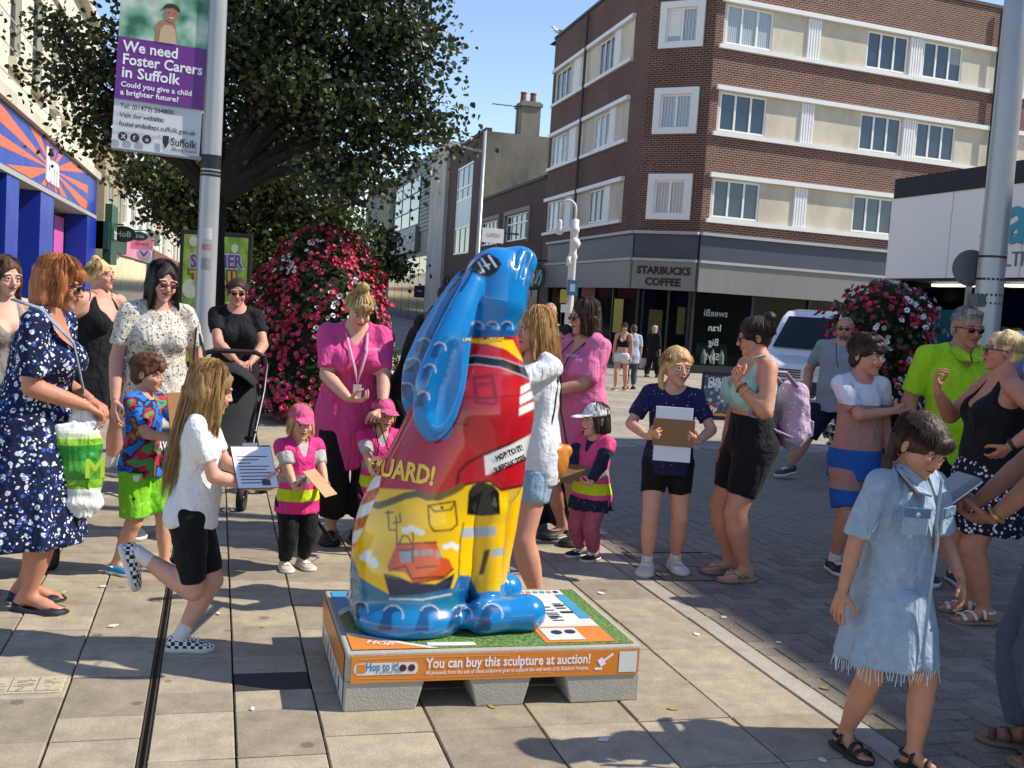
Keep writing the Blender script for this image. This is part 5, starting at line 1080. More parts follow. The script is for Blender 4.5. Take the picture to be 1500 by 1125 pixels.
for sgn, off, dx, dy in ((-1, -.145, 0, 0), (1, .135, 10, -6)):      # ears laid back
    path0 = [(688, 408, .10, 13), (664, 455, .155, 18), (645, 505, .19, 26), (630, 555, .21, 33), (621, 600, .215, 28), (619, 622, .21, 14)]
    ty = np.linspace(408, 622, 22); path = [(np.interp(y_, [p[1] for p in path0], [p[0] for p in path0]), y_, np.interp(y_, [p[1] for p in path0], [p[2] for p in path0]), np.interp(y_, [p[1] for p in path0], [p[3] for p in path0])) for y_ in ty]
    for (xa, ya, oa, ra), (xb, yb, ob, rb) in zip(path, path[1:]):
        EARS.append((Q(xa+dx*(ya-400)/200, ya+dy*(ya-400)/200, sgn*oa), Q(xb+dx*(yb-400)/200, yb+dy*(yb-400)/200, sgn*ob), max(ra, rb)*k))
        S.limb(Q(xa+dx*(ya-400)/200, ya+dy*(ya-400)/200, sgn*oa), Q(xb+dx*(yb-400)/200, yb+dy*(yb-400)/200, sgn*ob), [ra*k, rb*k], .018, flat=((0, 1, 0), .48))
    for (xa, ya, oa, ra), (xb, yb, ob, rb) in zip(path[8:20], path[9:20]):
        S.limb(Q(xa+4+dx*(ya-400)/200, ya+dy*(ya-400)/200, sgn*(oa+.09)), Q(xb+4+dx*(yb-400)/200, yb+4, sgn*(ob+.085)), [ra*k*.75, rb*k*.75], .02, mode='s', flat=((0, 1, 0), 1.0))
for sgn in (-1, 1):
    f_ = 0 if sgn < 0 else 1
    S.limb(Q(705+f_*42, 722, sgn*.1), Q(700+f_*24, 896, sgn*.105), [.082, .078, .066, .06], .02); S.ell(Q(708+f_*36, 735, sgn*.12), (.072, .065, .082), .012)
    fx0, fx1 = Q(690, 908).x, Q(752, 908).x; S.limb((fx0, HY+sgn*.2, PZ+.066), (fx1, HY+sgn*.175, PZ+.07), [.078, .072, .08], .02, flat=((0, 0, 1), .95)); S.ell((Q(592, 905).x, HY+sgn*.14, PZ+.05), (.225, .165, .095), .05)
S.ell((Q(598, 905).x, HY, PZ+.05), (.245, .22, .1), .05)
for i, (a, b) in enumerate((((752, 366), (744, 392)), ((768, 372), (754, 405)), ((779, 380), (768, 412)))):   # whisker grooves
    S.limb(Q(*a, -.055), Q(*b, -.1), [.011, .009], .01, mode='s'); S.limb(Q(*a, .055), Q(*b, .1), [.011, .009], .01, mode='s')
S.half((0, 0, PZ+.002), (0, 0, -1))
v, f = S.mesh(4)
fold = v.astype(float).copy(); fold[:, 1] = HY-np.abs(fold[:, 1]-HY); u, w_ = camproj(fold)
z6 = lambda pts: [(490+x/3.515, 620+y/3.515) for x, y in pts]; z5 = lambda pts: [(480+x/3.75, 340+y/3.75) for x, y in pts]
c = np.zeros((len(v), 3)); H3 = lambda s, kk=1: np.array(hx(s, kk)[:3])
RED = H3('#b3141f'); YEL = H3('#ecbc04'); BLUE = H3('#0c7cc0'); DBL = H3('#0a5a94'); TEA = H3('#1c6f92'); NAV = H3('#0f2444'); WHT = H3('#e4e4e0'); BLK = H3('#0c0c0e'); GRY = H3('#8b9096'); ORG_ = H3('#c9531f'); DRD = H3('#7d0c16'); OLV = H3('#6a5420')
U0, W0 = u.copy(), w_.copy(); acc = np.zeros((len(v), 3)); NS = 0
for du_, dv_ in ((0, 0), (-.8, -.8), (.8, -.8), (-.8, .8), (.8, .8), (-1.1, 0), (1.1, 0), (0, -1.1), (0, 1.1)):
    u, w_ = U0+du_, W0+dv_
    def P_(mask, col): c[mask] = col
    c[:] = RED
    bnd = z6([(-400, 300), (230, 335), (430, 345), (520, 395), (640, 330), (690, 315), (800, 300), (860, 345), (1000, 315), (1200, 300), (1200, 1300), (-400, 1300)]); P_(inpoly(u, w_, bnd), YEL)
    # blue base with a wavy upper edge
    P_(inpoly(u, w_, z6([(-300, 700), (90, 690), (130, 790), (190, 830), (280, 880), (610, 850), (640, 780), (700, 790), (745, 890), (850, 870), (1300, 860), (1300, 1400), (-300, 1400)])), TEA)
    P_((w_ > 620+960/3.515) | ((u > 700) & (w_ > 868)), TEA*.4+BLUE*.6); P_((u > 712) & (w_ > 866), BLUE)
    # boat
    hull = z6([(250, 772), (330, 790), (400, 822), (520, 828), (620, 772), (598, 850), (450, 880), (285, 892)]); P_(inpoly(u, w_, hull), NAV)
    P_(inpoly(u, w_, z6([(268, 745), (320, 622), (522, 612), (555, 690), (590, 700), (612, 750), (555, 800), (405, 826), (365, 770), (300, 760)])), ORG_)
    for q in (((332, 660), (398, 655), (400, 712), (340, 718)), ((405, 655), (434, 652), (438, 684), (410, 686)), ((444, 653), (470, 650), (474, 680), (447, 682)), ((478, 650), (504, 648), (507, 678), (481, 680)), ((527, 645), (552, 690), (520, 695))): P_(inpoly(u, w_, z6(q)), GRY)
    DOR = H3('#4a1c10')
    def L_(pts, wd, col): P_(dline(u, w_, pts) < wd, col)
    for q in (((280, 760), (365, 735)), ((365, 735), (400, 800), (560, 790)), ((320, 622), (525, 612)), ((405, 825), (560, 800), (612, 750)), ((330, 655), (400, 652), (402, 715)), ((420, 745), (530, 735))): L_(z6(q), 1.1, DOR)
    for q in (((322, 620), (318, 480)), ((275, 450), (282, 550), (318, 550)), ((262, 462), (300, 458)), ((300, 515), (340, 510), (336, 465)), ((335, 615), (350, 580), (375, 580), (395, 615)), ((406, 650), (404, 560))): L_(z6(q), 1.1, H3('#3a2a14'))
    def cloud(pts, r):
        for x, y in z6(pts): P_(np.hypot((u-x), (w_-y)*1.25) < r, WHT)
    cloud([(365, 552), (395, 540), (425, 555), (445, 562)], 6); cloud([(575, 635), (605, 625), (630, 638)], 5.5); cloud([(150, 690), (170, 670), (195, 705), (205, 728), (175, 700)], 6.5)
    L_(z6([(285, 905), (450, 908), (600, 880)]), 1.0, WHT)
    # pockets, seams, belt
    pk = z6([(482, 425), (620, 402), (632, 520), (600, 550), (510, 555), (488, 520), (482, 425)]); L_(pk, 1.3, OLV*.5); L_(z6([(490, 425), (515, 455), (600, 445), (620, 405)]), 1.2, OLV*.5); P_(np.hypot(u-z6([(553, 435)])[0][0], w_-z6([(553, 435)])[0][1]) < 2.4, BLK)
    pk = z5([(805, 800), (905, 793), (928, 935), (905, 945), (812, 935), (805, 800)]); d_ = dline(u, w_, pk); P_(d_ < 2.2, DRD); L_(z5([(812, 838), (915, 828)]), 1.5, DRD); L_(z5([(822, 850), (905, 845), (912, 915), (828, 918), (822, 850)]), .9, DRD)
    L_([(640, 616), (683, 622)], 1.3, BLK*1.5); L_([(560, 590), (640, 580), (700, 583), (785, 578)], 1.2, DRD); L_([(650, 560), (720, 548), (780, 553)], 1.0, DRD)
    belt = [(650, 532), (672, 528.5), (700, 527), (735, 532), (765, 543), (790, 554)]; L_(belt, 7, WHT*.6); L_(belt, 5.8, BLK)
    P_(inpoly(u, w_, z5([(650, 585), (1012, 582), (1040, 640), (1085, 720), (1040, 690), (980, 645), (880, 615), (700, 600), (650, 605)])), YEL)
    P_(inpoly(u, w_, z5([(640, 566), (1010, 570), (1020, 592), (640, 592)])), DRD)
    seam = z6([(630, 330), (640, 250), (690, 200), (760, 165), (1000, 70)]); L_(seam, 2.4, DRD*.5); dd = dline(u, w_, seam); 
    L_(z6([(640, 330), (690, 312), (800, 298), (860, 345), (1000, 315)]), 1.7, DRD*.4)
    # knee pads, reflective bands
    P_(inpoly(u, w_, z6([(682, 470), (690, 350), (715, 318), (765, 304), (815, 318), (848, 355), (853, 470), (760, 478)])), BLK)
    P_(inpoly(u, w_, z6([(655, 540), (835, 530), (832, 578), (655, 592)])), GRY*1.5); P_(inpoly(u, w_, z6([(815, 645), (885, 638), (876, 680), (806, 690)])), GRY*1.5)
    P_(inpoly(u, w_, z6([(770, 655), (802, 648), (768, 778), (742, 782)])), OLV*.35); L_(z6([(665, 510), (648, 600), (640, 780)]), .9, OLV*.6)
    # curl of the wave on the shin
    cu = z6([(640, 960), (640, 800), (690, 780), (712, 830), (680, 830), (688, 875), (725, 890), (745, 880), (740, 960)]); P_(inpoly(u, w_, cu), DBL)
    # rope
    rope = z6([(176, 375), (185, 410), (225, 425), (300, 400), (360, 375), (430, 362), (480, 382), (540, 380), (620, 345), (650, 325)]); dr_ = dline(u, w_, rope); m_ = dr_ < 5; c[m_] = OLV*(.75+.5*((np.sin((u[m_]+w_[m_]*.6)*1.1) > 0)[:, None]))
    # ring of stripes down the back edge
    bk = inpoly(u, w_, z6([(-200, 270), (238, 270), (228, 345), (190, 440), (140, 560), (100, 640), (-200, 640)])); st_ = (np.floor((w_+u*.4)/17) % 2 == 0); c[bk & st_] = WHT; c[bk & ~st_] = ORG_*.9
    # white stripes and patch
    for a in (((1062, 850), (1130, 815), (1135, 848), (1058, 892)), ((1055, 905), (1138, 862), (1142, 905), (1055, 950)), ((1053, 965), (1142, 925), (1146, 965), (1050, 1010))): P_(inpoly(u, w_, z5(a)), WHT)
    P_(inpoly(u, w_, z6([(770, 170), (900, 115), (1060, 30), (1060, 145), (900, 215), (778, 270)])), WHT)
    def curl(cx_, cy_, r_, sel):
        d1 = np.hypot(u-cx_, w_-cy_); d2 = np.hypot(u-cx_-r_*.5, w_-cy_-r_*.35); an = np.degrees(np.arctan2(cy_-w_, u-cx_))
        P_(sel & ((d1 < r_) & (d2 > r_*.72) | ((u < cx_-r_*.1) & (u > cx_-r_*(1.0+.35*np.clip((w_-cy_)/r_, 0, 2))) & (w_ > cy_) & (w_ < cy_+r_*1.5))), NAV*.55+DBL*.5)
        P_(sel & (np.abs(d1-r_) < .9) & (an > -20) & (an < 150) & (np.sin(an*.35) > -.75), WHT*.85)
    # waves round the base
    for x0, y0, s in ((300, 990, 1.0), (490, 990, 1.0), (655, 990, 1.0), (810, 985, 1.05), (130, 960, .8)):
        curl(*z6([(x0, y0)])[0], 15*s, np.ones(len(u), bool))
    # head and ears
    yy = np.abs(v[:, 1]-HY); earm = np.zeros(len(v), bool)
    for A_, B_, r_ in EARS:
        A_, B_ = A3(A_), A3(B_); ab = B_-A_; tt_ = np.clip((v-A_) @ ab/(ab @ ab), 0, 1); dv = v-A_-tt_[:, None]*ab; dv[:, 1] /= .48; earm |= np.linalg.norm(dv, axis=1) < r_*1.12+.004
    P_((w_ < 493) | earm, BLUE)
    earn = inpoly(u, w_, z5([(640, 560), (690, 600), (690, 740), (600, 960), (545, 1000), (500, 960), (520, 800)])) & (yy > .15); c[earn] = c[earn]*.45+DBL*.5
    for x0, y0 in ((615, 640), (560, 760), (525, 910)):
        curl(*z5([(x0, y0)])[0], 9, yy > .1)
    ex, ey = z5([(872, 182)])[0]; ca, sa = math.cos(-.15), math.sin(-.15); eu = (u-ex)*ca+(w_-ey)*sa; ev = -(u-ex)*sa+(w_-ey)*ca
    dk = inpoly(u, w_, z5([(775, 212), (800, 165), (850, 125), (885, 115), (935, 145), (955, 175), (930, 220), (890, 246), (840, 242), (800, 222)])) & (w_ < 420); P_(dk, BLK)
    for a in (((828, 165), (858, 218)), ((845, 145), (885, 200)), ((885, 130), (925, 190)), ((862, 185), (888, 178))): L_(z5(a), 1.2, WHT)
    L_(z5([(790, 222), (765, 270), (728, 325)]), 1.4, NAV*.6)
    for a in (((1062, 95), (1010, 150), (1000, 190)), ((1100, 110), (1060, 180), (1045, 250)), ((1130, 130), (1105, 200), (1085, 290))): L_(z5([(x-9, y+4) for x, y in a]), .6, WHT*.5); L_(z5(a), 1.3, DBL)
    for x0 in (820, 905, 985): curl(*z5([(x0, 525)])[0], 9, np.ones(len(u), bool))
    P_((w_ > 483) & (w_ < 493) & ~earm & (u > 668), NAV*.6+DBL*.5)
    acc += c; NS += 1
c = acc/NS
o = npobj('body', v, f, colmat('gloss_paint', .24, .7, 0, var=.05, spec=.5), ha, c); wt(o, ha)
bvh = BVHTree.FromPolygons([tuple(p) for p in v], [tuple(q) for q in f])
def decal(txt, mm, pts, sz_, ang, bold=.02, fit=None, shear=0, name='painted_lettering', extra=0):
    vs, fs_ = textmesh(txt, sz_, 0, bold); 
    if fit: w0 = max(p.x for p in vs)-min(p.x for p in vs); vs = [V(p.x*fit/w0, p.y, 0) for p in vs]
    ca, sa = math.cos(ang), math.sin(ang); out = []
    for p in vs:
        px, py = pts[0]+p.x*ca+p.y*sa, pts[1]+p.x*sa-p.y*ca; py += 0; d = ray(px, py).normalized(); h = bvh.ray_cast(V(0, 0, CH), d)
        out.append((h[0]+h[1]*.0025-d*.002) if h[0] else V(0, 0, CH)+d*5.2)
    m = MB(); m.add(out, fs_); wt(m.build(name, mm, ha), ha)
GL = lambda n, c_: mat(n, c_, .16, .02, coat=1.0)
decal('GUARD!', GL('gloss_yellow', '#f0c80c'), (586, 702), 38, .17, .035, fit=98)
decal('HOP TO IT!', GL('gloss_black', '#101012'), (747, 667), 12, -.41, .03, fit=42); decal('SUFFOLK 2025', GL('gloss_black', ''), (748, 683), 12, -.43, .03, fit=50)
decal('LIFEGUARD', GL('gloss_yellow', ''), (693, 499.5), 6, -.02, .03, fit=30); decal('LIFEGUARD', GL('gloss_yellow', ''), (726, 498.5), 6, -.02, .03, fit=24)
# ---------------------------------------------------------------- people: heads and hands shaped once, bodies per person
def T3(x, y, z): return Matrix.Translation((x, y, z))
def Rx(a): return Matrix.Rotation(math.radians(a), 4, 'X')
def Ry(a): return Matrix.Rotation(math.radians(a), 4, 'Y')
def Rz(a): return Matrix.Rotation(math.radians(a), 4, 'Z')
def xf(v, M): M = np.array(M); return v @ M[:3, :3].T+M[:3, 3]
_HEAD = {}
def head(kind, smile):
    key = (kind, smile)
    if key in _HEAD: return _HEAD[key]
    S = Sdf((-.48, -.62, -.62), (.48, .62, .62), .0225); ch = kind in 'ct'; ma = kind == 'm'
    S.ell((0, .06, .15), (.325, .405, .35), .03); jw = .235 if not ma else .262; jw = .25 if ch else jw
    S.ell((0, -.10, -.14), (jw+.03, .27, .3), .06); S.ell((0, -.2, -.33), (.15 if not ma else .175, .155, .13), .06); S.ell((0, -.305, -.405), (.075 if not ma else .095, .07, .065), .05)
    for s in (-1, 1):
        S.ell((s*.155, -.26, -.13), (.1, .1, .1), .05); S.ell((s*.14, -.335, .105), (.11, .05, .038), .04)
        S.ell((s*.13, -.425, .015), (.075, .075, .05), .04, mode='s'); S.ell((s*.128, -.322, .01), (.062, .055, .047), .008)
        S.ell((s*.128, -.345, .045), (.078, .045, .018), .012); S.ell((s*.128, -.345, -.035), (.07, .04, .012), .012)
        S.ell((s*.33, .05, -.03), (.03, .085, .125), .02, Matrix.Rotation(s*.35, 3, 'Z')); S.ell((s*.36, .035, -.03), (.02, .045, .075), .012, mode='s')
    nl = .43 if not ch else .405
    S.limb((0, -.345, .06), (0, -nl-.02, -.115), [.03, .05 if not ch else .045], .03); 
    for s in (-1, 1): S.ell((s*.048, -nl+.02, -.128), (.034, .038, .028), .015)
    S.ell((0, -.345, -.225), (.1, .05, .07), .04)
    for s in (-1, 1): S.limb((0, -.398, -.212), (s*.1, -.352, -.222+.02*smile), [.021, .009], .012); S.limb((0, -.395, -.253), (s*.09, -.35, -.235+.02*smile), [.024, .009], .012)
    S.limb((-.1, -.395, -.232+.018*smile), (0, -.43, -.234), [.006, .009], .006, mode='s'); S.limb((.1, -.395, -.232+.018*smile), (0, -.43, -.234), [.006, .009], .006, mode='s')
    v, f = S.mesh(1); cl = np.zeros(len(v), int); x, y, z = np.abs(v[:, 0]), v[:, 1], v[:, 2]
    lip = (y < -.33) & (x < .105) & (np.abs(z+.232-.02*smile*x/.1) < .038-.25*x*.9) ; cl[lip] = 1
    mouth = lip & (np.abs(z+.233-.18*smile*x) < .010); cl[mouth] = 5
    e = np.hypot((x-.128)/.062, (z-.006)/.030); eye = (e < 1) & (y < -.3); cl[eye] = 2; cl[eye & (np.hypot(x-.128, z-.008) < .03)] = 3; cl[(e >= 1) & (e < 1.35) & (z > .01) & (y < -.3)] = 6
    brow = (y < -.27) & (x > .05) & (x < .215) & (np.abs(z-(.105+.05*(x-.05)-.9*np.maximum(x-.15, 0)**1.3)) < .017); cl[brow] = 4
    cl[(cl == 0) & (np.hypot(x-.17, z+.13) < .07) & (y < -.2)] = 7; cl[(cl == 0) & (z < -.1) & (z > -.15) & (y < -nl)] = 7
    _HEAD[key] = (v, f, cl); return _HEAD[key]
_HAND = {}
def hand(pose):
    if pose in _HAND: return _HAND[pose]
    c1, c2, c3, th = dict(relax=(16, 24, 18, .3), grip=(62, 80, 45, .9), hold=(38, 42, 25, .75), flat=(4, 6, 4, .15), point=(30, 55, 30, .7))[pose]
    S = Sdf((-.36, -.3, -1.1), (.55, .62, .14), .028)
    S.limb((0, 0, .06), (0, 0, -.1), [.125, .14], .05, flat=((0, 1, 0), .8)); S.limb((.07, 0, -.14), (.1, 0, -.44), [.11, .1], .05, flat=((0, 1, 0), .8)); S.limb((-.05, 0, -.14), (-.1, 0, -.42), [.11, .095], .05, flat=((0, 1, 0), .8)); S.ell((.1, .06, -.2), (.1, .07, .15), .04)
    for i, (x, z, L, r, sp) in enumerate(((.165, -.47, .40, .05, 5), (.055, -.5, .46, .051, 1), (-.055, -.49, .42, .048, -3), (-.155, -.44, .33, .043, -8))):
        p = V(x, 0, z); a = 0; k = 1+.08*(i-1)
        for seg, (fr, cu) in enumerate(((.45, c1*k), (.3, c2*k), (.25, c3*k))):
            a += cu; d = V(math.sin(math.radians(sp))*.9, math.sin(math.radians(a)), -math.cos(math.radians(a))).normalized(); q = p+d*L*fr
            S.limb(p, q, [r*(1-.1*seg), r*(.93-.1*seg)], .014 if seg else .03); p = q
    p = V(.13, .03, -.13); q = p+V(.17, .06+.1*th, -.15); S.limb(p, q, [.075, .06], .04); q2 = q+V(.09-.12*th, .05+.12*th, -.16); S.limb(q, q2, [.058, .052], .015); S.limb(q2, q2+V(.02-.1*th, .02+.06*th, -.12), [.05, .038], .012)
    _HAND[pose] = S.mesh(1); return _HAND[pose]
def ik(a, t, l1, l2, pole):
    a, t = Vector(a), Vector(t); d = t-a; L = d.length
    if L > (l1+l2)*.999: t = a+d*((l1+l2)*.999/L); d = t-a; L = d.length
    x = (l1*l1-l2*l2+L*L)/(2*L); h = math.sqrt(max(l1*l1-x*x, 0)); u = d.normalized(); p = Vector(pole); p = p-u*p.dot(u); p = p.normalized() if p.length > 1e-6 else u.orthogonal().normalized()
    return a+u*x+p*h, t
KIND = dict(f=dict(hr=7.15, leg=.495, sw=.1, hip=.052, ua=.168, fa=.148, g=1.0), m=dict(hr=7.25, leg=.49, sw=.118, hip=.052, ua=.172, fa=.152, g=1.08), c=dict(hr=6.15, leg=.48, sw=.1, hip=.05, ua=.16, fa=.14, g=.93), t=dict(hr=4.95, leg=.41, sw=.108, hip=.056, ua=.148, fa=.128, g=1.12))
PROF = dict(f=[(-.16, .05, .05, .004), (-.05, .094, .07, .006), (.08, .102, .076, .01), (.25, .093, .067, .006), (.45, .078, .059, 0), (.62, .083, .063, 0), (.78, .087, .063, .002), (.9, .08, .053, .006), (1.0, .055, .042, .01), (1.1, .033, .034, .012)],
            m=[(-.16, .05, .05, .004), (-.05, .088, .068, .004), (.08, .093, .072, .004), (.25, .092, .069, -.002), (.45, .091, .067, -.002), (.62, .1, .071, 0), (.78, .106, .072, .002), (.9, .096, .058, .006), (1.0, .06, .045, .01), (1.1, .037, .038, .012)],
            c=[(-.16, .05, .05, 0), (-.05, .079, .061, .003), (.08, .083, .065, .003), (.25, .08, .062, -.002), (.45, .075, .059, -.002), (.62, .08, .06, 0), (.78, .083, .06, .002), (.9, .078, .05, .005), (1.0, .053, .04, .008), (1.1, .03, .032, .01)])
PROF['t'] = [(z, rx*1.14, ry*1.2, cy-.01*(0 < z < .6)) for z, rx, ry, cy in PROF['c']]
SKIN = colmat('skin', .55, 0, .3, 180, .35, .2, 22, .1)
def hairmat(c):
    n = 'hair_'+c
    if n in MATS: return MATS[n]
    t = NT(n); r = t.n('NewGeometry').outputs['Random Per Island']; st_ = t.noise(t.map(t.tc(), (60, 60, 5)), 1.5, 3)
    a = hx(c, .45); b = hx(c, 1.0); d = hx(c, 1.7)
    t.p(Base__Color=t.ramp(t.math('MULTIPLY_ADD', st_, .9, t.math('MULTIPLY_ADD', r, .5, -.22)), [(.2, a), (.5, b), (.85, d)]), Roughness=.52); t.set(t.b, 'Specular IOR Level', .3); t.bump(st_, .8, .008); MATS[n] = t.m; return t.m
def strands(paths, r0):
    """thin three sided tubes, numpy; paths (n, k, 3)"""
    P = np.asarray(paths, float); n, k, _ = P.shape; d = np.gradient(P, axis=1); d /= np.linalg.norm(d, axis=2)[..., None]+1e-9
    up = np.array([.31, .22, .92]); a = np.cross(d, up); a /= np.linalg.norm(a, axis=2)[..., None]+1e-9; b = np.cross(d, a); rad = (r0*(1-np.linspace(0, 1, k)**3*.85))[None, :, None]
    V_ = np.stack([P+(a*math.cos(t)+b*math.sin(t))*rad for t in (0, 2.094, 4.189)], 2).reshape(-1, 3)
    i, j, s = np.meshgrid(np.arange(n), np.arange(k-1), np.arange(3), indexing='ij'); q = lambda jj, ss: ((i*k+jj)*3+ss % 3)
    f = np.stack([q(j, s), q(j, s+1), q(j+1, s+1), q(j+1, s)], -1).reshape(-1, 4); return V_, f
class Person:
    def __init__(s, label, loc, face, H, kind='f', skin='#c58f74', fat=1.0, lean=0, side=0, twist=0, pel=(0, 0, 0), hy=0, hp=0, hroll=0, L=None, R=None, feet=None, vox=.0165, smile=0, group=None, lips='#a85f58', brow='#4a3526', belly=0, bust=1.0, seed=1, legfat=1.0, hang=True, armfat=1.0):
        s.K = K = KIND[kind]; s.kind = kind; s.H = H; s.fat = fat; s.seed = seed; s.belly = belly; s.bust = bust if kind == 'f' else 0
        face -= math.degrees(math.atan2(loc[0], loc[1])); s.e = empty('person', loc, math.radians(face), label, 'person', group); s.rs = np.random.RandomState(seed)
        h = s.h = H/K['hr']; pz = K['leg']*H+pel[2]; s.M = T3(pel[0], pel[1], pz) @ Rz(twist) @ Rx(lean) @ Ry(side)
        s.Ts = (1-1/K['hr']-.05)*H-K['leg']*H; Ts = s.Ts; fl = .5+.5*fat; g = K['g']*H; s.g = g
        s.pr = [(z*Ts, rx*H*(1+(fat-1)*(1 if z < .85 else .35)), (ry*H+(belly*H*math.exp(-((z-.28)/.22)**2)*.5))*(1+(fat-1)*(1 if z < .85 else .35)), 0, cy*H-belly*H*math.exp(-((z-.28)/.22)**2)*.5) for z, rx, ry, cy in PROF[kind]]
        s.piv = s.M @ V(0, .012*H, Ts+.035*H); s.HM = s.M.to_3x3().to_4x4(); s.HR = (s.M.to_3x3().to_4x4() @ Rz(hy) @ Rx(hp) @ Ry(hroll)).to_3x3()
        # the head keeps its own heading, only half of the trunk's lean
        base = Rz(twist+hy) @ Rx(lean*.4+hp) @ Ry(side*.4+hroll); s.HR = base.to_3x3(); s.hc = s.piv+s.HR @ V(0, -.09*h, .455*h); s.HM = Matrix.Translation(s.hc) @ base @ Matrix.Scale(h, 4); s.yaw = twist+hy
        s.sh = {q: s.M @ V(q*K['sw']*H*(.5+.5*fl), .004*H, Ts*.955) for q in (1, -1)}
        s.el, s.wr, s.hd = {}, {}, {}
        for q, dd in ((1, L), (-1, R)):
            dd = dict(dd or {}); ta = dd.get('to'); arm = (K['ua']+K['fa'])*H
            ta = Vector(ta)*H if ta else s.sh[q]+V(q*.03*H, -.02*H, -arm*.985)
            s.el[q], s.wr[q] = ik(s.sh[q], ta, K['ua']*H, K['fa']*H, dd.get('pole', (q*.5, .8, -.2))); d = Vector(dd['d']) if 'd' in dd else (s.wr[q]-s.el[q]); p = Vector(dd.get('p', (-q, .25, 0)))
            s.hd[q] = (d.normalized(), p, dd.get('pose', 'relax'))
        s.hip = {q: s.M @ V(q*K['hip']*H*(.6+.4*fat), 0, 0) for q in (1, -1)}; s.kn, s.an, s.ft = {}, {}, {}; lt, ls = K['leg']*H*.5, K['leg']*H*.5-.046*H+.012*H; ah = .05*H; s.ah = ah
        feet = feet or {}
        for q in (1, -1):
            u_ = feet.get(q, ()); d_ = [q*.055, 0, 0, q*8, 0]; d_[:len(u_)] = u_; x, y, z, yw, pt = d_
            t = V(x*H, y*H, z*H+ah); s.kn[q], s.an[q] = ik(s.hip[q], t, lt, ls, feet.get('pole%d' % q, (q*.12, -1, 0))); s.ft[q] = Matrix.Translation(s.an[q]) @ Rz(yw) @ Rx(pt)
        # ---- body
        P_ = [*s.sh.values(), *s.el.values(), *s.wr.values(), *s.hip.values(), *s.kn.values(), *s.an.values(), s.piv, *[s.ft[q] @ V(0, -.13*H, 0) for q in (1, -1)]]
        lo = np.min([A3(p) for p in P_], 0)-.13*H*(.5+.5*fat); hi = np.max([A3(p) for p in P_], 0)+.13*H*(.5+.5*fat); lo[2] = max(lo[2], -.01); S = Sdf(lo, hi, vox)
        S.stack(s.M, s.pr, .02); af = fl*armfat
        s.leg_r = [.058*g*fl*legfat, .051*g*fl*legfat, .04*g*fl, .0355*g*fl]; s.calf_r = [.035*g*fl, .039*g*fl*legfat, .036*g*fl, .025*g, .0215*g]; s.ua_r = [.031*g*af, .03*g*af, .0255*g*af, .0235*g*af]; s.fa_r = [.0235*g*af, .0255*g*af, .021*g*af, .0165*g]
        s.core(S, 0)
        for q in (1, -1):
            S.limb(s.sh[q], s.el[q], s.ua_r, .02); S.limb(s.el[q], s.wr[q], s.fa_r, .015, ts=[0, .25, .65, 1])
            S.limb(s.hip[q], s.kn[q], s.leg_r, .025, ts=[0, .35, .85, 1]); S.limb(s.kn[q], s.an[q], s.calf_r, .02, ts=[0, .28, .5, .85, 1]); S.ell(s.kn[q]+V(0, -.008*H, 0), (.03*g*fl,)*3, .02)
            F_ = s.ft[q]; S.limb(F_ @ V(0, .012*H, -.012*H), F_ @ V(0, -.055*H, -.03*H), [.022*g, .0185*g], .02, flat=((0, 0, 1), .9)); S.limb(F_ @ V(q*.004*H, -.05*H, -.032*H), F_ @ V(q*.006*H, -.088*H, -.037*H), [.0215*g, .015*g], .015, flat=((0, 0, 1), .55)); S.ell(F_ @ V(0, .025*H, -.03*H), (.018*g, .02*g, .017*g), .015)
            for i in range(5): S.limb(F_ @ V(q*(-.012+.0068*i)*H, -.085*H+.003*abs(i)*H, -.038*H), F_ @ V(q*(-.013+.0072*i)*H, (-.107+.005*i)*H, -.041*H), [.0062*g, .0055*g if i else .0068*g], .006)
        S.limb(s.M @ V(0, .01*H, Ts*.98), s.hc+s.HR @ V(0, .05*h, -.22*h), [.036*g*(1 if kind != 't' else .85), .0335*g*(1 if kind != 't' else .85)], .03)
        for q in (1, -1): S.limb(s.M @ V(q*.02*H, .014*H, Ts*1.04), s.sh[q]+s.M.to_3x3() @ V(-q*.012*H, .004*H, .006*H), [.028*g, .026*g], .03)
        S.half((0, 0, .004), (0, 0, -1)); bv, bf = S.mesh(1)
        hv, hf, cl = head(kind, smile); hv = xf(hv, s.HM); sk = H_c(skin); col = {0: sk, 1: H_c(lips), 2: np.array([.62, .6, .58]), 3: H_c('#2c2018'), 4: H_c(brow), 5: H_c('#4a201c'), 6: sk*.35, 7: sk*np.array([1.05, .82, .8])}
        hcol = np.array([col[i] for i in range(8)])[cl]; vs_, fs_, cs_ = [bv, hv], [bf, hf+len(bv)], [np.repeat(sk[None], len(bv), 0), hcol]; nb = len(bv)+len(hv)
        knee = np.min([np.linalg.norm(bv-A3(p), axis=1) for p in (*s.kn.values(), *s.el.values())], 0); cs_[0] = cs_[0]*(1-.12*np.exp(-(knee/.05)**2)[:, None]*np.array([.2, 1, 1]))
        for q in (1, -1):
            d, p, pose = s.hd[q]; p = p-d*p.dot(d); p.normalize(); t = d.cross(p)*(-q); s.hM = Matrix(((t.x, p.x, -d.x), (t.y, p.y, -d.y), (t.z, p.z, -d.z))).to_4x4()
            M4 = Matrix.Translation(s.wr[q]) @ s.hM @ Matrix.Scale(.106*H*(1 if kind != 't' else .95), 4); s.hd[q] = (d, p, M4); v, f = hand(pose); v = xf(v, M4); f = f[:, ::-1] if M4.to_3x3().determinant() < 0 else f
            vs_.append(v); fs_.append(f+nb); nb += len(v); cs_.append(np.repeat((sk*np.array([1, .93, .92]))[None], len(v), 0))
        s.body = npobj('body', np.concatenate(vs_), np.concatenate(fs_), SKIN, s.e, np.concatenate(cs_)); s.vox = vox
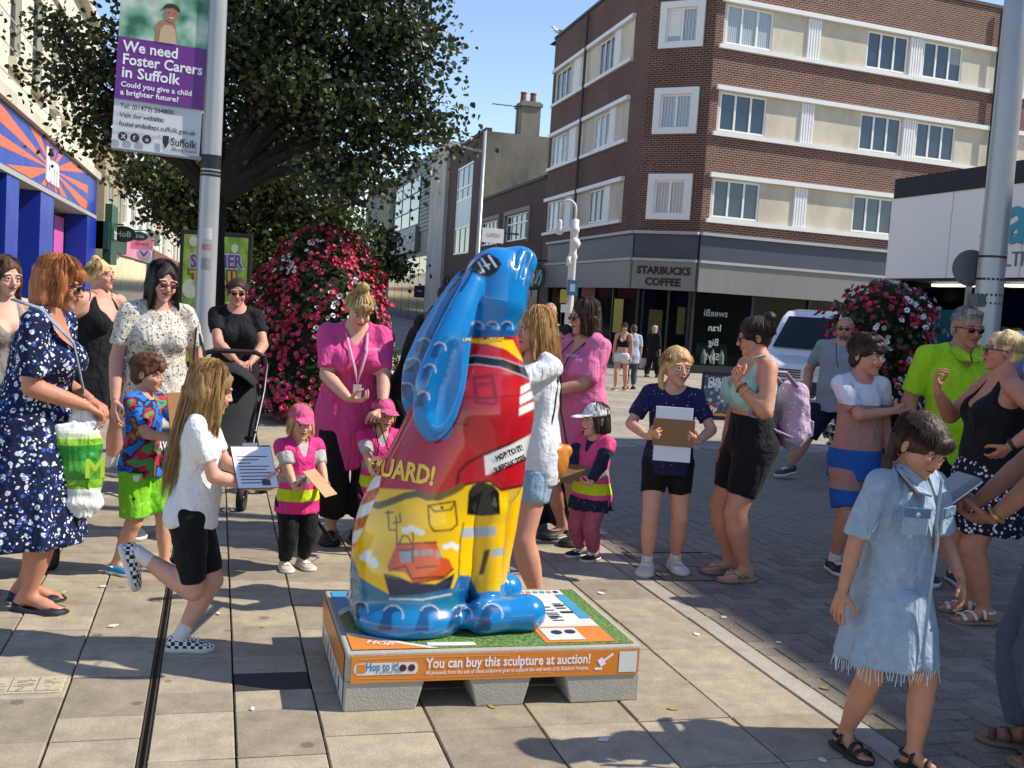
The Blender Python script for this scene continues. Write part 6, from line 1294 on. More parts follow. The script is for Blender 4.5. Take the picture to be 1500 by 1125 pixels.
    def core(s, S, o, b=1):
        """bust, belly and seat shared by the body and its clothes"""
        H, Ts = s.H, s.Ts
        if s.bust and b:
            for q in (1, -1): S.ell(s.M @ V(q*.043*H*(.6+.4*s.fat), -.052*H*(.5+.5*s.fat), Ts*.66), (.043*H*s.bust+o, .04*H*s.bust+o, .043*H*s.bust+o), .025)
        for q in (1, -1): S.ell(s.M @ V(q*.042*H*s.fat, .036*H, Ts*.0), (.047*H*s.fat+o, .037*H*s.fat+o, .052*H+o), .03)
    def box(s, pts, m): return np.min([A3(p) for p in pts], 0)-m, np.max([A3(p) for p in pts], 0)+m
    def add(s, name, v, f, m, col=None): return npobj(name, v, f, m, s.e, col)
    def top(s, m, infl=.012, hem=-.03, sleeve=.6, neck='crew', loose=0, flare=0, vox=None, wr=.005, name='top', slf=.25, arms=True, slw=1.0):
        infl = infl*.8 if infl > .011 else infl
        if neck == 'strap': infl = max(infl, .0095); wr = min(wr, .002)
        """loose fills the waist; hem is a height over the hip line as a share of H; sleeve a share of the upper arm"""
        H, Ts, g = s.H, s.Ts, s.g; Z = [p[0] for p in s.pr]; hz = hem*H; mx = max(p[1] for p in s.pr[1:6]); my = max(p[2] for p in s.pr[1:6]); pr = []
        for z in sorted({hz, *[z for z in Z if z > hz+.01]}):
            rx = np.interp(z, Z, [p[1] for p in s.pr]); ry = np.interp(z, Z, [p[2] for p in s.pr]); cy = np.interp(z, Z, [p[4] for p in s.pr])
            if z < .0: rx, ry = max(rx, s.pr[2][1]), max(ry, s.pr[2][2])
            if z < Ts*.8: rx = rx+(mx-rx)*loose; ry = ry+(my-ry)*loose
            k = flare*max(0, Ts*.6-z)+.009*min(max((Ts*.42-z)/(Ts*.3), 0), 1); pr.append((z, rx+infl+k, ry+infl+k, 0, cy))
        pts = [s.M @ V(x, y, z) for x in (-mx, mx) for y in (-my-.1*H, my) for z in (hz, Ts*1.1)]+[s.sh[1], s.sh[-1]]
        ends = {}
        for q in (1, -1):
            if sleeve > 0: t = min(sleeve, 1); ends[q] = s.sh[q].lerp(s.el[q], t); pts.append(ends[q]); 
            if sleeve > 1: pts.append(s.el[q].lerp(s.wr[q], sleeve-1))
        lo, hi = s.box(pts, .07*H); S = Sdf(lo, hi, vox or s.vox*.76); S.stack(s.M, pr, .015, z0=hz); s.core(S, infl*.9)
        S.op(lambda x, y, z: np.full(np.broadcast(x, y, z).shape, -1.0), lo, hi, 0, 's') if False else None
        n = s.M.to_3x3() @ V(0, 0, -1)
        # lower hem
        S.half(s.M @ V(0, 0, hz), n)
        for q in (1, -1):
            if neck != 'strap': S.limb(s.M @ V(q*.025*H, .012*H, Ts*1.035), s.sh[q]+s.M.to_3x3() @ V(-q*.008*H, .002*H, .004*H), [.03*g+infl*.4, .028*g+infl*.6], .025)
            if sleeve > 0:
                r = [x+infl*.75 for x in s.ua_r]; r = [x*(1+slf*.6*i/3)*slw for i, x in enumerate(r)]
                S.limb(s.sh[q], s.el[q], r, .02, clip=(-.4, min(sleeve, 1.06)))
                if sleeve > 1: S.limb(s.el[q], s.wr[q], [x+infl for x in s.fa_r], .015, ts=[0, .25, .65, 1], clip=(-.1, sleeve-1))
        # neck opening
        a = s.M @ V(0, .012*H, Ts*1.0)
        S.limb(a, s.piv+(s.piv-a)*2, [.034*g+.008, .036*g+.012], .008, mode='s'); S.ell(s.M @ V(0, -.012*H, Ts*1.10), (.05*H, .056*H, .04*H), .01, s.M.to_3x3(), mode='s')
        if neck == 'v': S.limb(s.M @ V(0, -.03*H, Ts*1.1), s.M @ V(0, -.1*H, Ts*.76), [.045*H, .006], .01, mode='s')
        if neck == 'scoop': S.ell(s.M @ V(0, -.06*H, Ts*1.02), (.06*H, .06*H, .075*H), .012, s.M.to_3x3(), mode='s')
        if neck == 'strap':
            S.ell(s.M @ V(0, -.075*H, Ts*1.0), (.05*H, .075*H, .1*H), .012, s.M.to_3x3(), mode='s'); S.ell(s.M @ V(0, .09*H, Ts*1.02), (.05*H, .07*H, .085*H), .012, s.M.to_3x3(), mode='s')
            for q in (1, -1): S.ell(s.M @ V(q*.118*H*(.5+.5*s.fat), 0, Ts*.95), (.055*H*(.5+.5*s.fat), .09*H, .078*H), .012, s.M.to_3x3(), mode='s')
        if wr: S.rough(wr*1.1, 26/H**.5, s.seed, (1, 1, .45)); S.rough(wr*.75, 62/H**.5, s.seed+5, (1, 1, .55))
        v, f = S.mesh(1); return s.add(name, v, f, m)
    def legs(s, m, length=.8, infl=.012, flare=.0, waist=.05, vox=None, wr=.004, name='shorts'):
        """length 1 reaches the knee, 2 the ankle; waist a height over the hip line"""
        H, Ts = s.H, s.Ts; pts = [s.M @ V(x*.13*H*s.fat, y*.12*H*s.fat, z) for x in (-1, 1) for y in (-1, 1) for z in (-.05*H, waist*H)]
        for q in (1, -1): pts += [s.hip[q], s.kn[q]]+([s.an[q]] if length > 1 else [])
        lo, hi = s.box(pts, .06*H); S = Sdf(lo, hi, vox or s.vox*.85); pr = [(z, rx+infl, ry+infl, cx, cy) for z, rx, ry, cx, cy in s.pr if z < waist*H+.1]; S.stack(s.M, pr, .02, z1=waist*H); s.core(S, infl, 0)
        for q in (1, -1):
            lr = [x+infl+flare*i/3 for i, x in enumerate(s.leg_r)]; S.limb(s.hip[q], s.kn[q], lr, .015, ts=[0, .35, .85, 1], clip=(-.15, min(length, 1.15)))
            if length > 1: S.limb(s.kn[q], s.an[q], [x+infl+flare*(1+.3*i) for i, x in enumerate(s.calf_r)], .015, ts=[0, .28, .5, .85, 1], clip=(-.1, length-1))
        S.half(s.M @ V(0, 0, waist*H), s.M.to_3x3() @ V(0, 0, 1))
        if wr: S.rough(wr, 24, s.seed+2, (1, 1, .7)); S.rough(wr*.5, 60, s.seed+3)
        v, f = S.mesh(1); return s.add(name, v, f, m)
    def skirt(s, m, top=.1, hem=.25, r1=(.14, .12), folds=9, amp=.012, infl=.012, vox=None, name='skirt', cy=0):
        """hangs plumb from the waist; hem is a height over the ground as a share of H"""
        H, Ts = s.H, s.Ts; Z = [p[0] for p in s.pr]; w0 = s.M @ V(0, 0, top*H); hp = s.M @ V(0, 0, 0); hz = hem*H; b = s.pr
        f_ = lambda z, i: float(np.interp(z, Z, [p[i] for p in b])); zz = [hz, hz+(hp.z-hz)*.5, hp.z+.01*H, w0.z]; ph = s.rs.uniform(0, 6, 3)
        kx = (f_(0, 1)+infl+.006); ky = (f_(0, 2)+infl+.012+.02*H); tw = math.radians(0)
        pr = [(hz, r1[0]*H, r1[1]*H, hp.x, hp.y+cy*H), (zz[1], (r1[0]*H+kx)/2*1.02, (r1[1]*H+ky)/2*1.02, hp.x, hp.y+cy*.5*H), (zz[2], kx, ky, hp.x, hp.y+f_(0, 4)), (zz[3], f_(top*H, 1)+infl, f_(top*H, 2)+infl, w0.x, w0.y+f_(top*H, 4))]
        def wave(th, z): k = np.clip((hp.z-z)/(hp.z-hz), 0, 1); return amp*k*(np.sin(th*folds+ph[0]+2*np.sin(z*4))+.6*np.sin(th*(folds*1.7)//1+ph[1]))
        mr = max(r1)*H+.05; S = Sdf((hp.x-mr, hp.y-mr-abs(cy)*H, hz-.03), (hp.x+mr, hp.y+mr+abs(cy)*H, w0.z+.03), vox or s.vox*.85); S.stack(Matrix.Identity(4), pr, 0, z0=hz, wave=wave); S.rough(.003, 40, s.seed, (1, 1, .4)); v, f = S.mesh(1); return s.add(name, v, f, m)
    def band(s, m, z0, z1, infl=.02, loose=0, name='band'):
        """a strip of cloth round the trunk between two heights over the hip line"""
        H = s.H; Z = [p[0] for p in s.pr]; mx = max(p[1] for p in s.pr[1:6]); my = max(p[2] for p in s.pr[1:6]); pr = []
        for z in np.linspace(z0*H, z1*H, 5):
            rx, ry, cy = (float(np.interp(z, Z, [p[i] for p in s.pr])) for i in (1, 2, 4))
            if z < 0: rx, ry = max(rx, s.pr[2][1]), max(ry, s.pr[2][2])
            pr.append((z, rx+(mx-rx)*loose+infl, ry+(my-ry)*loose+infl, 0, cy))
        c = [s.M @ V(x*(mx+.05), y*(my+.08), z) for x in (-1, 1) for y in (-1, 1) for z in (z0*H, z1*H)]; S = Sdf(*s.box(c, .03), s.vox*.75); S.stack(s.M, pr, 0); s.core(S, infl) if z1*H > s.Ts*.6 else None
        S.half(s.M @ V(0, 0, z0*H), s.M.to_3x3() @ V(0, 0, -1)); S.half(s.M @ V(0, 0, z1*H), s.M.to_3x3() @ V(0, 0, 1)); v, f = S.mesh(1); return s.add(name, v, f, m)
    def strap(s, m, pts, r=.008, flat=.4, name='strap', front=True):
        """pts in trunk coordinates (share of H)"""
        b = MB(); b.tube([s.M @ (V(*p)*s.H) for p in pts], r, 6, flat=flat); return b.build(name, m, s.e, True)
    def shoe(s, kind, up, sole, q=0, accent=None, big=1.0):
        H = s.H; L = .157*H*big; ah = s.ah; prs = []
        for q in ((1, -1) if q == 0 else (q,)):
            F_ = s.ft[q]; z0 = -ah+.001; st = 9; ys = np.linspace(.29, -.71, st)*L; wd = np.array([.12, .19, .205, .195, .2, .235, .245, .21, .09])*L*(1.06 if kind in ('croc', 'sneaker') else .98); th = {'sneaker': .026, 'croc': .022, 'flat': .008, 'sandal': .016, 'flip': .02}[kind]*H/1.65
            def ring(z, sc, dx=0): return [F_ @ V(wd[i]*sc*sd+q*.01*L*(i/8), ys[i], z) for sd, rng in ((1, range(st)), (-1, range(st-1, -1, -1))) for i in rng]
            m = MB(); n = st*2; lip = .012*H/1.65 if kind in ('croc', 'sneaker') else 0
            m.add(ring(z0, .93)+ring(z0+th*.5, 1.03)+ring(z0+th, 1.0), [(a*n+i, a*n+(i+1) % n, (a+1)*n+(i+1) % n, (a+1)*n+i) for a in (0, 1) for i in range(n)]+[tuple(range(2*n, 3*n)), tuple(reversed(range(n)))])
            if kind in ('sneaker', 'croc', 'flat'):
                hs = {'sneaker': [.055, .062, .06, .052, .04, .033, .028, .022, .012], 'croc': [.04, .046, .047, .045, .04, .035, .031, .026, .014], 'flat': [.04, .034, .02, .012, .012, .014, .024, .02, .01]}[kind]; k = 9; u = MB(); vs_ = []
                for i in range(st):
                    for j in range(k):
                        a = math.pi*j/(k-1); vs_.append(F_ @ V(wd[i]*.97*math.copysign(abs(math.cos(a))**.8, math.cos(a))+q*.01*L*(i/8), ys[i], z0+th*.9+hs[i]*H/1.65*1.05*math.sin(a)**.75))
                fc_ = [(i*k+j, i*k+j+1, (i+1)*k+j+1, (i+1)*k+j) for i in range(st-1) for j in range(k-1)]
                if kind == 'flat': fc_ = [q_ for q_ in fc_ if not (1 <= q_[0]//k <= 5 and 2 <= q_[0] % k <= 5)]
                u.add(vs_, fc_+[tuple(range(k)), tuple((st-1)*k+j for j in range(k))]); o = u.build('shoe', up, s.e, True); o.modifiers.new('s', 'SUBSURF').levels = 1; o.modifiers['s'].render_levels = 1
                if kind == 'flat': sd = o.modifiers.new('t', 'SOLIDIFY'); sd.thickness = .003
                so_ = m.build('sole', sole, o, True)
                if accent is not None and kind == 'sneaker':
                    a_ = MB()
                    for y in (-.12, -.2, -.28, -.36): a_.tube([F_ @ V(sx*.1*L, y*L, z0+th+(.052+.03*(y+.1))*H/1.65*(1-.18*abs(sx))) for sx in (-1, -.5, 0, .5, 1)], .0045, 5)
                    a_.build('laces', accent, o)
                if kind == 'croc':
                    a_ = MB(); a_.tube([F_ @ V(wd[3]*sx, (-.02+.3*(1-abs(sx)**2))*L, z0+th+.035*H/1.65) for sx in (-1, -.85, -.5, 0, .5, .85, 1)], .009*H/1.4, 6, flat=.5); a_.build('heel_strap', accent or sole, o, True)
            else:
                o = m.build('sandal', sole, s.e, True); a_ = MB(); zt = z0+th
                def arc(y, hgt, x0=-1, x1=1, dy=0): return [F_ @ V(.19*L*x, (y+dy*x)*L, zt+hgt*H/1.65*math.sqrt(max(0, 1-(x*.98)**2))+.002) for x in [x0+(x1-x0)*i/8 for i in range(9)]]
                if kind == 'flip': a_.tube([F_ @ V(0, -.52*L, zt+.003), F_ @ V(q*-.01*L, -.47*L, zt+.03*H/1.65), F_ @ V(.1*L, -.3*L, zt+.042*H/1.65), F_ @ V(.2*L, -.1*L, zt+.005)], .009, 6); a_.tube([F_ @ V(q*-.01*L, -.47*L, zt+.03*H/1.65), F_ @ V(-.1*L, -.3*L, zt+.042*H/1.65), F_ @ V(-.2*L, -.1*L, zt+.005)], .009, 6)
                else: a_.tube(arc(-.48, .03), .011*H/1.65*1.3, 6, flat=.5); a_.tube(arc(-.3, .046, dy=.06), .009*H/1.65*1.3, 6, flat=.5); a_.tube(arc(-.05, .075), .009*H/1.65*1.3, 6, flat=.5); a_.tube([F_ @ V(.16*L*math.sin(t), (.02+.22*math.cos(t))*L, zt+.05*H/1.65) for t in np.linspace(-1.6, 1.6, 9)], .007, 6)
                a_.build('strap', up, o, True)
    def socks(s, m, hgt=.05):
        for q in (1, -1):
            H = s.H; S = Sdf(*s.box([s.an[q]], .06*H), .006); d = (s.kn[q]-s.an[q]).normalized(); S.limb(s.an[q]-d*.02*H, s.an[q]+d*hgt*H, [.027*s.g, .0265*s.g], 0, clip=(0, 1)); v, f = S.mesh(1); s.add('sock', v, f, m)
    # ---- hair, in head heights; hanging lengths stay plumb
    def hair(s, c, style='short', length=.5, n=260, fringe=0, bun=(0, .2, .58), bunr=.17, vol=1.0, tail=None, part=0, back=.0, grey=None):
        h = s.h; n = int(n*(1.5 if n > 200 else 1.0)); back = back or (.12 if style == 'long' else 0); M = Matrix.Translation(s.hc) @ Rz(s.yaw) @ Matrix.Scale(h, 4); R = (Rz(-s.yaw).to_3x3() @ s.HR); rs_ = s.rs; R4 = np.array(R)
        q = lambda x, y, z: R @ V(x, y, z); lg = style in ('long', 'bob'); zl = -length-.1 if lg else -.75
        S = Sdf((-.75, -.75, zl), (.75, .95, 1.0), .031 if not lg else .034); k = vol; hl = .02*(style in ('bun', 'pony'))
        S.ell(q(0, .075, .155), (.345*k, .43*k, .378*k), .02, R)
        if style == 'short': S.ell(q(0, .22, -.12), (.28, .26, .24), .06, R); S.ell(q(0, -.2, .42), (.25*k, .2, .11), .05, R)
        if style in ('bun', 'pony', 'tight'): S.ell(q(0, .2, -.08), (.27, .25, .22), .06, R)
        if lg:
            S.ell(q(0, .16, -.1), (.36*k, .35*k, .36), .06, R); zz = np.linspace(-length, .05, 7)
            wdt = [.3, .35, .36, .36, .36, .36, .36] if style == 'long' else [.36, .39, .395, .385, .37, .36, .35]
            cyb = [.2+back, .2+back, .19+back*.8, .17+back*.4, .15, .12, .08]; ryb = [.12, .16, .2, .25, .3, .34, .36] if style == 'long' else [.3, .33, .34, .35, .36, .37, .38]
            S.stack(Matrix.Identity(4), [(z, w_*k, r_*k, 0, cy_) for z, w_, r_, cy_ in zip(zz, wdt, ryb, cyb)], .05)
            for sx in (-1, 1): S.limb(q(sx*.26, -.12, .2), V(sx*.36*k, -.1, -min(length, .75)*.9), [.09, .085, .05], .05, flat=((1, 0, 0), .7)) if style == 'long' or length > .35 else None
        S.ell(q(0, -.43, -.16 if not fringe else -.19), (.245 if lg else .275, .3, .445 if not fringe else .38), .02, R, mode='s')
        if not lg: S.ell(q(0, -.3, -.42), (.5, .42, .33), .03, R, mode='s'); S.ell(q(0, .12, -.62), (.6, .5, .22), .03, R, mode='s')
        else: S.ell(q(0, -.02, -.62), (.2, .26, .3), .03, R, mode='s')
        if fringe: S.ell(q(.02, -.36, .24), (.24, .09, .15), .03, R)
        if style == 'bun': S.ell(q(*bun), (bunr, bunr, bunr*.85), .03)
        if tail: pts = [q(*p) if i == 0 else V(*p) for i, p in enumerate(tail[0])]; [S.limb(a, b, [tail[1], tail[1]*.8], .04) for a, b in zip(pts, pts[1:])]
        S.rough(.03 if style != 'tight' else .015, 17, s.seed, (1, 1, .35) if style != 'short' else (1, 1, 1)); S.rough(.012, 45, s.seed+1, (1, 1, .25))
        v, f = S.mesh(1); o = s.add('hair', xf(v, M), f, hairmat(c))
        if n:
            k_ = 7; t = np.linspace(0, 1, k_)[None, :, None]; P0 = []
            E = lambda th, ph: np.stack([.352*k*np.sin(th)*np.sin(ph), .075+.437*k*np.cos(th)*np.sin(ph), .155+.385*k*np.cos(ph)], -1)   # th 0 = back
            th = rs_.uniform(-2.35 if not fringe else -3.1, 2.35 if not fringe else 3.1, n)
            if lg:
                ph = np.linspace(.12, 1.75, k_)[None, :]*rs_.uniform(.8, 1.1, (n, 1)); A = E(th[:, None], ph) @ R4.T; fr = np.abs(th) > 2.35
                L_ = length*rs_.uniform(.75, 1.04, n); drop = np.clip((np.arange(k_)[None]-3)/(k_-4), 0, 1); zz = A[..., 2]; tgt = -L_[:, None]
                A[..., 2] = np.where(fr[:, None], A[..., 2], zz*(1-drop)+tgt*drop); A[..., 1] += drop*(back*.9+.02)+rs_.normal(size=(n, 1))*.015; A[..., 0] += rs_.normal(size=(n, 1))*.02+.012*np.sin(A[..., 2]*9+rs_.uniform(0, 6, (n, 1)))
                A[fr] = A[fr]*1.0; keep = ~fr | (fringe > 0)
                A = A[keep]
            elif style in ('bun', 'pony', 'tight'):
                ph = np.linspace(1.9, .05, k_)[None, :]*np.ones((n, 1)); A = E(th[:, None], ph*np.where(np.abs(th) > 1.5, .82, 1)[:, None]); tg = np.array(bun if style == 'bun' else (0, .5, .2)); A = A*(1-t**2.2)+tg*t**2.2; A = A @ R4.T
                fz = rs_.normal(size=(n, 1, 3))*.025*(1-t)**2; A = A+fz
            else:
                p0 = rs_.uniform(.1, 1.45, n); l_ = rs_.uniform(.2, .45, n); ph = p0[:, None]+np.linspace(0, 1, k_)[None]*l_[:, None]; ph = np.where((np.abs(th) > 1.7)[:, None], np.minimum(ph, 1.25), np.minimum(ph, 1.95)); A = E(th[:, None]+np.linspace(0, .5, k_)[None]*rs_.normal(size=(n, 1)), ph)*(1+.05*np.linspace(0, 1, k_)[None, :, None]*rs_.uniform(0, 1, (n, 1, 1))); A = A @ R4.T
            A = A+(A-np.array([0, .07, .1]))*(rs_.uniform(0, 1, (len(A), 1, 1))**3*.09+.01*np.sin(np.linspace(0, 9, k_)[None, :, None]+rs_.uniform(0, 6, (len(A), 1, 1)))); sv, sf = strands(A, .0068 if lg else .006); npobj('hair_strands', xf(sv, M), sf, hairmat(c), o)
        return o
    def hb(s, mb, name, m, smooth=False, par=None):
        mb.v = [tuple(s.HM @ Vector(p)) for p in mb.v]; return mb.build(name, m, par or s.e, smooth)
    def shades(s, col='#0b0b0c', big=1.0, y=-.40, z=.0, rim=True):
        m = MB()
        for q in (1, -1):
            m.lathe([(.001, -.012), (.085*big, -.008), (.092*big, 0), (.085*big, .008), (.001, .01)], 14); n = 14*5
            for i in range(len(m.v)-n, len(m.v)): x, yy, zz = m.v[i]; m.v[i] = (q*.135+x, y+zz-.02*(1-abs(x)*0)+abs(x*q+.0)*.25*(1 if x*q > 0 else -.1), z+yy*.72)
        o = s.hb(m, 'sunglasses', mat('lens'+col, col, .08, .05), True); m = MB()
        for q in (1, -1): m.tube([V(q*.21, y+.03, z+.03), V(q*.3, y+.12, z+.035), V(q*.345, -.05, z+.02), V(q*.35, .05, z-.01)], .013, 5)
        m.tube([V(-.05, y-.02, z+.02), V(0, y-.03, z+.028), V(.05, y-.02, z+.02)], .011, 5); s.hb(m, 'frame', mat('spec_frame', '#141213', .4), False, o); return o
    def cap(s, m, brim=None, name='cap'):
        S = Sdf((-.5, -.95, .0), (.5, .6, .7), .029); S.ell((0, .06, .17), (.365, .445, .385), .01); S.half((0, 0, .15), (0, .05, -1)); S.limb((0, -.3, .19), (0, -.62, .155), [.29, .25], .015, flat=((0, 0, 1), .11)); v, f = S.mesh(1); return s.add(name, xf(v, s.HM), f, m)
    def at(s, q, x=0, y=0, z=-.5):
        """a spot in hand q, in hand lengths"""
        return s.hd[q][2] @ V(x, y, z)
    def world(s): return Matrix.Translation(s.e.location) @ Matrix.Rotation(s.e.rotation_euler.z, 4, 'Z')
def H_c(c): return np.array(hx(c)[:3])
# ---------------------------------------------------------------- cloth
def folds(t, k=1.0):
    """creases in the cloth: soft pulls plus weave"""
    v = t.tc(); a = t.noise(t.map(v, (1, 1, .45), rot=(.5, .3, 0)), 11, 3, .5, 1.6); b = t.noise(t.map(v, (1, .6, 1), rot=(0, .7, .4)), 26, 3, .5, .8); c = t.noise(v, 420, 2)
    h = t.math('ADD', t.math('MULTIPLY', a, 1.6), t.math('ADD', t.math('MULTIPLY', b, .5), t.math('MULTIPLY', c, .06))); t.bump(h, .75*k, .02); return a
def cloth(name, c='#888888', rough=.85, var=.14, bump=.55, bs=24, vs=9):
    n = 'cloth_'+name
    if n in MATS: return MATS[n]
    t = NT(n); a = folds(t); f = t.math('MULTIPLY_ADD', t.noise(t.tc(), vs*3, 5), var*2, 1-var); t.p(Base__Color=t.mix(1, hx(c), f, 'MULTIPLY'), Roughness=rough); t.set(t.b, 'Specular IOR Level', .25); t.set(t.b, 'Sheen Weight', .04); MATS[n] = t.m; return t.m
def pattern(name, base, cols, scale, thr=.32, rough=.85, dist=.0, metric='EUCLIDEAN', soft=.02, stretch=(1, 1, 1)):
    t = NT('print_'+name); v = t.map(t.tc(), stretch)
    if dist: v = t.n('VectorMath', _operation='ADD', i0=v, i1=t.n('VectorMath', _operation='SCALE', i0=t.n('TexNoise', Vector=v, Scale=scale*.8).outputs[1], Scale=dist).outputs[0]).outputs[0]
    c = hx(base); 
    for i, (col, sc, th) in enumerate(cols):
        vo = t.n('TexVoronoi', Vector=t.map(v, loc=(i*3.7, i*1.3, 0)), Scale=scale*sc); m = t.ramp(vo.outputs[0], [(max(th-soft, 0), (1, 1, 1)), (th, (0, 0, 0))]); c = t.mix(m, c, hx(col))
    t.p(Base__Color=c, Roughness=rough); t.set(t.b, 'Specular IOR Level', .25); folds(t, .8); return t.m
def zstripes(name, stops, rough=.85, tex=None):
    """bands by height: (z, colour) from the bottom"""
    t = NT('stripes_'+name); z = t.n('SeparateXYZ', Vector=t.tc()).outputs[2]; c = hx(stops[0][1])
    for zz, col in stops[1:]: c = t.mix(t.math('GREATER_THAN', z, zz), c, hx(col))
    t.p(Base__Color=c, Roughness=rough); t.set(t.b, 'Specular IOR Level', .25); folds(t, .8); return t.m
BLK_ = cloth('black', '#111114', .8); WHT_ = cloth('white', '#dcdcda'); JEAN = cloth('jeans', '#6f8ba6', .9, .25, .4, 120, 14); DENIM = cloth('denim', '#94a6b6', .9, .28, .6, 90, 10); PINK = cloth('pink', '#d14a86', .8, .14); PINK2 = cloth('pink2', '#d9749c', .8, .14)
SOLEW = mat('sole_white', '#cfccc4', .6, .15, 20); SOLEK = mat('sole_dark', '#222022', .7); SHW = mat('shoe_white', '#cbc8c0', .6, .15, 20); SHK = mat('shoe_black', '#161618', .6, .2, 20); SHG = mat('shoe_grey', '#7c7a76', .7, .2, 20); LACE = mat('lace_white', '#dedbd4', .7); SOCK = cloth('sock', '#dcdad4'); BOARD = mat('hardboard', '#8a6238', .7, .15, 20); PAPER = mat('paper', '#dfdfe2', .7, .04); LEATH = mat('leather_black', '#141416', .5, .2, 20, .2, 60)
def spot(px, dep): q = atd(px, 450, dep); return (q.x, q.y, gz(q.y))
def foot(px, py): q = gnd(px, py); return (q.x, q.y, 0)
def clipboard(name, label, P, q2, w_, h_, tilt, face, board=BOARD, paper=None, group=None, marks=None, at=None):
    """a board between the hands; tilt from upright, face = heading of its printed side in the world"""
    M = P.world(); a = M @ P.at(1, 0, .1, -.55); b = M @ P.at(-1, 0, .1, -.55); c = (a+b)/2 if q2 == 0 else (a if q2 == 1 else b)
    if at: c = c+Vector(at)
    face -= math.degrees(math.atan2(c.x, c.y))
    e = empty(name, c, math.radians(face), label, 'clipboard' if 'board' in name else 'paper', group); R = Rx(tilt)
    m = MB(); m.box(-w_/2, w_/2, -.003, .003, -h_/2, h_/2, R); m.build('board', board, e, bevel=.002)
    if paper:
        m = MB(); m.box(-w_*paper[0]/2, w_*paper[0]/2, -.006, -.0035, h_*(-.5+paper[1]), h_*(-.5+paper[2]), R); m.build('sheet', PAPER, e); ink = mat('ink_grey', '#4a4a52', .6); r_ = random.Random(5); m = MB()
        for i in range(9):
            z = h_*(-.5+paper[1]+(paper[2]-paper[1])*(.1+.08*i)); x0 = -w_*paper[0]*.4; m.box(x0, x0+w_*paper[0]*r_.uniform(.3, .8), -.0075, -.0065, z, z+.004, R)
        m.box(w_*.1, w_*.3, -.0075, -.0065, h_*(-.5+paper[1])+.01, h_*(-.5+paper[1])+.04, R)
        tag(m.build('print', ink, e), kind='stuff')
        m = MB(); m.box(-.03, .03, -.012, .004, h_*.46, h_*.52, R); m.build('clip', mat('clip_steel', '#9a9c9f', .3, metal=.8), e)
    return e
def lanyard(P, c, txt=True):
    H, T = P.H, P.Ts/P.H; y0 = -.105*(.5+.5*P.fat)
    o = P.strap(c, [(-.035, .02, T*1.05), (-.04, -.03, T*1.0), (-.03, y0+.005, T*.8), (-.012, y0-.012, T*.6), (0, y0-.016, T*.42), (.012, y0-.012, T*.6), (.03, y0+.005, T*.8), (.04, -.03, T*1.0), (.035, .02, T*1.05)], .009, .3, 'lanyard')
    m = MB(); m.box(-.025, .025, -.004, .004, -.08, 0, P.M @ T3(0, (y0-.018)*H, T*.42*H)); m.build('badge', mat('badge_plastic', '#c9b8b8', .3, .3, 60), o)
G_ = None
# 1 woman at the left edge
p = Person('young woman with brown hair and bare shoulders behind the floral dress', spot(4, 6.4), 20, 1.66, 'f', '#d3a68f', hy=10, hp=8, seed=11, vox=.018); p.top(cloth('taupe', '#8a7f78'), .008, 0, 0, 'strap'); p.legs(BLK_, 1.9, .01, name='trousers'); p.hair('#4a3626', 'long', .8, 240); p.shoe('sneaker', SHK, SOLEW)
# 2 floral dress
NAVF = pattern('navy_floral', '#141d3c', [('#c9d2de', 1, .3), ('#3f59a8', 1.3, .3), ('#e6e8ea', 1.7, .24), ('#1b2750', 2.2, .26)], 26, dist=.03)
p = Person('older woman with ginger bobbed hair in a navy floral dress holding a carrier bag', foot(36, 886), 68, 1.66, 'f', '#bd8469', 1.12, lean=9, hy=6, hp=8, L=dict(to=(.03, -.15, .585), d=(-.3, -.8, -.35), p=(0, .3, -1), pose='hold'), R=dict(to=(-.03, -.16, .575), d=(.5, -.6, -.4), p=(0, .3, -1), pose='hold', pole=(-.6, .8, -.3)), feet={1: (.05, .02, 0, 5), -1: (-.05, -.03, 0, -5)}, seed=12, lips='#9a5a4e', brow='#a0744a', vox=.0145); pw2 = p
p.top(NAVF, .016, -.02, .82, 'scoop', .45, .0, slf=.7); p.skirt(NAVF, .13, .185, (.165, .15), 8, .016, .014, name='dress_skirt', cy=.0); p.hair('#a8683a', 'bob', .42, 420, 1, vol=1.06); p.shades(); p.shoe('flat', mat('flat_navy', '#1c1e2c', .6), SOLEK)
p.strap(cloth('grey_strap', '#8e9aa6'), [(-.06, .085, .35), (-.09, .0, .345), (-.05, -.088, .27), (.03, -.11, .14), (.1, -.09, .04)], .022, .3, 'bag_strap')
# carrier bag on her wrist
q = p.world() @ p.at(-1, .2, 0, .05); cbg = empty('carrier_bag', (q.x, q.y, q.z-.52), .3, 'crumpled green and white plastic carrier bag hanging from the older woman\'s wrist', 'bag')
S = Sdf((-.2, -.14, -.04), (.2, .14, .56), .008); S.stack(Matrix.Identity(4), [(0, .06, .04, .03, 0), (.05, .085, .06, .02, 0), (.25, .095, .065, 0, 0), (.36, .11, .055, -.01, 0), (.42, .13, .03, -.02, 0)], .01); S.limb((-.05, 0, .4), (0, 0, .53), [.02, .008], .02); S.limb((.06, 0, .4), (0, 0, .53), [.02, .008], .02); S.rough(.014, 34, 4, (1, 1, .45)); S.rough(.008, 80, 9, (1, 1, .6)); v, f = S.mesh(1)
npobj('bag', v, f, zstripes('carrier', [(0, '#e2e4de'), (.1, '#cfd4ca'), (.13, '#79b02e'), (.17, '#4f9a38'), (.26, '#2f8a3a'), (.33, '#8cc53a'), (.36, '#c9d8a0'), (.385, '#e4e6e0')], .3), cbg); 
text('lettering', 'M', .12, frame_m(V(.05, -.092, .19), (1, 0, 0)), mat('bag_text', '#a9cf3a'), cbg, .03)
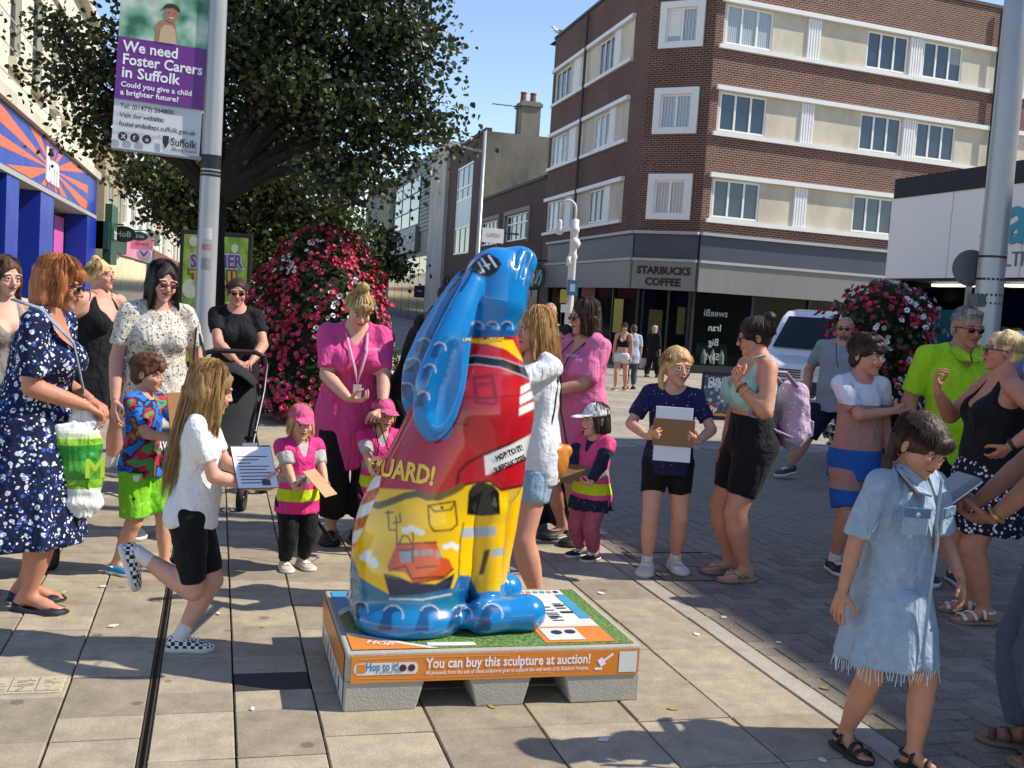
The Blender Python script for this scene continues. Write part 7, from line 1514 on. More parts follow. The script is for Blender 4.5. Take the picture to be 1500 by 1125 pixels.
# 3 black dress
p = Person('laughing woman with a fair topknot in a short black strappy sundress', foot(138, 697), 38, 1.70, 'f', '#cf9880', 1.22, hy=22, hp=-6, smile=1.6, L=dict(to=(.14, -.06, .52)), R=dict(to=(-.17, .04, .5)), feet={1: (.07, -.02, 0, 15), -1: (-.06, .03, 0, -5)}, seed=13, bust=1.25, vox=.0145)
p.top(BLK_, .006, .02, 0, 'strap', .0); p.skirt(BLK_, .17, .325, (.17, .155), 11, .015, .012, name='dress_skirt'); p.hair('#b99a6a', 'bun', n=240, bun=(0, .15, .55), bunr=.13, fringe=0); p.shoe('sneaker', SHG, SOLEW, accent=LACE); p.socks(SOCK)
p.strap(BLK_, [(.055, -.05, .335), (.058, .01, .35), (.05, .06, .32)], .006, name='shoulder_strap'); p.strap(BLK_, [(-.055, -.05, .335), (-.058, .01, .35), (-.05, .06, .32)], .006, name='shoulder_strap')
# 4 cream floral top
CREF = pattern('cream_floral', '#c9c2b4', [('#6d6258', 1, .33), ('#d9d4c8', 1.4, .36), ('#8f8578', 1.9, .3)], 40, dist=.03)
p = Person('woman with long dark hair and glasses in a cream sprigged top and pale jeans', foot(219, 782), 14, 1.69, 'f', '#cf9b86', 1.0, hp=10, hy=8, hroll=5, smile=.8, L=dict(to=(.15, -.03, .5)), R=dict(to=(-.145, -.04, .49)), seed=14)
p.top(CREF, .016, -.1, .72, 'crew', .6, .06, slf=.5); p.legs(JEAN, 1.97, .012, .004, name='jeans'); p.hair('#221c1a', 'long', .85, 420, vol=1.05); p.shades('#4a3234', .9); p.shoe('sneaker', mat('shoe_slate', '#3d4650', .7), SOLEW, accent=LACE); pw4 = p
q = p.world() @ (p.M @ V(.13*1.69, -.03, -.03)); hb_ = empty('handbag', (q.x+.04, q.y-.02, q.z-.08), .4, 'black leather handbag slung from the shoulder of the woman in cream', 'handbag'); m = MB(); m.box(-.13, .13, -.05, .05, -.02, .18); m.build('bag', LEATH, hb_, bevel=.03); m = MB(); m.tube([V(-.09, 0, .17), V(-.05, 0, .34), V(-.04, .0, .52), V(-.02, .04, .56), V(.0, .04, .5), V(.06, .02, .3), V(.1, 0, .17)], .012, 6, flat=.4); m.build('handle', LEATH, hb_, True)
# 5 boy with clipboard
TIE = NT('print_boytee'); v_ = TIE.tc(); n_ = TIE.noise(TIE.map(v_, (1, 1, 1.4)), 7, 2, .5, .6); TIE.p(Base__Color=TIE.ramp(n_, [(.3, hx('#173c8c')), (.4, hx('#1f6fc4')), (.47, hx('#1c1c30')), (.52, hx('#b3203a')), (.58, hx('#3a9a4a')), (.66, hx('#1c4ea8'))], 'CONSTANT'), Roughness=.85)
GSH = pattern('green_shorts', '#7dc62c', [('#e6ecd8', .55, .26), ('#262b22', .8, .1), ('#a8e04a', .9, .2)], 16, dist=.06)
p = Person('small boy in a colourful tee and bright green shorts holding a brown clipboard', foot(202, 838), 58, 1.18, 'c', '#cf9a7d', 1.02, hy=12, hp=6, smile=1.6, L=dict(to=(.1, -.25, .655), d=(-.4, -.5, .5), p=(-.7, 0, .5), pose='hold', pole=(.5, .2, -1)), R=dict(to=(-.07, -.22, .63), d=(.3, -.5, .6), p=(.7, 0, .4), pose='hold', pole=(-.6, .2, -1)), feet={1: (.05, -.1, 0, 10), -1: (-.06, .07, 0, -6)}, seed=15, vox=.0135)
p.top(TIE.m, .012, -.04, .75, 'crew', .5, .05, slf=.35); p.legs(GSH, .92, .018, .02, waist=-.01); p.hair('#6b4a30', 'short', n=320, fringe=1, vol=1.04); p.shoe('croc', mat('croc_blue', '#1f7fb0', .5), SOLEW, accent=WHITE)
text('tee_lettering', 'SAVE', .07, p.M @ frame_m(V(.0, -.115, .1), (1, 0, 0)), mat('tee_white', '#e0e0e0', .7), p.e, .02)
clipboard('clipboard', 'plain brown hardboard clipboard held up by the small boy in green shorts', p, 0, .2, .26, -12, 40, at=(-.07, -.06, .05))
# 6 girl balancing on one leg
p = Person('girl with very long fair hair balancing on one leg in black shorts', foot(262, 956), 82, 1.27, 'c', '#cf9c84', 1.0, lean=4, hy=14, hp=12, pel=(0, -.03, -.02), L=dict(to=(.06, -.24, .585), d=(-.2, -1, 0), p=(0, 0, 1), pose='hold', pole=(.5, .4, -1)), R=dict(to=(-.07, -.23, .575), d=(.15, -1, 0), p=(.5, 0, .8), pose='hold', pole=(-.4, .6, -1)), feet={1: (.02, .0, 0, 4), -1: (-.05, .13, .29, 0, 70), 'pole-1': (0, -1, -.5)}, seed=16, vox=.0135)
p.top(cloth('white_tee', '#dfdedd'), .013, -.03, .72, 'crew', .55, .03, slf=.3); p.legs(BLK_, .88, .008, .004, waist=.06); p.hair('#9a7648', 'long', 2.1, 1100, back=.36, vol=1.1)
t = NT('check_canvas'); t.p(Base__Color=t.n('TexChecker', Vector=t.tc(), Scale=62, Color1=hx('#dcdad4'), Color2=hx('#16161a')).outputs[0], Roughness=.7); p.shoe('sneaker', t.m, SOLEW, accent=LACE); p.socks(SOCK, .045); pgirl = p
clipboard('clipboard', 'white printed sheet on a clipboard held by the girl on one leg', p, 0, .17, .23, -50, 14, mat('board_dark', '#3d3a3c', .6), (.96, .0, .95), at=(-.1, -.05, .06))
# 7 woman with pushchair
p = Person('woman in a black tee and sunglasses pushing a pushchair by the lamp post', spot(347, 8.55), 8, 1.63, 'f', '#c99177', 1.1, hy=-6, hp=4, smile=1.3, L=dict(to=(.05, -.2, .585), d=(-.5, -.9, -.2), p=(0, .1, -1), pose='hold', pole=(.9, .4, -.2)), R=dict(to=(-.02, -.2, .585), d=(.5, -.9, -.2), p=(0, .1, -1), pose='hold', pole=(-.9, .4, -.2)), seed=17); p.top(BLK_, .01, -.03, .62, 'crew', .3); p.legs(BLK_, 1.95, .01, name='trousers'); p.hair('#4a3428', 'tight', n=200); p.shades(); p.shoe('sneaker', SHW, SOLEW)
m = MB(); m.tube([p.wr[-1]+V(.03*math.cos(a), .03*math.sin(a), 0) for a in np.linspace(0, 6.28, 13)], .008, 6); m.build('watch', BLACK, p.e)
# 8 pink tunic, fair bun
p = Person('woman with a fair bun in a bright pink tunic and lanyard looking down', foot(504, 792), 8, 1.61, 'f', '#d0a088', 1.12, lean=3, hy=6, hp=26, L=dict(to=(.09, -.185, .53), d=(-.6, -.7, -.3), p=(-.3, .2, -.9), pose='grip', pole=(.8, .5, -.4)), R=dict(to=(-.035, -.19, .57), d=(.85, -.5, 0), p=(0, .2, 1), pose='hold', pole=(-.9, .5, -.4)), seed=18, vox=.018, bust=1.2); ppk = p
p.top(PINK, .014, -.2, .85, 'v', .4, .04, slf=.5, wr=.008); p.legs(BLK_, 1.72, .016, .012, name='trousers'); p.hair('#d3b078', 'bun', n=420, bun=(0, .02, .66), bunr=.175, fringe=1, grey=1); p.shoe('sneaker', SHK, SOLEK, accent=BLK_); lanyard(p, mat('lanyard_pale', '#c58f9f', .6, .5, 90))
text('tunic_lettering', 'nursery', .034, p.M @ frame_m(V(.085, -.178, .42), (1, .25, 0)), mat('tunic_white', '#e9c0d8', .7), p.e, 0)
m = MB(); m.tube([V(-.15, -.36, .33), V(-.07, -.42, .28), V(0, -.42, .31), V(.07, -.42, .28), V(.15, -.36, .33), V(.28, -.1, .36)], .012, 5); p.hb(m, 'spectacles', BLACK)
rn = empty('walking_reins', (ppk.e.location.x, ppk.e.location.y, 0), 0, 'black webbing walking reins hanging from the hand of the pink tunic woman', 'reins'); a = p.world() @ p.at(1, .0, .15, -.5); m = MB(); L0 = V(ppk.e.location.x, ppk.e.location.y, 0)
m.tube([a-L0, a-L0+V(.03, -.04, -.15), a-L0+V(.0, -.08, -.42), a-L0+V(-.1, -.12, -.62), a-L0+V(-.24, -.3, -.66), V(.52, 6.08, .34)-L0], .012, 6, flat=.25); m.build('strap', BLK_, rn, True); m = MB(); m.tube([a-L0+V(.02, 0, .02), a-L0+V(.1, -.02, -.2), a-L0+V(.13, -.06, -.45), a-L0+V(.2, -.1, -.6)], .012, 6, flat=.25); m.build('strap', BLK_, rn, True)
# toddlers
def toddler(label, loc, face, H, hat, haircol, legm, shoem, seed, clip, hy=0, vest='#d8327f', under='#b8b4b0', hp=6, sleeve=.8):
    p = Person(label, loc, face, H, 't', '#d3a48a', 1.0, hy=hy, hp=hp, L=dict(to=(.12, -.2, .42), d=(-.5, -.8, .1), p=(-.4, 0, .9), pose='hold', pole=(.7, .4, -1)), R=dict(to=(-.06, -.22, .41), d=(.4, -.9, .1), p=(.4, 0, .9), pose='hold', pole=(-.7, .4, -1)), seed=seed, vox=.012)
    p.top(cloth('under'+under, under), .01, -.04, sleeve, 'crew', .5, name='shirt'); hz_ = .41*H; VM = zstripes('vest%d' % seed, [(0, vest), (hz_+.01*H, '#c4d81c'), (hz_+.08*H, vest), (hz_+.12*H, '#8d8c8c'), (hz_+.165*H, vest)], .6); p.top(VM, .02, -.07, .3, 'v', .6, .05, name='vest', slf=.5, wr=.004); p.legs(legm, 1.93, .012, name='leggings'); p.shoe('sneaker', shoem, SOLEW, accent=LACE, big=1.08); p.hair(haircol, 'bob', .38, 220, vol=.98); p.cap(hat); return p
PCAP = cloth('pink_cap', '#cf5a86'); p = toddler('toddler in a pink hi vis vest and pink cap beside the pushchair', foot(430, 832), 22, .935, PCAP, '#b98a54', BLK_, mat('shoe_cream', '#c4b5a2', .7), 21, None, -8)
clipboard('clipboard', 'pale board with a lime strip held by the pink capped toddler by the pushchair', p, 0, .13, .19, -50, 60, mat('board_pale', '#b98f6a', .7), at=(.03, -.03, .03)); m = MB(); m.lathe([(.09, 0), (.05, .03), (0.001, .035)], 12, (0, 0, 0)); 
p = toddler('toddler in a pink cap half hidden behind the painted hare', spot(568, 6.35), 15, .95, PCAP, '#6a4a34', BLK_, SHW, 22, None, 10); clipboard('clipboard', 'brown board held by the toddler half hidden behind the hare', p, 0, .14, .2, -60, 30, at=(0, -.02, .03))
# 11 man in black bending behind the hare
p = Person('man in a black tee with pale shoulder piping bending behind the hare', spot(606, 6.75), 62, 1.78, 'm', '#b98468', 1.12, lean=22, hp=20, L=dict(to=(.06, -.3, .5), pose='hold'), R=dict(to=(-.08, -.28, .5), pose='hold'), seed=23); p.top(BLK_, .014, -.05, .72, 'crew', .4); p.legs(BLK_, 1.95, .014, name='trousers'); p.hair('#2a211c', 'short', n=160); p.shoe('sneaker', SHK, SOLEK)
p.strap(cloth('piping', '#b5b2ae'), [(-.05, .02, .365), (-.1, -.0, .345), (-.145, .0, .30), (-.165, -.01, .24)], .012, .3, 'piping')
# 12 woman filming the hare
p = Person('fair haired woman in a white tee and denim shorts beside the hare', (1.54, 5.08, 0), -62, 1.56, 'f', '#c98f76', 1.08, hy=-6, hp=6, L=dict(to=(.02, -.17, .86), d=(-.5, -.4, .7), p=(-.8, 0, -.4), pose='grip', pole=(.7, .35, -1)), R=dict(to=(-.02, -.24, .82), d=(0, -.7, .5), p=(.7, 0, .3), pose='hold', pole=(-.5, .2, -1)), feet={1: (.07, .03), -1: (-.06, -.03)}, seed=24); pfilm = p
p.top(cloth('white_tee2', '#d5d8dc'), .012, -.07, .7, 'crew', .4, .0, slf=.2); p.legs(cloth('denim_short', '#8aa4ba', .9, .2, .5, 60), .52, .014, .012, waist=-.02); p.hair('#b58b52', 'long', .72, 560, vol=1.04); p.shoe('sneaker', SHW, SOLEW)
m = MB(); m.tube([p.wr[1]+V(.024*math.cos(a), .024*math.sin(a), .0) for a in np.linspace(0, 6.28, 13)], .007, 6); m.build('watch', mat('strap_tan', '#a08a70', .6), p.e)
q = p.world() @ V(.20, .16, .78); ob = empty('shoulder_bag', (q.x-.09, q.y+.05, q.z), .5, 'tan orange leather shoulder bag at the hip of the woman by the hare', 'handbag'); S = Sdf((-.14, -.1, -.14), (.14, .1, .16), .007); S.ell((0, 0, 0), (.085, .045, .095), .01); S.limb((-.07, 0, .05), (.07, 0, .05), .03, .02); S.rough(.004, 50, 3); v, f = S.mesh(1); npobj('bag', v, f, mat('leather_orange', '#b9742a', .45, .25, 20, .3, 60), ob); Mi = (Matrix.Translation(ob.location) @ Matrix.Rotation(.5, 4, 'Z')).inverted(); a = Mi @ (p.world() @ (p.sh[1]+V(-.02, .06, .03))); m = MB(); m.tube([V(-.08, 0, .06), a*.5+V(-.03, 0, 0), a, a*.5+V(.04, .02, 0), V(.08, 0, .06)], .006, 6); m.build('handle', LEATH, ob, True)
p = Person('person in dark trousers mostly hidden behind the woman in the white tee', foot(806, 782), -20, 1.44, 'f', '#c08a70', 1.05, seed=25, vox=.018); p.top(BLK_, .014, -.04, .7, 'crew', .4); p.legs(cloth('dark_grey', '#1f2024'), 1.97, .018, .012, name='trousers'); p.hair('#3a2b22', 'bob', .4, 120); p.shoe('sneaker', SHG, SOLEW, accent=LACE)
# 13 man in the vest
p = Person('bald man in a white vest walking up by the swan neck lamp', spot(806, 11.2), 6, 1.6, 'm', '#c18a70', 1.0, L=dict(to=(.17, -.02, .5)), R=dict(to=(-.17, -.02, .5)), seed=26, vox=.018, hp=2); p.top(cloth('vest_white', '#dfe0e2'), .008, -.03, 0, 'strap', .3); p.legs(cloth('grey_short', '#5d6066'), .95, .02, .02); p.shoe('sneaker', SHW, SOLEW); p.hair('#8a6a56', 'tight', n=0, vol=.935)
# 14 pink tunic, brown bob
p = Person('woman with brown bobbed hair and glasses in a pale pink tunic looking aside', foot(836, 792), -48, 1.63, 'f', '#c48d74', 1.12, hy=-14, hp=6, L=dict(to=(.03, -.2, .61), d=(-.7, -.7, 0), p=(-.2, .2, .9), pose='hold', pole=(.8, .5, -.6)), R=dict(to=(-.05, -.22, .6), d=(.4, -.9, 0), p=(.2, .2, .9), pose='hold', pole=(-.8, .5, -.5)), seed=27, bust=1.2); pp2 = p
p.top(PINK2, .014, -.13, .88, 'v', .4, .03, slf=.4, wr=.008); p.legs(BLK_, .8, .016, .01); p.hair('#3b291f', 'bob', .58, 480, vol=1.03); p.shades('#2a1414'); p.shoe('croc', SHK, SOLEK, accent=SHK); lanyard(p, mat('lanyard_dark', '#2a2630', .6, .5, 90)); text('tunic_lettering', 'nursery', .034, p.M @ frame_m(V(.085, -.18, .42), (1, .25, 0)), mat('tunic_white', ''), p.e, 0)
q = p.world() @ p.at(-1, .0, .14, -.55); ph = empty('phone', q, .8, 'dark mobile phone in the hands of the woman with the brown bob', 'phone'); m = MB(); m.box(-.035, .035, -.005, .005, -.07, .07, Rx(-60)); m.build('casing', BLACK, ph, bevel=.004); m = MB(); m.box(-.031, .031, .0052, .0062, -.064, .064, Rx(-60)); m.build('screen', mat('screen_dark', '#202830', .1), ph)
# 15 toddler in the white cap
p = toddler('toddler in a white cap and rose leggings holding a board', foot(860, 817), -42, .985, cloth('cap_white', '#d2d0cd'), '#2a1f1a', pattern('rose_leggings', '#b0586a', [('#e0c0c4', 1, .12)], 60), SHK, 28, None, -14, '#dc4a80', '#20263f', 4, 1.85)
p.skirt(pattern('navy_frill', '#20263f', [('#b8bcc8', 1, .14)], 60), -.02, .315, (.145, .13), 12, .012, .03, name='frill'); clipboard('clipboard', 'small brown board held by the toddler in the white cap', p, 0, .15, .2, -65, -40, at=(-.02, 0, .03))
# 17 passers by
p = Person('passer by in a black crop top, white shorts and dark cap before the coffee shop', spot(917, 25.2), -10, 1.64, 'f', '#cf9a82', 1.0, seed=31, vox=.024, feet={1: (.06, .08), -1: (-.05, -.1)}); p.top(BLK_, .008, .13, 0, 'strap'); p.legs(WHT_, .4, .02, .01); p.hair('#2a201c', 'long', .5, 60); p.cap(BLK_); p.shoe('sneaker', mat('shoe_red', '#7a2a28', .7), SOLEW)
p = Person('passer by in a pale blue top close behind the one in white shorts', spot(931, 26.2), -170, 1.62, 'f', '#cf9a82', 1.0, seed=32, vox=.024); p.top(cloth('pale_blue', '#a9b6c4'), .018, -.1, .9, 'crew', .5); p.legs(cloth('slate', '#4a5058'), 1.9, .016, name='trousers'); p.hair('#5a4636', 'short', n=60); p.shoe('sneaker', SHK, SOLEK)
p = Person('grey haired passer by dressed in black at the coffee shop door', spot(962, 32.5), 150, 1.62, 'f', '#c09078', 1.05, seed=33, vox=.024, feet={1: (.06, .1), -1: (-.05, -.12)}); p.top(BLK_, .016, -.1, 1.6, 'crew', .5); p.legs(BLK_, 1.95, .018, .01, name='trousers'); p.hair('#b8b0a4', 'short', n=80, vol=1.05); p.shoe('sneaker', SHK, SOLEK)
q = p.world() @ p.at(1, 0, 0, -.8); fb_ = empty('shopping_bag', (q.x-.05, q.y, q.z-.4), 0, 'pale patterned shopping bag carried by the passer by in black', 'bag'); m = MB(); m.box(-.2, .2, -.07, .07, 0, .32); m.build('bag', pattern('shopbag', '#b9b4ae', [('#5a5450', 1, .3)], 12), fb_, bevel=.03); m = MB(); m.tube([V(-.12, 0, .3), V(-.05, 0, .42), V(.05, 0, .42), V(.12, 0, .3)], .01, 5); m.build('handle', LEATH, fb_)
p = Person('white haired passer by beyond the small clump of white petunias', spot(386, 15.8), 0, 1.6, 'f', '#c79a84', 1.0, seed=34, vox=.024); p.top(cloth('mauve', '#8d7f90'), .016, -.06, .9); p.legs(BLK_, 1.9, .014, name='trousers'); p.hair('#c9c4bc', 'short', n=80, vol=1.08); p.shoe('sneaker', SHK, SOLEK)
p = Person('passer by in a white cap beyond the lamp post with the round sign', spot(1496, 12.0), -60, 1.62, 'm', '#b98468', 1.0, seed=35, vox=.024); p.top(cloth('blue_tee', '#6f86b0'), .016, -.06, .7); p.legs(BLK_, 1.0, .02, .01); p.hair('#4a3a30', 'short', n=40); p.cap(WHT_); p.shoe('sneaker', SHK, SOLEK)
# 19 girl with plaits
DOTN = pattern('navy_dots', '#22244a', [('#d8d6dc', 1, .13)], 44)
p = Person('girl with fair plaits in a navy spotted tee holding a clipboard', foot(966, 837), 6, 1.375, 'c', '#cf9a80', 1.08, hy=22, hp=4, L=dict(to=(.1, -.17, .60), d=(-.7, -.5, .3), p=(-.5, .5, .3), pose='grip', pole=(.9, .2, -.8)), R=dict(to=(-.11, -.17, .605), d=(.7, -.5, .3), p=(.5, .5, .3), pose='grip', pole=(-.9, .2, -.8)), feet={1: (.07, .05, 0, 14), -1: (-.06, -.03, 0, -10)}, seed=41, brow='#9a7a50', vox=.0145)
p.top(DOTN, .012, -.045, .72, 'crew', .55, .03, slf=.3); p.legs(BLK_, .56, .008, .004, waist=.03); p.hair('#c19a62', 'tight', n=420, fringe=0, tail=([(-.3, .2, -.05), (-.36, .16, -.3), (-.36, .1, -.55), (-.34, .06, -.7)], .075), vol=1.06); p.shoe('sneaker', SHW, SOLEW, accent=LACE); p.socks(SOCK, .03)
clipboard('clipboard', 'brown clipboard with a white sheet held by the girl in the spotted tee', p, 0, .235, .155, -8, 4, BOARD, None, at=(0, -.0, .01)); e = clipboard('printed_sheet', 'white printed sheets showing above and below the spotted tee girl\'s clipboard', p, 0, .21, .31, -8, 4, PAPER, None, at=(.0, .008, -.0)); m = MB(); 
for x in (.055, .08): m.lathe([(.012, -.02), (.014, 0), (.004, .025)], 8, (x, -.006, -.125), sy=.3)
m.build('print', mat('ink_grey'), e)
# 20 woman in mint
p = Person('woman with a dark topknot in a mint crop top and black cycling shorts', foot(1082, 846), -66, 1.585, 'f', '#c88c70', 1.14, hy=-14, hp=12, L=dict(to=(.08, -.1, .735), d=(-.2, -.3, .9), p=(.1, .9, .2), pose='grip', pole=(.75, .5, -1)), R=dict(to=(-.12, -.05, .48), pose='hold'), feet={1: (.05, .0, 0, 6), -1: (-.05, -.02, 0, -6)}, seed=42, legfat=1.12, bust=1.25); pm = p
p.top(cloth('mint', '#a9d0c0', .8, .06), .008, .14, 0, 'strap', .0, wr=.003); p.legs(BLK_, .72, .01, .004, waist=.125, wr=.002); p.hair('#33241e', 'bun', n=420, bun=(0, .47, .47), bunr=.17, vol=1.05); p.shades('#3a1c14', .95); p.shoe('flip', mat('sequin', '#a89c88', .35, .5, 120, metal=.4), mat('flip_sole', '#8f8270', .8)); p.strap(cloth('mint', ''), [(.055, -.06, .33), (.058, .0, .35), (.05, .06, .32)], .007, name='shoulder_strap'); 
for dz_ in (.0, .035): m = MB(); d = (p.wr[1]-p.el[1]).normalized(); c0 = p.wr[1]-d*(.03+dz_); a1 = d.orthogonal().normalized(); a2 = d.cross(a1); m.tube([c0+(a1*math.cos(t)+a2*math.sin(t))*.035 for t in np.linspace(0, 6.28, 15)], .006, 6); m.build('bracelet', mat('bead%d' % int(dz_*100), ('#8a3f34', '#c9a860')[dz_ > 0], .5), p.e)
m = MB(); m.lathe([(.085, -.02), (.095, 0), (.085, .02)], 12, (0, .40, .40)); p.hb(m, 'hair_tie', mat('tie_green', '#3fae94', .7), True)
WM = p.world() @ p.M; bp = empty('backpack', WM @ V(0, .15*1.585, .02), p.e.rotation_euler.z, 'lilac checked backpack worn by the woman in the mint top', 'backpack'); S = Sdf((-.22, -.14, -.08), (.22, .18, .5), .008); S.limb((-.05, .01, .07), (-.05, .01, .31), [.085, .075], .03); S.limb((.05, .01, .07), (.05, .01, .31), [.085, .075], .03); S.ell((0, .08, .12), (.09, .05, .085), .03); S.rough(.008, 40, 2); v, f = S.mesh(1)
BPM = pattern('backpack', '#b79fb6', [('#e0d4e0', 1, .2), ('#8f7a94', 1.4, .16)], 30); npobj('bag', v, f, BPM, bp)
for sx in (-1, 1): m = MB(); m.tube([V(sx*.1, -.02, .36), V(sx*.105, -.1, .44), V(sx*.11, -.21, .44), V(sx*.115, -.32, .33), V(sx*.125, -.3, .18), V(sx*.13, -.15, .1), V(sx*.1, 0, .05)], .028, 6, flat=.35); m.build('shoulder_strap', cloth('lilac', '#a68bab'), bp, True)
m = MB(); m.box(-.06, .06, .115, .135, .06, .16); m.build('pocket', cloth('lilac'), bp, bevel=.01)
q = p.world() @ p.at(-1, 0, .1, -.7); ph = empty('phone', q, .3, 'black mobile phone held low by the woman in the mint top', 'phone'); m = MB(); m.box(-.006, .006, -.038, .038, -.09, .06); m.build('casing', BLACK, ph, bevel=.004); m = MB(); m.box(-.0068, -.0061, -.034, .034, -.085, .055); m.build('screen', mat('screen_dark'), ph)
# 21 bald man striding
p = Person('bald bearded man in a grey polo and dark shorts striding across the square', spot(1240, 10.1), -18, 1.645, 'm', '#bd8a72', 1.16, hy=12, belly=.03, L=dict(to=(.16, .03, .5)), R=dict(to=(-.18, -.02, .51), pole=(-.8, .7, 0)), feet={-1: (-.26, -.02, .01, -25, 8), 1: (.1, .05, 0, 6)}, seed=43); p.top(cloth('polo_grey', '#8d9198', .85, .08), .016, -.06, .72, 'crew', .4, slf=.25); p.legs(cloth('navy_short', '#161d30'), .98, .02, .02, waist=-.02); p.hair('#7a6a60', 'tight', n=0, vol=.93); p.shades(); p.shoe('sneaker', mat('shoe_char', '#33353a', .7), SOLEW, accent=LACE); p.socks(SHG, .02)
m = MB(); p.strap(cloth('cord', '#1c1c1e'), [(-.01, -.095, .34), (.005, -.115, .25), (.02, -.118, .2)], .008, name='glasses_cord'); b_ = p.band(cloth('collar', '#6d727a'), .335, .35, .012, name='collar') if False else None
S = Sdf((-.4, -.6, -.6), (.4, .1, .0), .022); S.ell((0, -.2, -.33), (.2, .205, .155), .02); S.ell((0, -.42, -.22), (.085, .12, .028), .01, mode='s'); S.half((0, 0, -.2), (0, -.25, 1)); v, f = S.mesh(1); p.add('beard', xf(v, p.HM), f, hairmat('#6f6258'))
# 22 boy with folded arm
p = Person('boy in a white, pink and blue banded tee holding his own arm', foot(1238, 836), 34, 1.52, 'c', '#c98f76', 1.02, hy=22, hp=4, L=dict(to=(.135, -.03, .5)), R=dict(to=(.07, -.13, .685), d=(.9, .1, .25), p=(0, .9, 0), pose='hold', pole=(-1, -.3, -.9)), seed=44, vox=.0145)
ST = zstripes('boy', [(0, '#2a62b0'), (.78, '#b8897c'), (1.06, '#dcdce2')]); ST2 = zstripes('boyshort', [(0, '#2a62b0'), (.535, '#b8897c')]); p.top(ST, .016, -.09, .8, 'crew', .6, .05, slf=.35); p.legs(ST2, .88, .02, .022, waist=-.045); p.hair('#33241c', 'short', n=420, fringe=1, vol=1.06); p.shoe('sneaker', SHK, SOLEW, accent=LACE); p.socks(SOCK, .03)
q = p.world() @ p.at(1, 0, .1, -.9); e = empty('printed_sheet', q, .4, 'folded white sheet hanging from the banded tee boy\'s hand', 'paper'); m = MB(); m.box(-.1, .1, -.002, .002, -.2, .06, Rx(8)); m.build('sheet', PAPER, e)
# 23 lime polo
p = Person('grey haired man in sunglasses and a lime green polo with dark shorts', foot(1378, 852), 20, 1.73, 'm', '#b07c60', 1.1, hy=12, hp=8, belly=.02, L=dict(to=(.16, -.05, .52)), R=dict(to=(-.17, -.04, .49)), seed=45, brow='#6a6058'); p.top(cloth('lime', '#a0cf20', .85, .08), .016, -.06, .8, 'v', .5, slf=.35); p.legs(BLK_, .95, .02, .02, waist=-.02); p.hair('#8a847c', 'short', n=260, vol=.97); p.shades(); p.shoe('sneaker', mat('shoe_navy', '#20304a', .7), SOLEW, accent=LACE); p.socks(SOCK, .03)
for q_ in (1, -1): m = MB(); m.add([p.M @ (V(*a)*p.H) for a in ((q_*.005, -.094, .305), (q_*.042, -.09, .308), (q_*.055, -.035, .34), (q_*.035, .025, .356), (q_*.031, -.02, .352), (q_*.004, -.072, .328))], [(0, 1, 2, 5), (2, 3, 4, 5)]); o = m.build('collar', cloth('lime'), p.e); o.modifiers.new('s', 'SOLIDIFY').thickness = .008
m = MB(); [m.lathe([(.003, 0), (.003, .003)], 6, p.M @ (V(.0, -.112, z)*p.H)) for z in (.27, .24)]; m.build('button', SHW, p.e)
# 24 floral skirt
BWF = pattern('bw_floral', '#17182a', [('#d4d4d8', 1, .34), ('#17182a', 2.6, .2)], 40, dist=.02)
p = Person('woman with fair tied hair in a black vest top and spotted skirt talking', foot(1430, 906), -68, 1.6, 'f', '#bd7f66', 1.22, hy=-10, hp=-2, smile=.5, L=dict(to=(.17, -.02, .61), d=(-.6, -.3, -.6), p=(-.6, 0, .5), pose='relax', pole=(.9, .9, 0)), R=dict(to=(-.03, -.19, .76), d=(0, -.2, .95), p=(.3, .8, 0), pose='point', pole=(-.6, .1, -1)), seed=46, belly=.015, lips='#9a4a44'); p.top(BLK_, .012, -.03, 0, 'strap', .45); p.skirt(BWF, .06, .305, (.135, .125), 6, .008, .016); p.hair('#c2a878', 'pony', n=420, tail=([(0, .48, .0), (.0, .58, -.12), (0, .56, -.4)], .1)); p.shades('#2a1a14'); p.shoe('sandal', mat('sandal_white', '#d5cfc4', .5), mat('sandal_sole', '#7a6a58', .7))
d = (p.wr[1]-p.el[1]).normalized(); a1 = d.orthogonal().normalized(); a2 = d.cross(a1); m = MB(); m.tube([p.wr[1]-d*.02+(a1*math.cos(t)+a2*math.sin(t))*.031 for t in np.linspace(0, 6.28, 15)], .009, 6); m.build('watch', BLACK, p.e)
# 25 denim dress
p = Person('girl with a dark ponytail in a frayed pale denim shirt dress looking down', foot(1284, 1112), 46, 1.3, 'c', '#b98468', 1.0, lean=3, hy=4, hp=26, L=dict(to=(.14, -.1, .53), d=(-.2, -.4, -.9), p=(-.7, .5, 0), pole=(.6, 1, 0)), R=dict(to=(-.17, .01, .475), pole=(-.6, 1, 0)), feet={1: (.05, -.08, 0, 12), -1: (-.045, .08, 0, -4)}, seed=47, vox=.0135); pd_ = p
p.top(DENIM, .016, -.04, .95, 'v', .6, .04, slf=.5); p.skirt(DENIM, .03, .285, (.142, .13), 7, .01, .018, name='dress_skirt'); p.hair('#3d2b20', 'tight', n=700, fringe=1, tail=([(-.22, .36, -.08), (-.42, .32, -.3), (-.46, .22, -.62), (-.42, .15, -.8)], .085), vol=1.04); p.shoe('sandal', SHK, SOLEK)
DK_ = cloth('denim_seam', '#5a7894', .9); T_ = p.Ts/p.H
m = MB(); c_ = []
for z in np.linspace(.33, .02, 9): c_.append(p.M @ (V(0, -.115-.012*(z < .2), z)*p.H))
m.tube(c_+[V(0, -.125*p.H, .46), V(0, -.132*p.H, .38)], .008, 6, flat=.3); m.build('placket', DENIM, p.e, True)
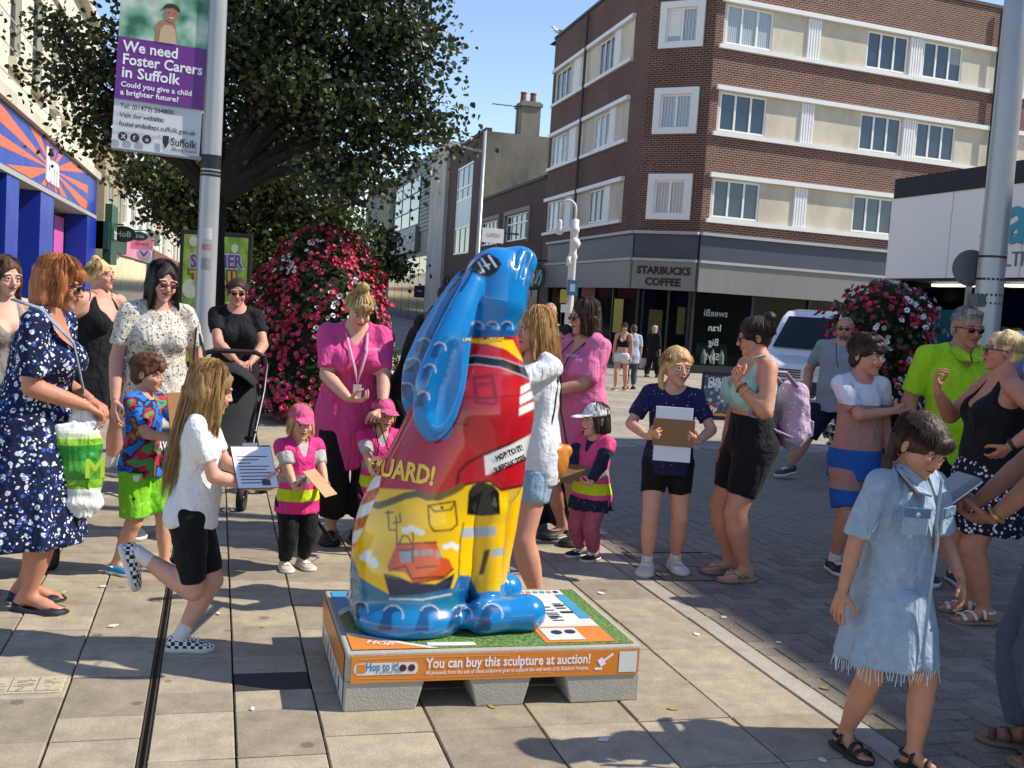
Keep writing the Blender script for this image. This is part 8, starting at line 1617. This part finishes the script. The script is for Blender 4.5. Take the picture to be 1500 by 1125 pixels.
for sx in (-1, 1):
    m = MB(); m.box(-.045, .045, -.006, .004, -.05, .045, p.M @ T3(sx*.072, -.128, .285) @ Rz(sx*22)); o = m.build('chest_pocket', DENIM, p.e, bevel=.005); m = MB(); m.box(-.047, .047, -.011, -.004, .012, .047, p.M @ T3(sx*.072, -.128, .285) @ Rz(sx*22)); m.build('pocket_flap', DK_, o, bevel=.004); m = MB(); m.lathe([(.008, 0), (.008, .005), (.001, .006)], 10, (0, 0, 0)); m.v = [tuple(p.M @ T3(sx*.072, -.128, .285) @ Rz(sx*22) @ V(a, -.011-c, .024+b)) for a, b, c in m.v]; m.build('stud', mat('stud_pale', '#c9ccd0', .3, metal=.6), o)
    m = MB(); m.add([p.M @ (V(*a)*p.H) for a in ((sx*.006, -.098, .285), (sx*.05, -.092, .295), (sx*.06, -.03, .335), (sx*.04, .03, .352), (sx*.034, -.02, .35), (sx*.008, -.075, .315))], [(0, 1, 2, 5), (2, 3, 4, 5)]); o = m.build('collar', DENIM, p.e); o.modifiers.new('s', 'SOLIDIFY').thickness = .01
rq = random.Random(8); m = MB(); hp_ = p.M @ V(0, 0, 0)
for i in range(90):
    a = i/90*6.2832; x, y = hp_.x+.142*p.H*math.cos(a), hp_.y+.13*p.H*math.sin(a); l_ = rq.uniform(.012, .05); m.tube([V(x, y, .285*p.H+.006), V(x+rq.uniform(-.01, .01), y+rq.uniform(-.01, .01), .285*p.H-l_)], .0014, 3)
tag(m.build('frayed_hem', cloth('fray', '#c2d0da'), p.e), kind='stuff')
# 26 person at the right edge
p = Person('person in a pale blue printed tee and slate trousers holding a notebook', (3.03, 3.1, 0), -78, 1.62, 'f', '#9a6a50', 1.08, L=dict(to=(.06, -.2, .53), d=(-.5, -.8, -.2), p=(-.3, .2, .9), pose='hold', pole=(.7, .6, -.6)), R=dict(to=(-.03, -.24, .53), d=(.2, -.8, -.3), p=(.5, 0, .6), pose='grip', pole=(-.8, .5, -.5)), feet={1: (.05, .0), -1: (-.05, -.05)}, seed=48); p.top(pattern('blue_print', '#8fb0cf', [('#2f5a9a', .25, .12)], 20), .018, -.07, .75, 'crew', .6, .03, slf=.4); p.legs(cloth('slate_blue', '#4d586c', .85, .15, .4, 80), 1.95, .02, .012, name='trousers'); p.hair('#2a201c', 'bob', .5, 160); p.shoe('sandal', mat('sandal_brown', '#5a4034', .6), mat('sandal_sole')); 
d = (p.wr[1]-p.el[1]).normalized(); a1 = d.orthogonal().normalized(); a2 = d.cross(a1); m = MB(); m.tube([p.wr[1]-d*.015+(a1*math.cos(t)+a2*math.sin(t))*.032 for t in np.linspace(0, 6.28, 15)], .007, 6); m.build('watch', mat('watch_gold', '#b98f4a', .3, metal=.8), p.e)
e = clipboard('notebook', 'spiral notebook held by the person in slate trousers', p, -1, .16, .22, -52, -60, PAPER, None, at=(-.05, -.02, .04)); e['category'] = 'notebook'; m = MB(); m.box(-.08, .08, -.016, -.004, -.11, .11, Rx(-52)); m.build('cover', mat('book_grey', '#6d7078', .5), e)
# scraps and fallen leaves on the paving
rl = random.Random(12); SCR = [mat('scrap_pale', '#d8d4c8', .8), mat('scrap_leaf', '#a58a4a', .8)]
for i, (px, py) in enumerate(((320, 900), (385, 920), (165, 918), (1140, 942), (1020, 930), (985, 1040), (885, 1085), (1205, 1115), (370, 1040), (720, 1037), (880, 870), (1060, 905), (150, 860), (1210, 1010))):
    q = gnd(px, py); s = rl.uniform(.008, .018); m = MB(); n = 7; pts = [V(s*rl.uniform(.6, 1.2)*math.cos(k*6.2832/n)*1.6, s*rl.uniform(.6, 1.2)*math.sin(k*6.2832/n), 0) for k in range(n)]
    m.add(pts+[p_+V(0, 0, .002+rl.random()*.003) for p_ in pts], [tuple(reversed(range(n))), tuple(range(n, 2*n))]+[(k, (k+1) % n, n+(k+1) % n, n+k) for k in range(n)]); o = m.build('litter_scrap', SCR[i % 4 == 1]); o.location = (q.x, q.y, .003); o.rotation_euler.z = rl.random()*6
    tag(o, 'tiny pale scrap lying on the paving' if i % 4 != 1 else 'tiny dry brown leaf scrap lying on the paving', 'litter', 'scraps on the paving')
